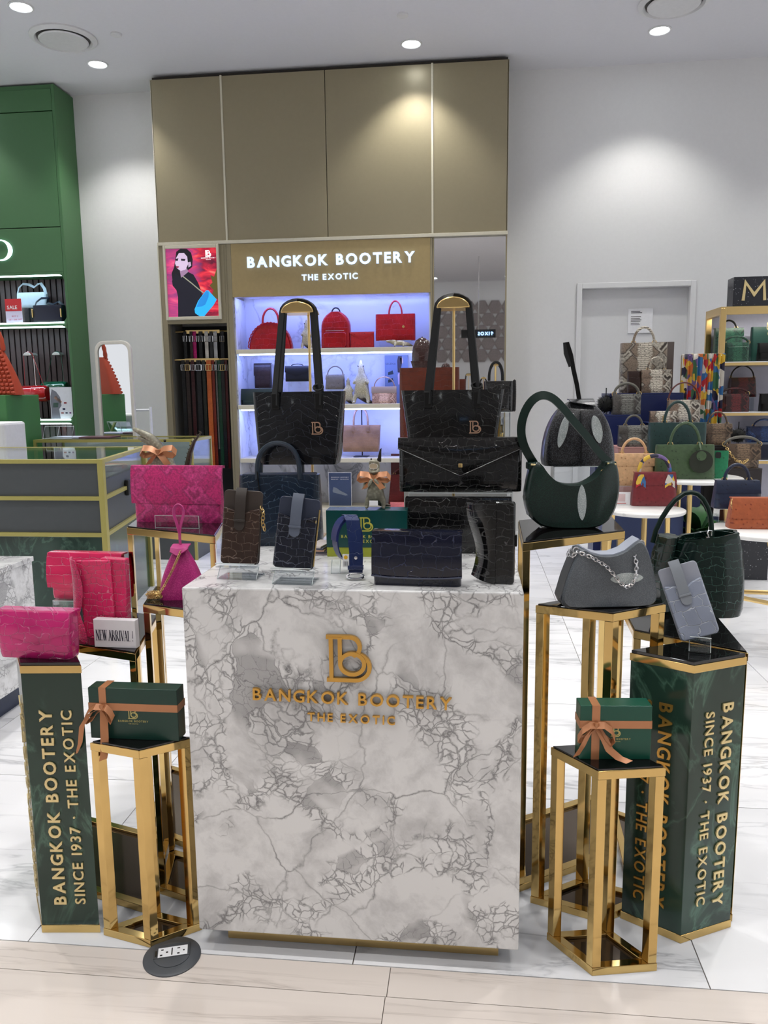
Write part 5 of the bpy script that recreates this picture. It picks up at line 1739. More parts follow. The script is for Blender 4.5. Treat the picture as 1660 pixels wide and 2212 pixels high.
part('raised_tail', sp_, CF2, cf)

# behind the pink snakeskin clutch
yb = 2.585
q0 = oy(352, 1004, yb)
k = mpp(q0)
hq = (q0.z - ZCs) + 82 * k
cf = croc_figure('crocodile figure with copper bow looking left behind the pink snakeskin clutch', (q0.x, yb, ZCs), hq, 0.0, CF2, 'left')
bow(cf, (0.0, -0.034, hq * 0.70), 40 * k)
tm = MB()
tp = [(0.060, 0.03, 0.08), (0.078, 0.03, 0.13), (0.088, 0.03, 0.165), (0.104, 0.03, 0.195), (0.130, 0.03, 0.222)]
tm.tube([(x, y, z * hq / 0.24) for x, y, z in tp], [0.014, 0.012, 0.009, 0.006, 0.002], 8)
tm.tube([(0.012, 0.04, 0.035), (0.035, 0.034, 0.05), (0.060, 0.03, 0.08 * hq / 0.24)], [0.02, 0.017, 0.014], 8)
for i in range(12):
    t = i / 11 * 3.999
    a, b = tp[int(t)], tp[min(4, int(t) + 1)]
    f = t - int(t)
    x, z = lerp(a[0], b[0], f), lerp(a[2], b[2], f) * hq / 0.24
    tm.loft([[(x - 0.004, 0.03, z - 0.004), (x - 0.004, 0.032, z + 0.004), (x + 0.002, 0.028, z + 0.002)], [(x - 0.018 + 0.008 * i / 11, 0.03, z + 0.006)] * 3])
part('spiked_tail', tm, CF2, cf)

# ------------------------------------------------------------------ belts
def belt(x_px, top_py, bot_py, Y, m, w, label, grp, bk=SILVER, rz=0.0):
    a = oy(x_px, top_py, Y)
    b = oy(x_px + (bot_py - top_py) * 0.055, bot_py, Y)
    L = a.z - b.z
    o = thing('belt', label, 'belt', (a.x, Y, a.z), rz, grp)
    part('strap', MB().strap([(0, 0.006, 0.006), (0, -0.004, 0.008), (0, -0.008, -0.01), (0, -0.008, -L * 0.5), (0, -0.006, -L)], (1, 0, 0), w, 0.005), m, o)
    bz = -0.035
    part('buckle', MB().tube([(-w * 0.6, -0.014, bz), (w * 0.6, -0.014, bz), (w * 0.6, -0.014, bz - 0.055), (-w * 0.6, -0.014, bz - 0.055)], 0.004, 6, close=True), bk, o)
    part('buckle_pin', MB().tube([(0, -0.016, bz), (0, -0.018, bz - 0.055)], 0.0028, 6), bk, o)
    return o


def beltmat(n, c):
    return croc('belt_' + n, c, tuple(min(1, v * 1.5 + 0.01) for v in c[:3]) + (1,), 0.03, 0.025, 0.3, 0.3)


GU, GL = 'belts on the upper rail', 'belts on the lower rail'
yr0, yr1 = rails[0][1] - 0.012, rails[1][1] - 0.012
for i, (x, nm, c, w) in enumerate(((400, 'black', C(14, 14, 14), 0.030), (413, 'dark brown', C(40, 26, 20), 0.028), (420, 'hot pink', C(190, 20, 110), 0.036), (433, 'jet black wide', C(10, 10, 12), 0.034), (446, 'cream', C(212, 206, 196), 0.034), (456, 'charcoal', C(36, 36, 38), 0.03), (465, 'pale grey', C(196, 196, 198), 0.036), (480, 'ink black', C(12, 12, 14), 0.034))):
    belt(x, 718, 776, yr0 - 0.012 * (i % 2), beltmat(nm.replace(' ', '_'), c), w, nm + ' belt hanging from the upper gold rail of the niche', GU)
for i, (x, nm, c, w, bot) in enumerate(((396, 'black', C(14, 14, 14), 0.034, 1000), (405, 'deep brown', C(36, 22, 16), 0.034, 1010), (416, 'dark wine', C(52, 12, 14), 0.034, 1010), (429, 'black crocodile', C(16, 16, 18), 0.044, 1010), (440, 'dark olive', C(28, 30, 20), 0.03, 1010), (451, 'orange tan', C(178, 88, 36), 0.046, 1012), (460, 'brick red', C(110, 34, 18), 0.03, 1012), (467, 'grey edged', C(90, 88, 84), 0.014, 970), (473, 'forest green', C(16, 56, 36), 0.034, 1012), (481, 'black narrow', C(12, 12, 12), 0.034, 1012), (488, 'maroon', C(70, 16, 16), 0.026, 1012))):
    belt(x, 780, bot, yr1 - 0.012 * (i % 2), beltmat('l_' + nm.replace(' ', '_'), c), w, nm + ' belt hanging from the lower gold rail of the niche', GL, GOLD2 if i % 4 == 1 else SILVER)


# ------------------------------------------------------------------ goods on the lit shelves
def zof(py, px, Y):
    return oy(px, py, Y).z


def sbag(name, label, x0, x1, yt, yb, Y, z, m, d=0.12, handle=None, grp=None, cat='handbag', lift=None, **kw):
    """bag seen between pixel columns x0..x1 and rows yt..yb with its front at depth Y, standing on height z"""
    a = oy((x0 + x1) / 2, yb, Y)
    k = mpp(a)
    if lift is not None:
        acrylic_box(a.x - (x1 - x0) * k * 0.4, a.x + (x1 - x0) * k * 0.4, Y + 0.01, Y + d, z, lift, 'clear acrylic riser under the ' + label[:70].split(' on ')[0].split(' with ')[0], 'clear risers under background bags')
        z = lift + 0.0005
    hd_ = None
    if handle:
        hd_ = (handle[0] * k, (yt - handle[1]) * k, handle[2] if len(handle) > 2 else 0.008)
    return bag(name, label, cat, (a.x, Y + d / 2, z), (x1 - x0) * k, (yb - yt) * k, d, m, hd_=hd_, group=grp, **kw)


Ys = YU + 0.10
RED = croc('red_croc', C(168, 14, 22), C(196, 40, 46), 0.06, 0.05, 0.35, 0.2)
RED2 = ostrich('red_ostrich', C(176, 18, 24), C(110, 8, 14))
REDL = plain('red_leather', C(164, 14, 22), 0.4)
G0 = 'red bags on the top lit shelf'
k0 = mpp((-1.5, Ys, 2))
# dome bag
a = oy(583, 753, Ys)
db = thing('dome_bag', 'red dome handbag with scalloped edge on the top lit shelf', 'handbag', (a.x, Ys + 0.07, zs[0]), 0, G0)
rings = []
for i in range(11):
    t = i / 10
    s_ = max(0.42, math.sqrt(max(0, 1 - (t * 0.95) ** 2.2)))
    rings.append(rrect(94 * k0 * s_, 0.14 * (0.5 + 0.5 * s_), 0.03, 4, 57 * k0 * t))
part('body', MB().loft(rings), RED, db, ang=50)
part('handle', handle_arch(18 * k0, 55 * k0, 34 * k0, 0.011, 0, p=0.8), REDL, db)
part('scalloped_trim', MB().tube([((47 * k0 * math.cos(PI * i / 40)) * (1 + 0.03 * (i % 2)), -0.062, 4 * k0 + 53 * k0 * math.sin(PI * i / 40) * (1 + 0.03 * (i % 2))) for i in range(41)], 0.006, 6), REDL, db)
# backpack
a = oy(725, 753, Ys)
bk = thing('backpack', 'red leather backpack with front zip pocket on the top lit shelf', 'backpack', (a.x, Ys + 0.07, zs[0]), 0, G0)
rings = []
for i in range(12):
    t = i / 11
    s_ = 1.0 if t < 0.55 else max(0.35, math.sqrt(max(0, 1 - ((t - 0.55) / 0.46) ** 2.3)))
    rings.append(rrect(63 * k0 * s_, 0.14 * lerp(1, 0.8, t), 0.03, 4, 78 * k0 * t))
part('body', MB().loft(rings), RED, bk, ang=50)
part('front_pocket', MB().plate(rrect2(50 * k0, 32 * k0, 0.03, 4, 0, 18 * k0), -0.095, -0.06), RED, bk, bevel=0.006)
part('zip', MB().tube([(-20 * k0, -0.078, 37 * k0), (20 * k0, -0.078, 37 * k0)], 0.004, 6), SILVER, bk)
part('top_loop', handle_arch(9 * k0, 76 * k0, 11 * k0, 0.007, 0), BLK_LE, bk)
sbag('clutch_bag', 'small red ostrich envelope leaning beside the red backpack', 757, 808, 719, 753, Ys, zs[0], RED2, 0.06, grp=G0, cat='clutch', fl_={'low': 0.45, 'shape': 'v', 'v': 0.4})
zl = zof(735, 853, Ys)
sat = sbag('satchel_bag', 'red crocodile satchel with two handles at the right of the top lit shelf', 811, 897, 679, 735, Ys, zs[0], RED, 0.12, grp=G0, lift=zl, td=0.6, frame_=None)
for s_ in (-1, 1):
    part('handle', handle_arch(14 * k0, 54 * k0, 29 * k0, 0.007, 0.02 * s_, lean=-0.01 * s_), REDL, sat)
part('logo_disc', MB().lathe([(0, 0), (0.012, 0), (0.012, 0.004), (0, 0.005)], 14).tf(Matrix.Translation((18 * k0, -0.062, 28 * k0)) @ Matrix.Rotation(PI / 2, 4, 'X')), GOLD2, sat)
croc_figure('pale crocodile figure standing between the red dome bag and the red backpack', (oy(660, 753, Ys).x, Ys + 0.08, zs[0]), 64 * k0, 0.15, CF1, 'up')
# crocodile lying below the satchel
a = oy(862, 750, Ys - 0.06)
lc = thing('crocodile_figure', 'small crocodile figure lying under the red satchel', 'crocodile figure', (a.x, Ys - 0.03, zs[0]), math.radians(6), 'stuffed crocodile figures')
skin('body', [(x * k0, y * k0, z * k0) for x, y, z in [(0, 0, 9), (-10, 0, 10), (-18, 0, 12), (-28, -1, 12.5), (12, 0, 8), (22, 2, 5), (30, 4, 2.5), (-8, -7, 6), (-10, -9, 1.5), (-8, 7, 6), (-10, 9, 1.5), (10, -6, 5), (8, -9, 1.5), (10, 6, 5), (8, 9, 1.5)]],
     [(0, 1), (1, 2), (2, 3), (0, 4), (4, 5), (5, 6), (1, 7), (7, 8), (1, 9), (9, 10), (4, 11), (11, 12), (4, 13), (13, 14)], [r * k0 for r in (6, 5, 4, 2, 5, 3.5, 1.2, 2.4, 1.6, 2.4, 1.6, 2.4, 1.6, 2.4, 1.6)], CF1, lc)
part('eye', MB().lathe([(0, -1 * k0), (1 * k0, 0), (0, 1 * k0)], 8).tf(Matrix.Translation((-17 * k0, -3.4 * k0, 15 * k0))), BLACK, lc)

G1 = 'bags on the middle lit shelf'
DKBR = croc('dark_brown_croc', C(48, 30, 24), C(80, 56, 44), 0.05, 0.04, 0.4, 0.2)
OLV = ostrich('olive_grey_ostrich', C(104, 94, 76), C(70, 62, 48))
DGR = plain('bottle_green_leather', C(12, 38, 34), 0.4)
PEACH = python_skin('peach_snakeskin', C(222, 186, 164), C(190, 150, 130), C(140, 100, 84), 0.8)
sbag('satchel_bag', 'dark bottle green satchel lying low at the left of the middle lit shelf', 520, 592, 838, 872, Ys - 0.02, zs[1], DGR, 0.14, grp=G1, fl_={'low': 0.3})
sbag('box_bag', 'tall dark brown box bag raised behind the green satchel', 549, 585, 786, 838, Ys + 0.17, zs[1], DKBR, 0.1, grp=G1, lift=zof(838, 567, Ys + 0.17), fl_={'low': 0.5})
sbag('clutch_bag', 'black envelope clutch raised in the middle lit shelf', 616, 668, 791, 824, Ys + 0.08, zs[1], BLK_LE, 0.06, grp=G1, cat='clutch', lift=zof(824, 642, Ys + 0.08), fl_={'low': 0.3, 'shape': 'v', 'v': 0.3}, handle=(14, 786, 0.004))
sbag('handbag', 'olive grey handbag with arched handle raised on the middle lit shelf', 702, 745, 810, 841, Ys + 0.08, zs[1], OLV, 0.1, grp=G1, lift=zof(841, 722, Ys + 0.08), handle=(17, 791, 0.006), fl_={'low': 0.4, 'shape': 'curve', 'v': 0.3}, tw=0.9)
croc_figure('short crocodile figure with a brown scarf on the middle lit shelf', (oy(751, 872, Ys).x, Ys + 0.07, zs[1]), 58 * k0, 0.2, CF1, 'up')
croc_figure('tall pale crocodile figure with snout pointing up on the middle lit shelf', (oy(780, 872, Ys).x, Ys + 0.07, zs[1]), 95 * k0, -0.1, CF1, 'up')
sbag('flap_bag', 'peach snakeskin flap bag with handle loop on the middle lit shelf', 803, 856, 836, 872, Ys, zs[1], PEACH, 0.14, grp=G1, fl_={'low': 0.62, 'mat': plain('taupe_leather', C(150, 130, 116), 0.4)}, handle=(22, 814, 0.005))
a = oy(857, 850, Ys + 0.2)
ad = thing('advert_card', 'blue grey advert card of a woman behind the peach bag', 'poster', (a.x, YW - 0.10, zs[1]))
ka = mpp((a.x, YW - 0.1, 1.5))
part('card', MB().box(-25 * ka, 25 * ka, 0, 0.006, 0, 102 * ka), emis('ad_blue', C(96, 112, 150), 0.15), ad, False)
for nm, pts, c in (('woman_print', [(4, 40), (22, 40), (22, 62), (14, 74), (8, 70), (3, 60)], C(190, 170, 200)), ('hair_print', [(4, 100), (12, 100), (12, 84), (8, 64), (3, 66), (2, 90)], C(46, 34, 44)), ('face_print', [(8, 96), (14, 97), (15, 86), (10, 82)], C(200, 170, 160)), ('shoe_print', [(-18, 66), (-8, 70), (-6, 62), (-18, 60)], C(30, 46, 56)), ('shoe_print', [(-18, 50), (-8, 54), (-6, 46), (-18, 44)], C(30, 46, 56))):
    part(nm, MB().plate([(x * ka, z * ka) for x, z in pts], -0.001, 0.0), plain('ad_' + nm, c, 0.5), ad, False)
text('SELENA', 22 * ka, FRONT(-12 * ka, 0, 84 * ka), 0.001, plain('ad_text', C(60, 70, 100), 0.5), ad, 'caption', join=True)

TAN = croc('tan_croc', C(150, 116, 92), C(180, 150, 126), 0.05, 0.03, 0.4, 0.2)
a = oy(779, 983, Ys)
tt = thing('tote_bag', 'tan crocodile tote on a dark metal hook stand on the lower lit shelf', 'tote bag', (a.x, Ys + 0.06, zs[2] + 12 * k0))
part('body', body(80 * k0, 58 * k0, 0.11, 1.10, 0.5, 0.25), TAN, tt)
for s_ in (-1, 1):
    part('handle', handle_arch(16 * k0, 56 * k0, 40 * k0, 0.008, 0.016 * s_, p=0.7), TAN, tt)
    part('handle_tab', MB().box(s_ * 17 * k0 - 0.012, s_ * 17 * k0 + 0.012, -0.042, -0.025, 44 * k0, 57 * k0), TAN, tt, False, 0.003)
tsd = thing('bag_hook_stand', 'dark metal hook stand holding the tan tote', 'bag stand', (a.x, Ys + 0.06, zs[2]))
part('foot', MB().box(-16 * k0, 16 * k0, -0.06, 0.09, 0, 0.008), BLACK, tsd, False, 0.002)
part('pole', MB().tube([(0, 0.075, 0.008), (0, 0.075, 108 * k0)], 0.006, 8), BLACK, tsd)
part('hook', MB().plate([(x * k0, 104 * k0 + z * k0) for x, z in arc(0, 0, 13, 6, 0, 180, 10)], -0.03, 0.08), GOLD2, tsd, bevel=0.002)

# brochure on the bottom shelf
a = oy(734, 1093, Ys)
br = thing('brochure', 'blue brand brochure of a shoe standing on the bottom shelf', 'brochure', (a.x, Ys + 0.05, zs[3]))
part('card', MB().box(-25 * k0, 25 * k0, 0, 0.008, 0, 74 * k0), plain('brochure_blue', C(62, 80, 116), 0.4), br, False)
part('border', MB().box(-26 * k0, -25 * k0, -0.001, 0.009, 0, 75 * k0).box(25 * k0, 26 * k0, -0.001, 0.009, 0, 75 * k0).box(-25 * k0, 25 * k0, -0.001, 0.009, 74 * k0, 75 * k0), WHITE, br, False)
text('BANGKOK BOOTERY', 40 * k0, FRONT(0, 0, 64 * k0), 0.001, WHITE, br, 'caption', join=True)
text('SINCE 1937 \u00b7 THE EXOTIC', 40 * k0, FRONT(0, 0, 59.5 * k0), 0.001, WHITE, br, 'caption', join=True)
part('shoe_print', MB().plate([(x * k0, z * k0) for x, z in [(-17, 34), (-15, 42), (-8, 40), (0, 34), (14, 27), (17, 24), (12, 23), (-4, 27), (-16, 30)]], -0.001, 0), plain('shoe_grey', C(130, 140, 152), 0.4), br, False)
G3 = 'red brown bags on the bottom shelf'
WINE = croc('wine_croc', C(96, 22, 22), C(140, 60, 54), 0.05, 0.035, 0.3, 0.4)
sbag('handbag', 'wine red crocodile handbag with metal feet behind the open jawed figure', 838, 905, 1025, 1094, Ys, zs[3], WINE, 0.12, grp=G3, tw=0.8, handle=(20, 1010, 0.008))
sbag('clutch_bag', 'dusty rose lizard clutch lying on the bottom shelf', 842, 884, 1086, 1098, Ys - 0.11, zs[3], grain('rose_lizard', C(190, 90, 96), C(214, 130, 134), 260), 0.09, grp=G3, cat='clutch')
sbag('handbag', 'tall dark red leather bag standing behind the black envelope clutch', 845, 900, 985, 1094, Ys + 0.14, zs[3], plain('dark_red_leather', C(84, 20, 20), 0.35), 0.1, grp=G3)

# pedestal behind the right tote with brown goods
pz0 = 4.9
pa, pb_ = oy(872, 940, pz0).x, oy(1098, 940, pz0).x
pzt = oy(985, 960, pz0).z
pd = thing('pedestal', 'grey display pedestal hidden behind the black tote', 'pedestal', ((pa + pb_) / 2, pz0 + 0.25, 0))
part('column', MB().box(-(pb_ - pa) / 2, (pb_ - pa) / 2, -0.25, 0.25, 0, pzt - 0.02), plain('pedestal_grey', C(120, 118, 114), 0.5), pd, False, 0.004)
part('top', MB().box(-(pb_ - pa) / 2 - 0.01, (pb_ - pa) / 2 + 0.01, -0.26, 0.26, pzt - 0.02, pzt), BLKGLASS, pd, False, 0.002)
BRT = croc('chestnut_croc', C(92, 42, 28), C(52, 22, 16), 0.05, 0.03, 0.3, 0.3)
sbag('tote_bag', 'chestnut brown crocodile tote behind the black tote', 863, 992, 797, 960, pz0 + 0.05, pzt, BRT, 0.14, cat='tote bag')
a = oy(908, 800, pz0 + 0.08)
kp = mpp(a)
cp = thing('baseball_cap', 'dark brown crocodile baseball cap perched on a stand beside the tote strap', 'cap', (a.x, pz0 + 0.30, a.z + 18 * kp))
CAPM = croc('cap_croc', C(58, 34, 30), C(120, 96, 90), 0.03, 0.022, 0.2, 0.7)
part('crown', MB().lathe([(24 * kp, 0), (23.5 * kp, 20 * kp), (21 * kp, 36 * kp), (15 * kp, 49 * kp), (7 * kp, 55 * kp), (1 * kp, 56 * kp)], 18), CAPM, cp, ang=60)
part('brim', MB().sheet([[((26 - 8 * i / 4) * kp * math.sin(lerp(-1.25, 1.25, j / 8)), -(18 + 6 * math.cos(lerp(-1.25, 1.25, j / 8))) * kp - 0.02 * (1 - abs(j - 4) / 5) * i / 4, 4 * kp - 26 * kp * i / 4) for j in range(9)] for i in range(5)], 0.004), CAPM, cp, ang=60)
part('button', MB().lathe([(0, 55 * kp), (2.5 * kp, 56 * kp), (0, 59 * kp)], 8), CAPM, cp)
cst = thing('cap_stand', 'thin dark stand under the brown crocodile cap', 'stand', (a.x, pz0 + 0.30, pzt))
part('pole', MB().tube([(0, 0, 0.0), (0, 0, a.z + 18 * kp - pzt)], 0.008, 8), BLACK, cst)
part('foot', MB().lathe([(0, 0), (0.06, 0), (0.06, 0.008), (0, 0.008)], 18), BLACK, cst)
rb_ = sbag('handbag', 'black braided edge handbag on a brass hook right of the black tote', 1046, 1110, 824, 890, pz0 - 0.12, pzt, CR_BLK, 0.14, lift=zof(890, 1078, pz0 - 0.12) if zof(890, 1078, pz0 - 0.12) > pzt + 0.02 else None, r=0.4)
part('handle', handle_arch(14 * kp, 64 * kp, 38 * kp, 0.008, -0.03, p=0.75, off=-6 * kp), BLK_LE, rb_)
part('handle', handle_arch(14 * kp, 64 * kp, 36 * kp, 0.008, 0.03, p=0.75, off=-6 * kp), BLK_LE, rb_)
brd = MB()
for i in range(18):
    t = i / 17
    brd.lathe([(0, -0.012), (0.008, -0.006), (0.010, 0), (0.008, 0.006), (0, 0.012)], 6, 31.5 * kp * (1 + 0.02 * math.sin(PI * t)), -0.062)
    brd.v[-30:] = [(x, y, z + 4 * kp + 58 * kp * t) for x, y, z in brd.v[-30:]]
part('braided_edge', brd, BLK_LE, rb_)
bst = thing('bag_hook_stand', 'brass hook stand behind the black braided handbag', 'bag stand', (rb_.location.x - 6 * kp, pz0 + 0.045, pzt))
part('pole', MB().tube([(0, 0, 0), (0, 0, zof(785, 1070, pz0) - pzt)], 0.006, 8), GOLD2, bst)
part('hook', MB().plate([(x * kp, zof(790, 1070, pz0) - pzt + z * kp) for x, z in arc(0, 0, 12, 7, 0, 180, 12)], -0.10, 0.01), GOLD2, bst, bevel=0.003)

# ------------------------------------------------------------------ green shop on the left
YG = 7.53
GP = plain('green_lacquer', C(66, 108, 68), 0.5, noise=0.03)
GPD = plain('green_lacquer_inside', C(18, 62, 62), 0.5)
gR = -3.93
gz = lambda py: oy(70, py, YG).z
gc = thing('green_cabinet', 'tall green shop cabinet with lit slatted shelves at the left edge', 'cabinet', (0, 0, 0))
part('side_panel', MB().box(gR - 0.03, gR, YG, YW - 0.005, 0, CZ - 0.02), GP, gc, False, 0.004)
gx0 = -5.6
for a, b in ((180, 240), (242, 491), (493, 588)):
    part('front_panel', MB().box(gx0, gR - 0.032, YG, YG + 0.03, gz(b), gz(a) if a > 180 else CZ - 0.06), GP, gc, False, 0.003)
part('top_board', MB().box(gx0, gR - 0.03, YG + 0.01, YW - 0.01, CZ - 0.06, CZ - 0.02), GP, gc, False, 0.003)
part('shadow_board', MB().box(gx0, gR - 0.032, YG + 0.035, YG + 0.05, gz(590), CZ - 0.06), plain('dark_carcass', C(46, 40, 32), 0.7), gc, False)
part('back_board', MB().box(gx0, gR - 0.031, YW - 0.04, YW - 0.02, 0, gz(590)), plain('slat_gap', C(12, 10, 12), 0.8), gc, False)
SLAT = plain('walnut_slat', C(74, 54, 54), 0.5, noise=0.2)
sl_me = MB().box(0, 0.047, -0.02, 0, 0.0, gz(592)).mesh('slat', False)
sl_me.materials.append(SLAT)
for i in range(22):
    link('slat', sl_me, None, gc, (gR - 0.09 - i * 0.062, YW - 0.04, 0.0))
for i, (a, b) in enumerate(((588, 594), (697, 705), (906, 914))):
    z1, z0 = gz(a), gz(b)
    part('shelf', MB().box(gx0, gR - 0.031, YG, YW - 0.065, z0, z1), GP, gc, False, 0.003)
    part('led_strip', MB().box(gx0, gR - 0.06, YG + 0.004, YG + 0.02, z0 - 0.014, z0 - 0.0005), LEDW, gc, False)
    if i:
        part('led_strip', MB().box(gx0, gR - 0.06, YG - 0.008, YG - 0.0005, z1 - 0.012, z1 + 0.002), LEDW, gc, False)
    al = bpy.data.lights.new('cabinet_led', 'AREA')
    al.shape = 'RECTANGLE'
    al.size, al.size_y, al.energy, al.color = 1.4, 0.04, 3.0, (0.55, 0.85, 1.0)
    ao = bpy.data.objects.new('cabinet_led', al)
    COL.objects.link(ao)
    ao.parent = gc
    ao.location = (gR - 0.8, YG + 0.05, z0 - 0.02)
# rounded corners of the openings
for a, top in ((594, True), (697, False), (705, True), (906, False), (914, True)):
    z = gz(a)
    r_ = 0.06
    sgn = -1 if top else 1
    pts = [(gR - 0.031, z), (gR - 0.031, z + sgn * r_)] + [(gR - 0.031 - r_ + r_ * math.cos(t), z + sgn * (r_ - r_ * math.sin(t))) for t in [PI / 2 * q / 6 for q in range(0, 7)]]
    part('corner_fillet', MB().plate(pts, YG, YG + 0.03), GP, gc, False)
q = oy(2, 541, YG)
kg = mpp(q)
part('letter', MB().loft([[(q.x + rx * kg * math.cos(a), YG - y_, q.z + rz_ * kg * math.sin(a)) for a in [2 * PI * i / 28 for i in range(28)]] for rx, rz_, y_ in ((27, 22, 0.0), (27, 22, 0.02), (19, 20, 0.02), (19, 20, 0.0))], close=True), emis('letter_glow_cyan', (0.72, 0.95, 1.0, 1), 1.4), gc, label='glowing letter O')

zg1, zg2 = gz(697), gz(906)
Yg = YG + 0.06
GS = 'bags in the green cabinet'
PALEB = plain('ice_grey_leather', C(190, 200, 214), 0.4)
NVB = plain('midnight_leather', C(20, 24, 44), 0.3)
gb1 = sbag('shoulder_bag', 'pale grey shoulder bag on the upper shelf of the green cabinet', 33, 100, 632, 664, Yg + 0.12, zg1, PALEB, 0.1, grp=GS, lift=zof(664, 66, Yg + 0.12), td=0.6)
part('strap', MB().strap([(x * kg, -0.02, z * kg) for x, z in [(-33, 30), (-28, 44), (-18, 52), (-4, 50), (8, 44), (16, 50), (24, 52), (32, 40), (34, 28)]], (0, 1, 0), 0.03, 0.005, face=0.5), PALEB, gb1)
gb2 = sbag('shoulder_bag', 'midnight blue boxy bag in front of the pale grey bag', 68, 136, 657, 695, Yg, zg1, NVB, 0.12, grp=GS, td=0.8)
part('strap', MB().strap([(x * kg, -0.01, z * kg) for x, z in [(-34, 34), (-28, 46), (-16, 54), (0, 54), (-2, 44), (10, 40), (24, 46), (34, 38)]], (0, 1, 0), 0.03, 0.005, face=0.5), NVB, gb2)
for s_ in (-1, 1):
    part('side_buckle', MB().box(s_ * 33 * kg - 0.006, s_ * 33 * kg + 0.006, -0.064, -0.05, 12 * kg, 30 * kg), GOLD2, gb2, False, 0.002)
a = oy(31, 696, YG + 0.015)
sc_ = thing('sale_card', 'red and white sale card at the front of the upper green shelf', 'sign', (a.x, YG + 0.02, zg1))
part('card', MB().box(-19 * kg, 19 * kg, 0, 0.006, 0, 52 * kg), plain('card_lilac', C(214, 210, 236), 0.5), sc_, False)
part('red_panel', MB().box(-19 * kg, 19 * kg, -0.001, 0, 26 * kg, 52 * kg), plain('sale_red', C(206, 44, 52), 0.5), sc_, False)
text('SALE', 23 * kg, FRONT(-3 * kg, -0.0012, 34 * kg), 0.001, WHITE, sc_, 'letter', gap=0.05)
text('BUY 2', 14 * kg, FRONT(2 * kg, -0.0002, 15 * kg), 0.001, plain('pink_ink', C(206, 120, 150), 0.5), sc_, 'caption', join=True)
text('GET 20% OFF', 30 * kg, FRONT(2 * kg, -0.0002, 8 * kg), 0.001, plain('pink_ink', C(206, 120, 150), 0.5), sc_, 'caption', join=True)


def roll_bag(x0, x1, y0, y1, label, m, hook_py, hook_px, Y, slabel):
    a = oy((x0 + x1) / 2, y1, Y)
    k = mpp(a)
    L, R = (x1 - x0) * k, (y1 - y0) * k / 2
    o = thing('barrel_bag', label, 'handbag', (a.x, Y + R, a.z), 0, GS)
    part('body', MB().loft([[(x, rr * R * math.cos(t), R + rr * R * math.sin(t)) for t in [2 * PI * q / 24 for q in range(24)]] for x, rr in ((-L / 2, 0.85), (-L / 2 + 0.02, 1.0), (L / 2 - 0.02, 1.0), (L / 2, 0.85))]), m, o, ang=40)
    part('seam', MB().loft([[(x, rr * R * math.cos(t), R + rr * R * math.sin(t)) for t in [2 * PI * q / 24 for q in range(24)]] for x, rr in ((-0.006, 1.0), (-0.004, 1.02), (0.004, 1.02), (0.006, 1.0))]), m, o, ang=40)
    hk = oy(hook_px, hook_py, Y)
    for s_ in (-1, 1):
        part('strap', MB().strap([(s_ * L * 0.36, 0, 2 * R - 0.01), (hk.x - a.x + s_ * 0.045, 0, hk.z - a.z - 0.01), (hk.x - a.x, 0, hk.z - a.z + 0.008)], (0, 1, 0), 0.016, 0.004, face=0.4), m, o)
    st = thing('bag_hook_stand', slabel, 'bag stand', (hk.x, Y + 2 * R + 0.03, zg2))
    zt = hk.z - zg2
    part('pole', MB().tube([(0, 0, 0), (0, 0, zt - 0.02)], 0.008, 8), SILVER, st)
    part('hook', MB().plate([(x * k, zt - 0.03 + z * k) for x, z in arc(0, 0, 9, 7, 0, 180, 12)], -R - 0.05, 0.01), plain('satin_steel', C(190, 186, 182), 0.3, 0.6), st, bevel=0.003)
    part('foot', MB().box(-0.06, 0.06, -0.06, 0.03, 0, 0.008), SILVER, st, False)
    return o


roll_bag(37, 98, 833, 868, 'shiny red barrel bag hanging in the green cabinet', plain('red_patent', C(176, 14, 26), 0.12, coat=1.0), 761, 50, Yg, 'silver hook stand holding the red barrel bag')
roll_bag(84, 140, 824, 860, 'bottle green barrel bag hanging behind the shop card', plain('green_patent', C(8, 84, 60), 0.15, coat=0.8), 760, 113, Yg + 0.10, 'silver hook stand holding the green barrel bag')
a = oy(135, 903, YG + 0.02)
sc2 = thing('advert_card', 'white product card of a woman with a green bag in the green cabinet', 'sign', (a.x, YG + 0.02, zg2), math.radians(2))
part('card', MB().box(-25 * kg, 25 * kg, 0, 0.006, 0, 70 * kg), plain('card_white', C(226, 228, 238), 0.5), sc2, False)
for nm, pts, c in (('dress_print', [(-24, 1), (-4, 1), (-6, 22), (0, 30), (-2, 48), (-10, 60), (-20, 66), (-24, 50)], C(118, 120, 132)), ('arm_print', [(-16, 46), (-2, 34), (2, 38), (-12, 52)], C(200, 160, 140)), ('bag_print', [(-20, 26), (-8, 26), (-6, 36), (-18, 36)], C(90, 150, 116)), ('product_print', [(6, 34), (12, 34), (12, 37), (6, 37)], C(140, 40, 50)), ('product_print', [(2, 20), (8, 20), (8, 24), (2, 24)], C(40, 46, 80)), ('product_print', [(-2, 12), (4, 12), (4, 15), (-2, 15)], C(150, 80, 80)), ('product_print', [(8, 12), (13, 12), (13, 15), (8, 15)], C(40, 60, 110)), ('product_print', [(17, 12), (21, 12), (21, 15), (17, 15)], C(110, 40, 120))):
    part(nm, MB().plate([(x * kg, z * kg) for x, z in pts], -0.001, 0), plain('card_' + nm + str(c[0])[:5], c, 0.5), sc2, False)

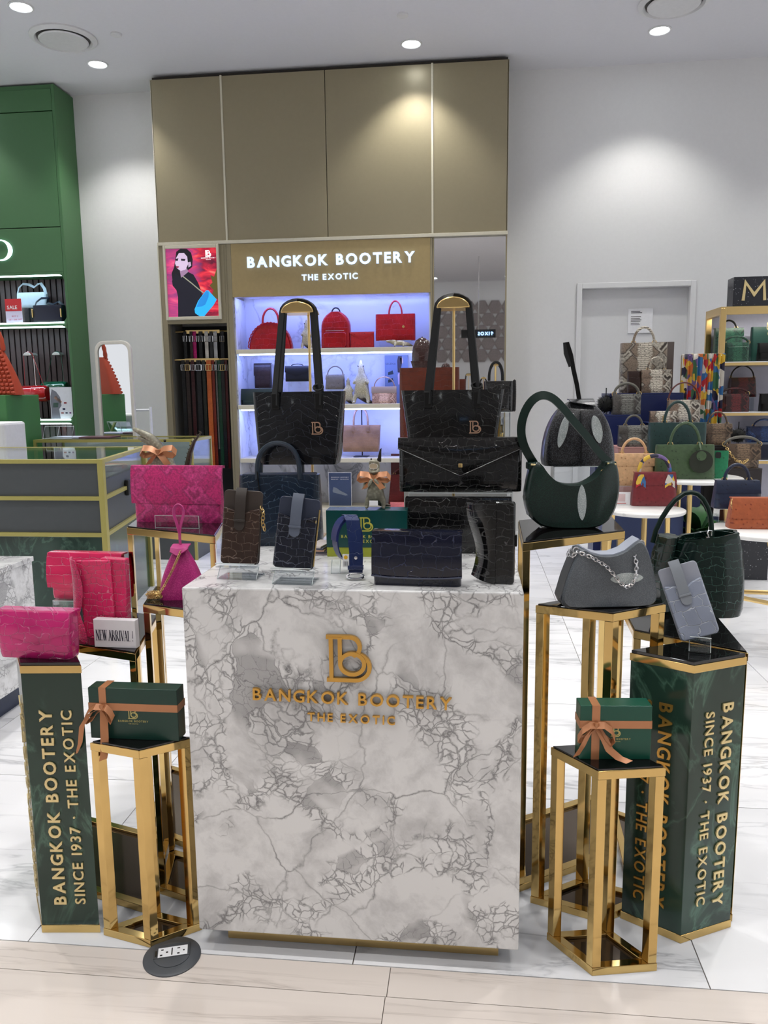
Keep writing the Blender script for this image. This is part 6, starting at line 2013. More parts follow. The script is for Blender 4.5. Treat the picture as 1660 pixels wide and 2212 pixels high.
# green podium with the quilted orange bag, white box beside it
Yp = 6.1
pR = oy(12, 853, Yp).x
pzt = oy(40, 853, Yp).z
po = thing('podium', 'bright green podium under the orange puffy bag', 'podium', (pR - 0.5, Yp, 0))
part('box', MB().box(-0.5, 0.5, 0, 0.5, 0, pzt), plain('podium_green', C(58, 118, 62), 0.5, noise=0.03), po, False, 0.006)
k = mpp((pR, Yp, 1.4))
qx = oy(-10, 852, Yp + 0.1).x
ob = thing('puffy_bag', 'orange red puffy quilted shoulder bag on the green podium', 'handbag', (qx, Yp + 0.16, pzt))
PUF = plain('orange_puff', C(176, 62, 30), 0.5)
pillow = MB().loft([[(0.5 * sx2 * math.cos(a), -0.5 * sy2 * math.sin(a), z) for a in [2 * PI * i / 10 for i in range(10)]] for sx2, sy2, z in ((0.02, 0.01, -0.012), (0.075, 0.05, -0.007), (0.085, 0.06, 0.0), (0.075, 0.05, 0.007), (0.02, 0.01, 0.012))])
core = []
for i in range(9):
    t = i / 8
    core.append(rrect(lerp(100, 34, t ** 1.3) * k, lerp(0.16, 0.06, t), 0.03, 4, 98 * k * t))
part('body', MB().loft(core), PUF, ob, ang=50)
puff = MB()
rows_ = 11
for i in range(rows_):
    t = (i + 0.5) / rows_
    wd = lerp(100, 34, t ** 1.3) * k
    n = max(3, int(wd / 0.036))
    for j in range(n):
        x = -wd / 2 + wd * (j + 0.5) / n
        y = -lerp(0.16, 0.06, t) / 2
        puff.lathe([(0.001, -0.016), (0.016, -0.010), (0.021, 0), (0.016, 0.010), (0.001, 0.016)], 8, x, y)
        puff.v[-40:] = [(px_, y + (py_ - y) * 0.8, pz_ + 98 * k * t) for px_, py_, pz_ in puff.v[-40:]]
pu = part('quilted_puffs', puff, PUF, ob, ang=60)
pu['kind'] = 'stuff'
hp = [(17 * k * math.cos(a) * 1.0, 0, 96 * k + 46 * k * math.sin(a)) for a in [PI * i / 16 for i in range(17)]]
part('handle', MB().tube(hp, [0.018 + 0.004 * (i % 2) for i in range(17)], 8), PUF, ob, ang=60)
part('price_tag', MB().box(-0.02 + 8 * k, 0.02 + 8 * k, -0.115, -0.112, 44 * k, 66 * k), WHITE, ob, False)
wx = oy(8, 912, 5.7).x
wb = tag(part('white_box', MB().box(-0.4, 0.4, 0, 0.3, 0, oy(14, 913, 5.7).z), WHITE, None, False, 0.02, loc=(wx - 0.4, 5.7, 0)), 'white rounded plinth in front of the green podium', 'plinth')

# ------------------------------------------------------------------ floor mirror and rack
Ym = 6.95
c = oy(249, 850, Ym)
k = mpp(c)
fm = thing('floor_mirror', 'tall floor mirror with a rounded white frame', 'mirror', (c.x, Ym, 0), math.radians(-6))
zt = oy(249, 736, Ym).z
wd = 86 * k
outer = rrect2(wd, zt, 0.09, 6, 0, zt / 2)
inner = rrect2(wd - 0.06, zt - 0.06, 0.07, 6, 0, zt / 2)
part('frame', MB().loft([[(x, 0.0, z) for x, z in outer], [(x, 0.03, z) for x, z in outer], [(x, 0.03, z) for x, z in inner], [(x, 0.0, z) for x, z in inner]], close=True), plain('mirror_frame_white', C(226, 222, 212), 0.4), fm, bevel=0.003)
part('glass', MB().plate(inner[::-1], 0.012, 0.018), MIRROR, fm, False)
part('back', MB().plate(inner[::-1], 0.019, 0.03), WHITE, fm, False)
part('prop', MB().tube([(0, 0.03, zt * 0.6), (0, 0.35, 0.01)], 0.012, 8), SILVER, fm)
Yr = 7.3
a, b = oy(296, 886, Yr), oy(325, 886, Yr)
wr_ = thing('white_rack', 'small white tubular rack beside the floor mirror', 'rack', (a.x, Yr, 0))
part('rail', MB().tube([(0, 0, a.z), (b.x - a.x, 0, a.z)], 0.012, 8), WHITE, wr_)
part('post', MB().tube([(b.x - a.x, 0, 0), (b.x - a.x, 0, a.z + 0.03)], 0.014, 8), WHITE, wr_)
part('post', MB().tube([(-0.3, 0, 0), (-0.3, 0, a.z + 0.03)], 0.014, 8).tube([(-0.3, 0, a.z), (0, 0, a.z)], 0.012, 8), WHITE, wr_)

# ------------------------------------------------------------------ gold framed display cases
CASEG = plain('khaki_gold_frame', C(172, 162, 92), 0.4, 0.3, noise=0.02)
GREYB = plain('case_grey_board', C(72, 76, 78), 0.45)


def bar_poly(mb, a, b, z0, z1, t=0.022):
    a, b = Vector((a[0], a[1])), Vector((b[0], b[1]))
    d = (b - a).normalized()
    n = Vector((d.y, -d.x))
    q = [a + n * 0.006, b + n * 0.006, b - n * t, a - n * t]
    return mb.loft([[(v.x, v.y, z0) for v in q], [(v.x, v.y, z1) for v in q]])


def case(label, ztop, Pf, Pr, x_left, zbars, glass_row):
    """long display case seen at its front right corner Pf; Pr is its back right corner"""
    o = thing('display_case', label, 'display case', (Pf[0], Pf[1], 0))
    R_ = (Pr[0] - Pf[0], Pr[1] - Pf[1])
    L0 = (x_left - Pf[0], 0.0)
    L1 = (x_left - Pf[0] + R_[0], R_[1])
    F0 = (0.0, 0.0)
    zt, zm, zl = ztop, zbars[0], zbars[1]
    foot = ccw([F0, R_, L1, L0])
    part('marble_base', MB().prism(inset(foot, 0.012), 0.0, zl - 0.016), GREENST, o, False)
    part('front_panel', MB().box(L0[0], -0.02, 0.012, 0.03, zl + 0.012, zm - 0.012), GREYB, o, False)
    part('front_panel', MB().box(L0[0], -0.02, 0.012, 0.03, zm + 0.012, zt - 0.012), GREYB, o, False)
    d = Vector(R_).normalized()
    a = d * 0.02
    Rv = Vector(R_) - d * 0.02
    def side(nm, z0, z1, m, off=0.012):
        n = Vector((d.y, -d.x)) * -off
        q = [Vector(a) + n, Rv + n, Rv + n * 2.2, Vector(a) + n * 2.2]
        part(nm, MB().loft([[(v.x, v.y, z0) for v in q], [(v.x, v.y, z1) for v in q]]), m, o, False)
    side('drawer_front', zl + 0.012, zm - 0.012, GREYB)
    side('drawer_front', zm + 0.012, lerp(zm, zt, 0.45), GREYB)
    side('side_glass', lerp(zm, zt, 0.45), zt - 0.012, GLASS)
    part('inner_deck', MB().prism(inset(foot, 0.04), lerp(zm, zt, 0.40), lerp(zm, zt, 0.45)), plain('case_deck', C(120, 124, 122), 0.5), o, False)
    part('glass_top', MB().prism(inset(foot, 0.02), zt - 0.006, zt), GLASS, o, False)
    for z in (zl, zm, zt - 0.010):
        mb = MB()
        bar_poly(mb, L0, F0, z - 0.012, z + 0.012)
        bar_poly(mb, F0, R_, z - 0.012, z + 0.012)
        part('gold_rail', mb, CASEG, o, False, 0.002)
    part('gold_rail', bar_poly(MB(), R_, L1, zt - 0.022, zt + 0.002), CASEG, o, False, 0.002)
    for p in (F0, R_):
        part('gold_post', MB().box(p[0] - 0.026, p[0] + 0.008, p[1] - 0.008, p[1] + 0.026, 0, zt + 0.003), CASEG, o, False, 0.002)
    kx = Vector(R_) * 0.5
    part('drawer_pull', MB().box(-0.03, 0.03, -0.012, 0.012, zm - 0.05, zm + 0.05).tf(Matrix.Translation((kx.x + d.y * 0.004, kx.y - d.x * 0.0, 0)) @ Matrix.Rotation(math.atan2(d.y, d.x), 4, 'Z')), BLACK, o, False, 0.004)
    return o


zc1 = 1.03
Pf = oz(219, 993, zc1)
Pr = oz(312, 965, zc1)
z_b = (oy(219, 1077, Pf.y).z, oy(222, 1156, Pf.y).z)
case('long gold framed glass display case with grey panels and green marble base', zc1, (Pf.x, Pf.y), (Pr.x, Pr.y), Pf.x - 1.6, z_b, True)
zdk = lerp(z_b[0], zc1, 0.45)
GI = 'small goods inside the glass case'
for i, (dx, dy, w2, d2, h2, c, lb) in enumerate(((-0.16, 0.16, 0.05, 0.07, 0.05, C(150, 30, 34), 'red leather purse inside the glass case near the corner post'), (-0.30, 0.42, 0.06, 0.06, 0.03, C(110, 130, 120), 'sage green wallet lying inside the glass case'), (-0.20, 0.55, 0.05, 0.05, 0.04, C(180, 180, 182), 'silver key case inside the glass case'), (-0.26, 0.74, 0.06, 0.06, 0.03, C(196, 90, 60), 'coral card holder inside the glass case'), (-0.66, 0.35, 0.09, 0.07, 0.06, C(120, 40, 38), 'brick red wallet inside the glass case'), (-0.95, 0.40, 0.08, 0.07, 0.05, C(60, 96, 84), 'teal wallet inside the glass case'))):
    pu_ = thing('wallet', lb, 'wallet', (Pf.x + dx, Pf.y + dy, zdk), 0.4 * (i % 3), GI)
    part('body', MB().box(-w2, w2, -d2, d2, 0, h2), plain('goods_%d' % i, c, 0.4), pu_, False, 0.012)
    part('flap', MB().box(-w2 - 0.002, w2 + 0.002, -d2 - 0.002, d2 * 0.3, h2, h2 + 0.006), plain('goods_%d' % i, c, 0.4), pu_, False, 0.002)
zc2 = 1.03
P2 = oz(330, 962, zc2)
Y2 = 6.35
x20, x21 = oy(72, 958, Y2).x, oy(415, 950, Y2).x
cs = thing('display_case', 'second gold framed glass case standing behind the first', 'display case', (x20, Y2, 0))
wd = x21 - x20
part('cabinet_body', MB().box(0.01, wd - 0.01, 0.01, 0.49, 0, zc2 - 0.28), GREYB, cs, False)
part('front_glass', MB().box(0.02, wd - 0.02, 0.004, 0.01, zc2 - 0.28, zc2 - 0.02), GLASS, cs, False)
part('side_glass', MB().box(wd - 0.012, wd - 0.006, 0.02, 0.48, zc2 - 0.28, zc2 - 0.02), GLASS, cs, False)
part('glass_top', MB().box(0.01, wd - 0.01, 0.01, 0.49, zc2 - 0.01, zc2 - 0.004), GLASS, cs, False)
part('back_board', MB().box(0.02, wd - 0.02, 0.48, 0.49, zc2 - 0.28, zc2 - 0.02), plain('case_white_board', C(196, 202, 210), 0.5), cs, False)
fm_ = MB()
for z0, z1 in ((zc2 - 0.024, zc2), (zc2 - 0.30, zc2 - 0.275)):
    fm_.box(0, wd, 0, 0.022, z0, z1).box(0, wd, 0.478, 0.5, z0, z1).box(0, 0.022, 0.022, 0.478, z0, z1).box(wd - 0.022, wd, 0.022, 0.478, z0, z1)
part('gold_rails', fm_, CASEG, cs, False)
for x, y in ((0, 0), (wd - 0.022, 0), (0, 0.478), (wd - 0.022, 0.478)):
    part('gold_post', MB().box(x, x + 0.022, y, y + 0.022, 0, zc2 - 0.024), CASEG, cs, False)
a = oy(122, 958, Y2 + 0.1)
k = mpp(a)
hs2 = thing('sign_holder', 'clear slanted sign holder with papers on the second glass case', 'sign holder', (a.x, Y2 + 0.12, zc2))
part('plate', MB().strap([(0, 0, 0.002), (0, 0.05, 26 * k)], (1, 0, 0), 66 * k, 0.004), ACRYL, hs2, False)
part('edges', MB().tube([(-33 * k, 0, 0.003), (33 * k, 0, 0.003), (33 * k, 0.05, 27 * k), (-33 * k, 0.05, 27 * k)], 0.0025, 5, close=True).tube([(0, 0, 0.003), (0, 0.05, 27 * k)], 0.002, 5), plain('acrylic_edge', C(206, 214, 214), 0.2), hs2)
part('papers', MB().box(-26 * k, 40 * k, 0.06, 0.26, 0.0, 0.012), plain('papers_lilac', C(206, 208, 226), 0.5), hs2, False)
tag(part('magazine', MB().box(0, 70 * k, 0, 0.22, 0, 0.014), plain('magazine_plum', C(96, 62, 70), 0.4), None, False, 0.002, loc=(a.x + 46 * k, Y2 + 0.14, zc2)), 'plum coloured catalogue lying on the second glass case', 'catalogue')

# marble block at the left edge
mb_ = thing('marble_block', 'low white marble block with navy plinth at the left edge', 'plinth', (-2.02, 3.36, 0))
part('marble_body', MB().box(-1.0, 0.0, -1.3, 0.0, 0.105, 0.645), COUNTER, mb_, False, 0.003)
part('top_slab', MB().box(-1.0, 0.006, -1.3, 0.006, 0.645, 0.667), COUNTER, mb_, False, 0.002)
part('plinth', MB().box(-1.0, -0.045, -1.25, -0.04, 0.0, 0.105), plain('navy_plinth', C(40, 50, 76), 0.4), mb_, False)

# ------------------------------------------------------------------ the bag shop on the right
SPECK = None


def speckle(name, base, dot):
    m, t, b = new(name)
    tc = nd(t, 'TexCoord')
    v = nd(t, 'TexVoronoi', {'Vector': tc.outputs['Object'], 'Scale': 60.0})
    n = nd(t, 'TexNoise', {'Vector': tc.outputs['Object'], 'Scale': 25.0})
    f = smath(t, 'MULTIPLY', ramp(t, v.outputs['Distance'], [(0.12, g(1.0)), (0.24, g(0.0))]), ramp(t, n.outputs[0], [(0.45, g(0.0)), (0.6, g(1.0))]))
    t.links.new(mix(t, f, base, dot), b.inputs['Base Color'])
    b.inputs['Roughness'].default_value = 0.2
    return m


GRAN = speckle('black_terrazzo', C(34, 36, 42), C(190, 192, 196))
NAVYP = plain('navy_display_paint', C(20, 34, 84), 0.35)
NAVYL = plain('navy_base_paint', C(46, 62, 104), 0.5)
TABLE = streak('white_table_stone', C(236, 235, 232), C(176, 174, 172), 0.2, ang=20, amount=0.5)
PY = python_skin('natural_python', C(206, 198, 182), C(138, 122, 106), C(58, 48, 40), 1.0)
PYS = python_skin('natural_python_small', C(206, 198, 182), C(132, 112, 96), C(58, 48, 40), 0.8)
PYG = python_skin('grey_python', C(126, 126, 120), C(84, 80, 76), C(52, 48, 46), 0.8)
PYB = python_skin('brown_python', C(128, 106, 84), C(88, 70, 54), C(52, 40, 30), 0.8)
PYGR = python_skin('green_python', C(50, 100, 74), C(30, 72, 56), C(16, 44, 36), 0.7)
PYM = python_skin('maroon_python', C(104, 34, 36), C(48, 18, 20), C(28, 10, 12), 0.7)
PYBL = python_skin('blue_python', C(60, 96, 160), C(36, 58, 112), C(22, 34, 70), 0.7)
OST_TEAL = ostrich('teal_ostrich', C(34, 62, 60), C(20, 40, 40))
OST_OLIVE = ostrich('olive_ostrich', C(70, 92, 62), C(44, 60, 40))
OST_TAN = ostrich('tan_ostrich', C(214, 172, 128), C(170, 122, 80))
OST_RED = ostrich('burgundy_ostrich', C(116, 38, 44), C(92, 20, 26))
OST_NAVY = ostrich('navy_ostrich', C(28, 40, 66), C(18, 26, 46))
OST_ORG = ostrich('orange_ostrich', C(164, 84, 48), C(120, 44, 20))
GREYLE = plain('stone_grey_leather', C(96, 94, 86), 0.4)
GB_ = 'bags in the right shop'


def riser(x0, x1, yt, Y, depth, m, label, name='display_plinth', cat='plinth', z0=0.0):
    a, b = oy(x0, yt, Y), oy(x1, yt, Y)
    z = (a.z + b.z) / 2
    o = thing(name, label, cat, ((a.x + b.x) / 2, Y, z0))
    part('column', MB().box(-(b.x - a.x) / 2, (b.x - a.x) / 2, 0, depth, 0, z - z0 - 0.012), m, o, False, 0.003)
    part('top', MB().box(-(b.x - a.x) / 2, (b.x - a.x) / 2, 0, depth, z - z0 - 0.012, z - z0), m, o, False, 0.002)
    return z


def pompom(label, px, py, r_px, Y, zb):
    a = oy(px, py, Y)
    k = mpp(a)
    R = r_px * k
    o = thing('fur_pompom', label, 'pompom', (a.x, Y, zb + R * 0.98), 0, 'black fur pompoms')
    FUR = plain('black_fur', C(10, 12, 10), 0.9)
    part('core', MB().lathe([(R * 0.75 * math.sin(PI * i / 8), -R * 0.75 * math.cos(PI * i / 8)) for i in range(9)], 14), FUR, o)
    hb_ = MB()
    rnd = random.Random(3)
    for i in range(420):
        v = Vector((rnd.gauss(0, 1), rnd.gauss(0, 1), rnd.gauss(0, 1))).normalized()
        t = v.orthogonal().normalized() * R * 0.05
        e = v * R * rnd.uniform(0.9, 1.12)
        c_ = v * R * 0.6
        hb_.add([c_ - t, c_ + t, e], [(0, 1, 2)])
    f = part('fur', hb_, FUR, o, False)
    f['kind'] = 'stuff'
    part('cord', MB().tube([(0, 0, R * 0.6), (0.0, 0.0, R * 1.6)], 0.004, 6), BLK_LE, o)
    return o



# stepped navy plinths
c1, c2, c3 = oz(1392, 1099, 0.65), oz(1495, 1030, 0.81), oz(1652, 1143, 0.654)
gq0 = oz(1585, 1252, 0)
ht = oy(1590, 1160, gq0.y).z
YNc = c1.y + 0.27
zA_ = riser(1318, 1478, 849, 6.35, 0.40, NAVYP, 'tall navy plinth under the natural python bags')
zB2 = riser(1290, 1386, 896, 6.06, 0.27, NAVYP, 'small navy plinth under the grey python handbag')
zC2 = riser(1336, 1404, 966, 5.78, 0.26, plain('blush_paint', C(186, 140, 134), 0.5), 'blush pink plinth under the grey python satchel')
zD2 = riser(1408, 1522, 914, 5.98, 0.34, NAVYP, 'wide navy plinth under the python hobo')
zE2 = riser(1526, 1590, 962, gq0.y + 0.22, 0.22, plain('walnut_paint', C(30, 26, 26), 0.5), 'dark walnut plinth under the brown python satchel', z0=ht)
zF2 = riser(1572, 1648, 1012, gq0.y + 0.01, 0.20, plain('umber_paint', C(40, 32, 30), 0.5), 'umber plinth under the brown bag with a gold chain', z0=ht)
zN2 = riser(1324, 1478, 1108, YNc, 0.15, NAVYL, 'long navy base cabinet behind the round tables')

# tables
def round_table(label, cx_, Y, z, R, grp, legs, yr=0.7):
    o = thing('round_table', label, 'table', (cx_, Y, 0), 0, grp)
    part('table_top', MB().loft([[(R * s_ * math.cos(a), R * yr * s_ * math.sin(a), z - dz) for a in [2 * PI * i / 40 for i in range(40)]] for s_, dz in ((0.98, 0.022), (1.0, 0.016), (1.0, 0.004), (0.985, 0.0))]), TABLE, o, ang=60)
    ends = []
    for (tx, ty, bx_, by_) in legs:
        part('leg', MB().tube([(tx, ty, z - 0.022), (bx_, by_, 0.0)], 0.017, 8), GOLD2, o)
        ends.append((lerp(tx, bx_, 0.55), lerp(ty, by_, 0.55)))
    zc_ = lerp(z - 0.022, 0, 0.55)
    for i in range(len(ends)):
        a, b = ends[i], ends[(i + 1) % len(ends)]
        part('stretcher', MB().tube([(a[0], a[1], zc_), (b[0], b[1], zc_)], 0.013, 8), GOLD2, o)
    return o


GT = 'round white tables with gold legs'
k1 = mpp(c1)
round_table('round white table carrying the burgundy handbag', c1.x, c1.y, 0.65, 86 * k1, GT, [(-0.02, -0.12, -0.05, -0.24), (0.17, 0.10, 0.20, 0.16), (-0.17, 0.10, -0.22, 0.16)], 1.0)
k2 = mpp(c2)
round_table('round white table carrying the olive handbag', c2.x, c2.y, 0.81, 104 * k2, GT, [(-0.05, -0.16, -0.05, -0.17), (0.22, 0.02, 0.30, 0.02), (-0.02, 0.22, -0.02, 0.28)], 1.0)
k3 = mpp(c3)
round_table('round white table carrying the orange handbag at the right edge', c3.x, c3.y, 0.654, 112 * k3, GT, [(-0.02, -0.14, 0.10, -0.22), (0.2, 0.05, 0.26, 0.1), (-0.20, 0.06, -0.30, 0.16)], 1.0)

# burgundy bag with a scarf handle
T1z, T2z, T3z = 0.65, 0.81, 0.654
fy = oz(1415, 1094, T1z).y
rb2 = sbag('handbag', 'burgundy ostrich handbag with a colourful scarf wrapped handle', 1368, 1464, 1022, 1094, fy, T1z, OST_RED, 0.12, grp=GB_, tw=0.88, td=0.5, fl_={'low': 0.62, 'th': 0.004})


def scarfmat(name, seed):
    m, t, b = new(name)
    tc = nd(t, 'TexCoord')
    v = nd(t, 'TexVoronoi', {'Vector': vmath(t, 'ADD', tc.outputs['Object'], (seed * 1.7, seed, 0.3)), 'Scale': 17.0})
    s = nd(t, 'SeparateColor', {0: v.outputs['Color']})
    pal = [(C(214, 176, 60)), (C(176, 36, 44)), (C(50, 104, 156)), (C(206, 200, 190)), (C(60, 104, 74)), (C(196, 110, 50)), (C(34, 32, 56)), (C(110, 90, 140))]
    random.Random(seed).shuffle(pal)
    c = ramp(t, s.outputs[0], [(i / 6.2, pal[i]) for i in range(6)], 'CONSTANT')
    t.links.new(c, b.inputs['Base Color'])
    b.inputs['Roughness'].default_value = 0.6
    return m


SCF = scarfmat('scarf_wrap', 5)
part('handle', handle_arch(33 * k1, 70 * k1, 40 * k1, 0.013, 0, p=0.8), SCF, rb2)
for s_ in (-1, 1):
    part('scarf_end', MB().sheet([[(s_ * 31 * k1 + (j - 1.5) * 7 * k1 * (0.5 + 0.5 * min(1, i / 2)), -0.045 - 0.004 * math.sin(j * 2.0), 70 * k1 - i * 8 * k1 - (6 * k1 if j in (0, 3) and i == 3 else 0)) for j in range(4)] for i in range(4)], 0.003), scarfmat('scarf_tail', 9), rb2)
q = oz(1345, 1091, T1z)
sgn_ = thing('price_card', 'small white printed card beside the burgundy handbag', 'sign', (q.x, q.y, T1z))
part('card', MB().box(-17 * k1, 17 * k1, 0, 0.004, 0, 29 * k1), WHITE, sgn_, False)
part('print_block', MB().box(-10 * k1, 6 * k1, -0.001, 0, 8 * k1, 25 * k1), plain('pale_pink_print', C(210, 184, 184), 0.6), sgn_, False)
part('print_line', MB().box(-12 * k1, 8 * k1, -0.001, 0, 3 * k1, 5 * k1), plain('pink_line', C(206, 120, 120), 0.6), sgn_, False)
sbag('handbag', 'tan ostrich handbag with arched handle beside the dark green hobo', 1330, 1413, 982, 1050, YNc + 0.01, zN2, OST_TAN, 0.12, grp=GB_, lift=zof(1050, 1371, YNc + 0.01), handle=(26, 948, 0.009), fl_={'low': 0.62}, tw=0.98)
# olive and teal bags on the second table
fy2 = oz(1482, 1036, T2z).y
ol = sbag('handbag', 'olive green ostrich handbag with round leather tag', 1420, 1545, 962, 1036, fy2, T2z, OST_OLIVE, 0.13, grp=GB_, td=0.45, tw=0.97, handle=(31, 914, 0.010))
part('round_tag', MB().lathe([(0, 0), (24 * k2, 0), (24 * k2, 0.004), (0, 0.004)], 26).tf(Matrix.Translation((28 * k2, -0.072, 38 * k2)) @ Matrix.Rotation(PI / 2, 4, 'X')), plain('dark_olive_suede', C(30, 36, 22), 0.7), ol)
part('inner_tag', MB().lathe([(0, 0.004), (10 * k2, 0.004), (10 * k2, 0.007), (0, 0.007)], 20).tf(Matrix.Translation((28 * k2, -0.072, 50 * k2)) @ Matrix.Rotation(PI / 2, 4, 'X')), OST_OLIVE, ol)
part('tag_strap', MB().strap([(26 * k2, -0.03, 78 * k2), (27 * k2, -0.06, 66 * k2), (28 * k2, -0.074, 54 * k2)], (1, 0, 0), 0.012, 0.003), OST_OLIVE, ol)
sbag('tote_bag', 'large dark teal ostrich tote behind the olive handbag', 1405, 1524, 910, 1026, fy2 + 0.16, T2z, OST_TEAL, 0.14, grp=GB_, cat='tote bag', td=0.6, handle=(27, 864, 0.010))
pc_ = sbag('phone_case', 'bright green leather phone case leaning beside the olive handbag', 1540, 1573, 962, 1022, fy2 + 0.06, T2z, ostrich('emerald_ostrich', C(16, 120, 78), C(8, 80, 50)), 0.02, grp=None, cat='phone case', td=1.0, r=0.4)
part('camera_cutout', MB().plate(rrect2(0.035, 0.04, 0.01, 4, -0.018, 0.155), -0.013, -0.008), BLACK, pc_)
# third table
fy3 = oz(1640, 1144, T3z).y
orb = sbag('handbag', 'orange ostrich flap bag at the right edge', 1582, 1712, 1078, 1144, fy3, T3z, OST_ORG, 0.13, grp=GB_, td=0.45, tw=0.9, fl_={'low': 0.34, 'th': 0.006})
chain([(-0.45 * 130 * k3, -0.02, 62 * k3), (-0.48 * 130 * k3, -0.035, 54 * k3), (-0.47 * 130 * k3, -0.04, 46 * k3)], 0.007, 0.002, GOLD2, orb, 'chain_end')
sbag('handbag', 'navy ostrich handbag with short handle on a clear riser', 1548, 1645, 1040, 1100, fy3 + 0.20, T3z, OST_NAVY, 0.12, grp=GB_, lift=zof(1100, 1596, fy3 + 0.20), handle=(26, 1004, 0.009), fl_={'low': 0.55}, tw=0.9)
# on the plinths
pt_ = sbag('tote_bag', 'tall natural python tote with arched handle against the white door', 1343, 1440, 742, 849, 6.50, zA_, PY, 0.14, grp=GB_, cat='tote bag', td=0.7, handle=(22, 708, 0.010))
sbag('handbag', 'natural python flap bag in front of the tall python tote', 1388, 1450, 800, 849, 6.36, zA_, PYS, 0.10, grp=GB_, handle=(18, 772, 0.007), fl_={'low': 0.66})
sbag('box_bag', 'dark brown textured box bag left of the python flap bag', 1358, 1387, 802, 849, 6.38, zA_, DKBR, 0.09, grp=GB_)
q = oy(1447, 800, 6.68)
dm_ = tag(part('display_board', MB().box(-0.17, 0.03, 0, 0.02, 0, 108 * mpp(q)), plain('board_taupe', C(104, 94, 90), 0.3), None, False, 0.003, loc=(q.x + 0.0, 6.68, zA_)), 'taupe display board standing behind the natural python tote', 'board')
sbag('handbag', 'charcoal grey python handbag with front pocket on the small navy plinth', 1326, 1386, 852, 896, 6.08, zB2, PYG, 0.12, grp=GB_, handle=(26, 828, 0.010), frame_=(0.13, 0.02, 0.11), hmat=GREYLE)
pompom('black fur pompom left of the charcoal python handbag', 1309, 889, 22, 6.18, zB2)
sbag('satchel_bag', 'grey python satchel with upright handle on the blush plinth', 1340, 1404, 921, 966, 5.80, zC2, PYG, 0.13, grp=GB_, handle=(18, 898, 0.008), fl_={'low': 0.62}, hmat=GREYLE)
sbag('hobo_bag', 'natural python hobo with tall thin handle behind the teal tote', 1446, 1514, 866, 914, 6.12, zD2, PYS, 0.12, grp=GB_, handle=(32, 828, 0.006), hmat=plain('burgundy_handle', C(90, 40, 38), 0.4), tw=1.0, td=0.4)
sbag('clutch_bag', 'natural python clutch with gold clasp beside the python hobo', 1408, 1462, 889, 914, 6.0, zD2, PYS, 0.10, grp=GB_, cat='clutch', fl_={'low': 0.3}, clasp=(0.01, 0.02, 0.4))
sbag('satchel_bag', 'brown python satchel right of the teal tote', 1526, 1581, 917, 962, gq0.y + 0.24, zE2, PYB, 0.12, grp=GB_, handle=(20, 890, 0.007), fl_={'low': 0.55})
pompom('black fur pompom behind the brown python satchel', 1596, 938, 19, gq0.y + 0.32, zE2)
bc = sbag('shoulder_bag', 'brown python shoulder bag with gold chain and thick handle', 1572, 1642, 961, 1012, gq0.y + 0.02, zF2, PYB, 0.12, grp=GB_, handle=(36, 944, 0.010), fl_={'low': 0.35}, hmat=GREYLE, r=0.4)
kb = mpp((1.9, gq0.y, 1))
chain([(-36 * kb, -0.03, 46 * kb), (-30 * kb, -0.07, 32 * kb), (-18 * kb, -0.08, 18 * kb), (-4 * kb, -0.08, 12 * kb), (4 * kb, -0.08, 18 * kb)], 0.012, 0.003, GOLD2, bc)

# scarf rack
Ysr = 6.45
a, b = oy(1474, 768, Ysr), oy(1565, 767, Ysr)
sr = thing('scarf_rack', 'thin metal rod rack holding printed scarves', 'rack', (a.x, Ysr, 0))
part('rod', MB().tube([(0, 0, a.z), (b.x - a.x, 0, b.z)], 0.006, 8), SILVER, sr)
part('post', MB().tube([((b.x - a.x) * 0.97, 0.02, 0), ((b.x - a.x) * 0.97, 0.02, b.z)], 0.010, 8), GOLD2, sr)
part('post', MB().tube([((b.x - a.x) * 0.03, 0.02, 0), ((b.x - a.x) * 0.03, 0.02, a.z)], 0.010, 8), GOLD2, sr)
ns = 8
NM = ('black and yellow', 'yellow and red', 'red patterned', 'red and white', 'green patterned', 'purple patterned', 'orange and yellow', 'blue patterned')
for i in range(ns):
    x = lerp(a.x, b.x, (i + 0.5) / ns)
    wv = (b.x - a.x) / ns * 1.1
    L = lerp(115, 165, (i * 37 % 10) / 10) * mpp(a) if i < 5 else 160 * mpp(a)
    gr = [[(wv * (j / 4 - 0.5) * (1 - 0.25 * r / 10 * (i % 2)), -0.012 - 0.012 * math.sin(j * 1.9 + i), 0.008 - L * r / 10) for j in range(5)] for r in range(11)]
    gr = [[(p_[0], 0.010, -0.05) for p_ in gr[0]], [(p_[0], 0.0, 0.011) for p_ in gr[0]]] + gr
    tag(part('scarf', MB().sheet(gr, 0.002), scarfmat('scarf_%d' % i, 20 + i), None, loc=(x, Ysr - 0.002, a.z), ang=60), NM[i] + ' silk scarf hanging on the rod rack, ' + ('first', 'second', 'third', 'fourth', 'fifth', 'sixth', 'seventh', 'eighth')[i] + ' from the left', 'scarf', 'printed scarves on the rod rack')

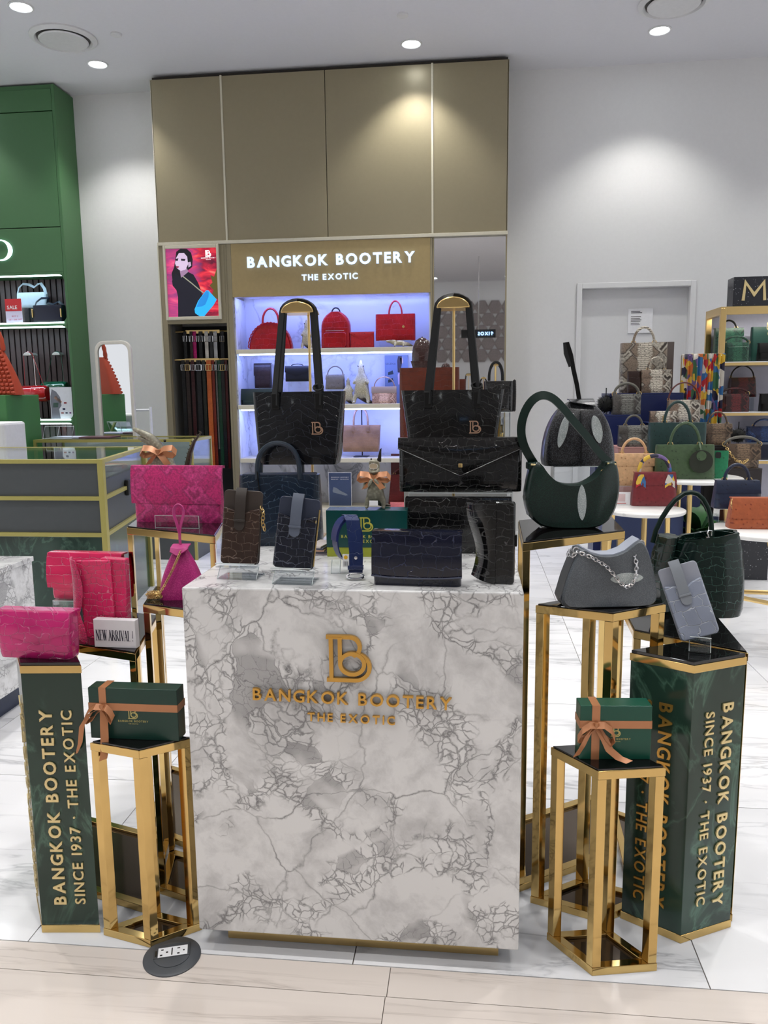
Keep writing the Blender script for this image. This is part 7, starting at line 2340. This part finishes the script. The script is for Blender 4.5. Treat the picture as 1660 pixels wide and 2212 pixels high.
# gold framed wall shelf with the M sign
YS2 = 6.75
sxa = oy(1557, 700, YS2).x
sz_top = oy(1600, 665, YS2).z
sz = [oy(1600, 781, YS2).z, oy(1600, 890, YS2).z, oy(1640, 994, YS2).z]
ms = thing('gold_shelf', 'gold framed lit shelf rack under the black M sign', 'shelf unit', (sxa, YS2, 0))
SW, SD = 1.5, 0.42
for x, y in ((0, 0), (0, SD - 0.03), (SW, 0), (SW, SD - 0.03)):
    part('post', MB().box(x, x + 0.045, y, y + 0.03, 0, sz_top), GOLD2, ms, False, 0.002)
part('top_frame', MB().box(0.045, SW, 0, 0.03, sz_top - 0.05, sz_top).box(0, 0.045, 0.03, SD - 0.03, sz_top - 0.05, sz_top), GOLD2, ms, False)
part('top_board', MB().box(0.0, SW + 0.045, 0.0, SD, sz_top, sz_top + 0.012), GOLD2, ms, False)
part('led_strip', MB().box(0.06, SW - 0.02, 0.05, 0.08, sz_top - 0.03, sz_top - 0.012), emis('led_warm', (1.0, 0.97, 0.92, 1), 5.0), ms, False)
part('back_board', MB().box(0.045, SW, SD, SD + 0.012, 0.2, sz_top), plain('lilac_white_board', C(214, 212, 226), 0.5), ms, False)
for z in sz:
    part('shelf', MB().box(0.046, SW - 0.001, 0.0, SD - 0.001, z - 0.03, z - 0.008), GOLD2, ms, False)
    part('shelf_glass', MB().box(0.046, SW - 0.001, 0.004, SD - 0.001, z - 0.008, z), WHITE, ms, False)
al = bpy.data.lights.new('rack_led', 'AREA')
al.shape = 'RECTANGLE'
al.size, al.size_y, al.energy = 1.3, 0.05, 2.2
ao = bpy.data.objects.new('rack_led', al)
COL.objects.link(ao)
ao.parent = ms
ao.location = (SW / 2, 0.1, sz_top - 0.05)
ka = mpp((sxa, YS2, 1.7))
mq = oy(1585, 668, YS2)
mg = thing('brand_sign', 'black terrazzo block sign with a gold letter M', 'sign', (mq.x, YS2 + 0.02, sz_top + 0.012))
part('block', MB().box(0, 0.9, 0, 0.16, 0, 62 * ka), GRAN, mg, False, 0.004)
Wm = 44 * ka
mx = oy(1608, 640, YS2).x - mq.x
part('letter', MB().stroke([(mx, 12 * ka), (mx + 0.07 * Wm, 50 * ka), (mx + 0.5 * Wm, 24 * ka), (mx + 0.93 * Wm, 50 * ka), (mx + Wm, 12 * ka)], 6 * ka, -0.008, 0.0), PALEGOLD, mg, False, label='gold letter M')
GM = 'bags on the gold shelf rack'
sbag('satchel_bag', 'emerald python satchel with dark handle at the back of the top gold shelf', 1548, 1605, 708, 781, YS2 + 0.2, sz[0], PYGR, 0.14, grp=GM, handle=(16, 690, 0.008), fl_={'low': 0.76}, hmat=BLK_LE)
sbag('handbag', 'green python handbag with front pocket on the top gold shelf', 1568, 1620, 740, 781, YS2 + 0.02, sz[0], PYGR, 0.12, grp=GM, handle=(25, 726, 0.009), frame_=(0.15, 0.02, 0.12))
g3 = sbag('shoulder_bag', 'green leather bag with gold chain at the right of the top gold shelf', 1627, 1690, 706, 781, YS2 + 0.2, sz[0], plain('emerald_leather', C(24, 66, 56), 0.4), 0.12, grp=GM)
chain([(-0.02, -0.08, 0.30), (0.0, -0.085, 0.2), (0.05, -0.085, 0.14), (0.12, -0.085, 0.16)], 0.016, 0.004, PALEGOLD, g3)
sbag('clutch_bag', 'black quilted clutch at the right end of the top gold shelf', 1644, 1700, 742, 781, YS2 + 0.04, sz[0], BLK_LE, 0.12, grp=GM, cat='clutch', fl_={'low': 0.5})
sbag('hobo_bag', 'maroon python hobo with tall thin handle on the second gold shelf', 1578, 1636, 816, 858, YS2 + 0.22, sz[1], PYM, 0.12, grp=GM, lift=zof(858, 1607, YS2 + 0.22), handle=(24, 790, 0.006), tw=0.9, hmat=BLK_LE)
sbag('handbag', 'maroon python handbag with front pocket on the second gold shelf', 1562, 1620, 851, 890, YS2 + 0.02, sz[1], PYM, 0.12, grp=GM, handle=(27, 838, 0.009), frame_=(0.17, 0.02, 0.13))
sbag('clutch_bag', 'black flap clutch at the right end of the second gold shelf', 1648, 1700, 852, 890, YS2 + 0.04, sz[1], BLK_LE, 0.12, grp=GM, cat='clutch', fl_={'low': 0.45})
sbag('handbag', 'blue python handbag with short handle on the third gold shelf', 1620, 1690, 922, 956, YS2 + 0.16, sz[2], PYBL, 0.12, grp=GM, lift=zof(956, 1655, YS2 + 0.16), handle=(22, 906, 0.008), fl_={'low': 0.5})
sbag('clutch_bag', 'navy clutch lying below the blue python handbag', 1640, 1700, 962, 994, YS2 + 0.02, sz[2], NVB, 0.10, grp=GM, cat='clutch')

# potted plant
pq = oz(1500, 1178, 0.0)
Yp2 = c2.y + 0.40
px_ = oy(1506, 1150, Yp2).x
pl_ = thing('potted_plant', 'leafy green plant in a white pot under the round tables', 'plant', (px_, Yp2, 0))
part('pot', MB().lathe([(0.0, 0.0), (0.10, 0.0), (0.12, 0.32), (0.105, 0.32), (0.095, 0.29), (0.0, 0.29)], 24), WHITE, pl_)
LEAF = plain('leaf_green', C(52, 112, 52), 0.35, noise=0.3)
LEAFD = plain('leaf_dark', C(24, 60, 36), 0.35, noise=0.3)
rnd = random.Random(11)
for i in range(20):
    a = 2 * PI * i / 20 + rnd.uniform(-0.2, 0.2)
    L = rnd.uniform(0.22, 0.33)
    el = rnd.uniform(0.35, 1.25)
    gr = []
    for r in range(8):
        t = r / 7
        d = L * t
        x = d * math.cos(el) * (1 + 0.3 * t)
        z = 0.29 + d * math.sin(el) * 1.5 - 0.20 * t * t
        wl = 0.062 * math.sin(PI * min(1, 0.06 + t * 0.94)) ** 0.8
        gr.append([(x, -wl, z + 0.014), (x, 0, z), (x, wl, z + 0.014)])
    mb3 = MB().sheet(gr, 0.002).tf(Matrix.Rotation(a, 4, 'Z'))
    part('leaf', mb3, LEAF if i % 3 else LEAFD, pl_, ang=60)
# black terrazzo block on the floor
gb_ = thing('terrazzo_block', 'dark terrazzo block on the floor behind the right table', 'plinth', (gq0.x, gq0.y, 0))
part('body', MB().box(-0.24, 0.24, 0.0, 0.46, 0.0, ht - 0.02), GRAN, gb_, False, 0.004)
part('top', MB().box(-0.245, 0.245, -0.005, 0.465, ht - 0.02, ht), GRAN, gb_, False, 0.004)

# ------------------------------------------------------------------ labels of the four lamps in view
for d_, nm in zip(fits[:4], ('leftmost round recessed ceiling downlight at the top corner', 'round recessed downlight above the green cabinet and white wall', 'round recessed downlight above the champagne wall panels', 'round recessed downlight above the white door')):
    d_['label'] = nm
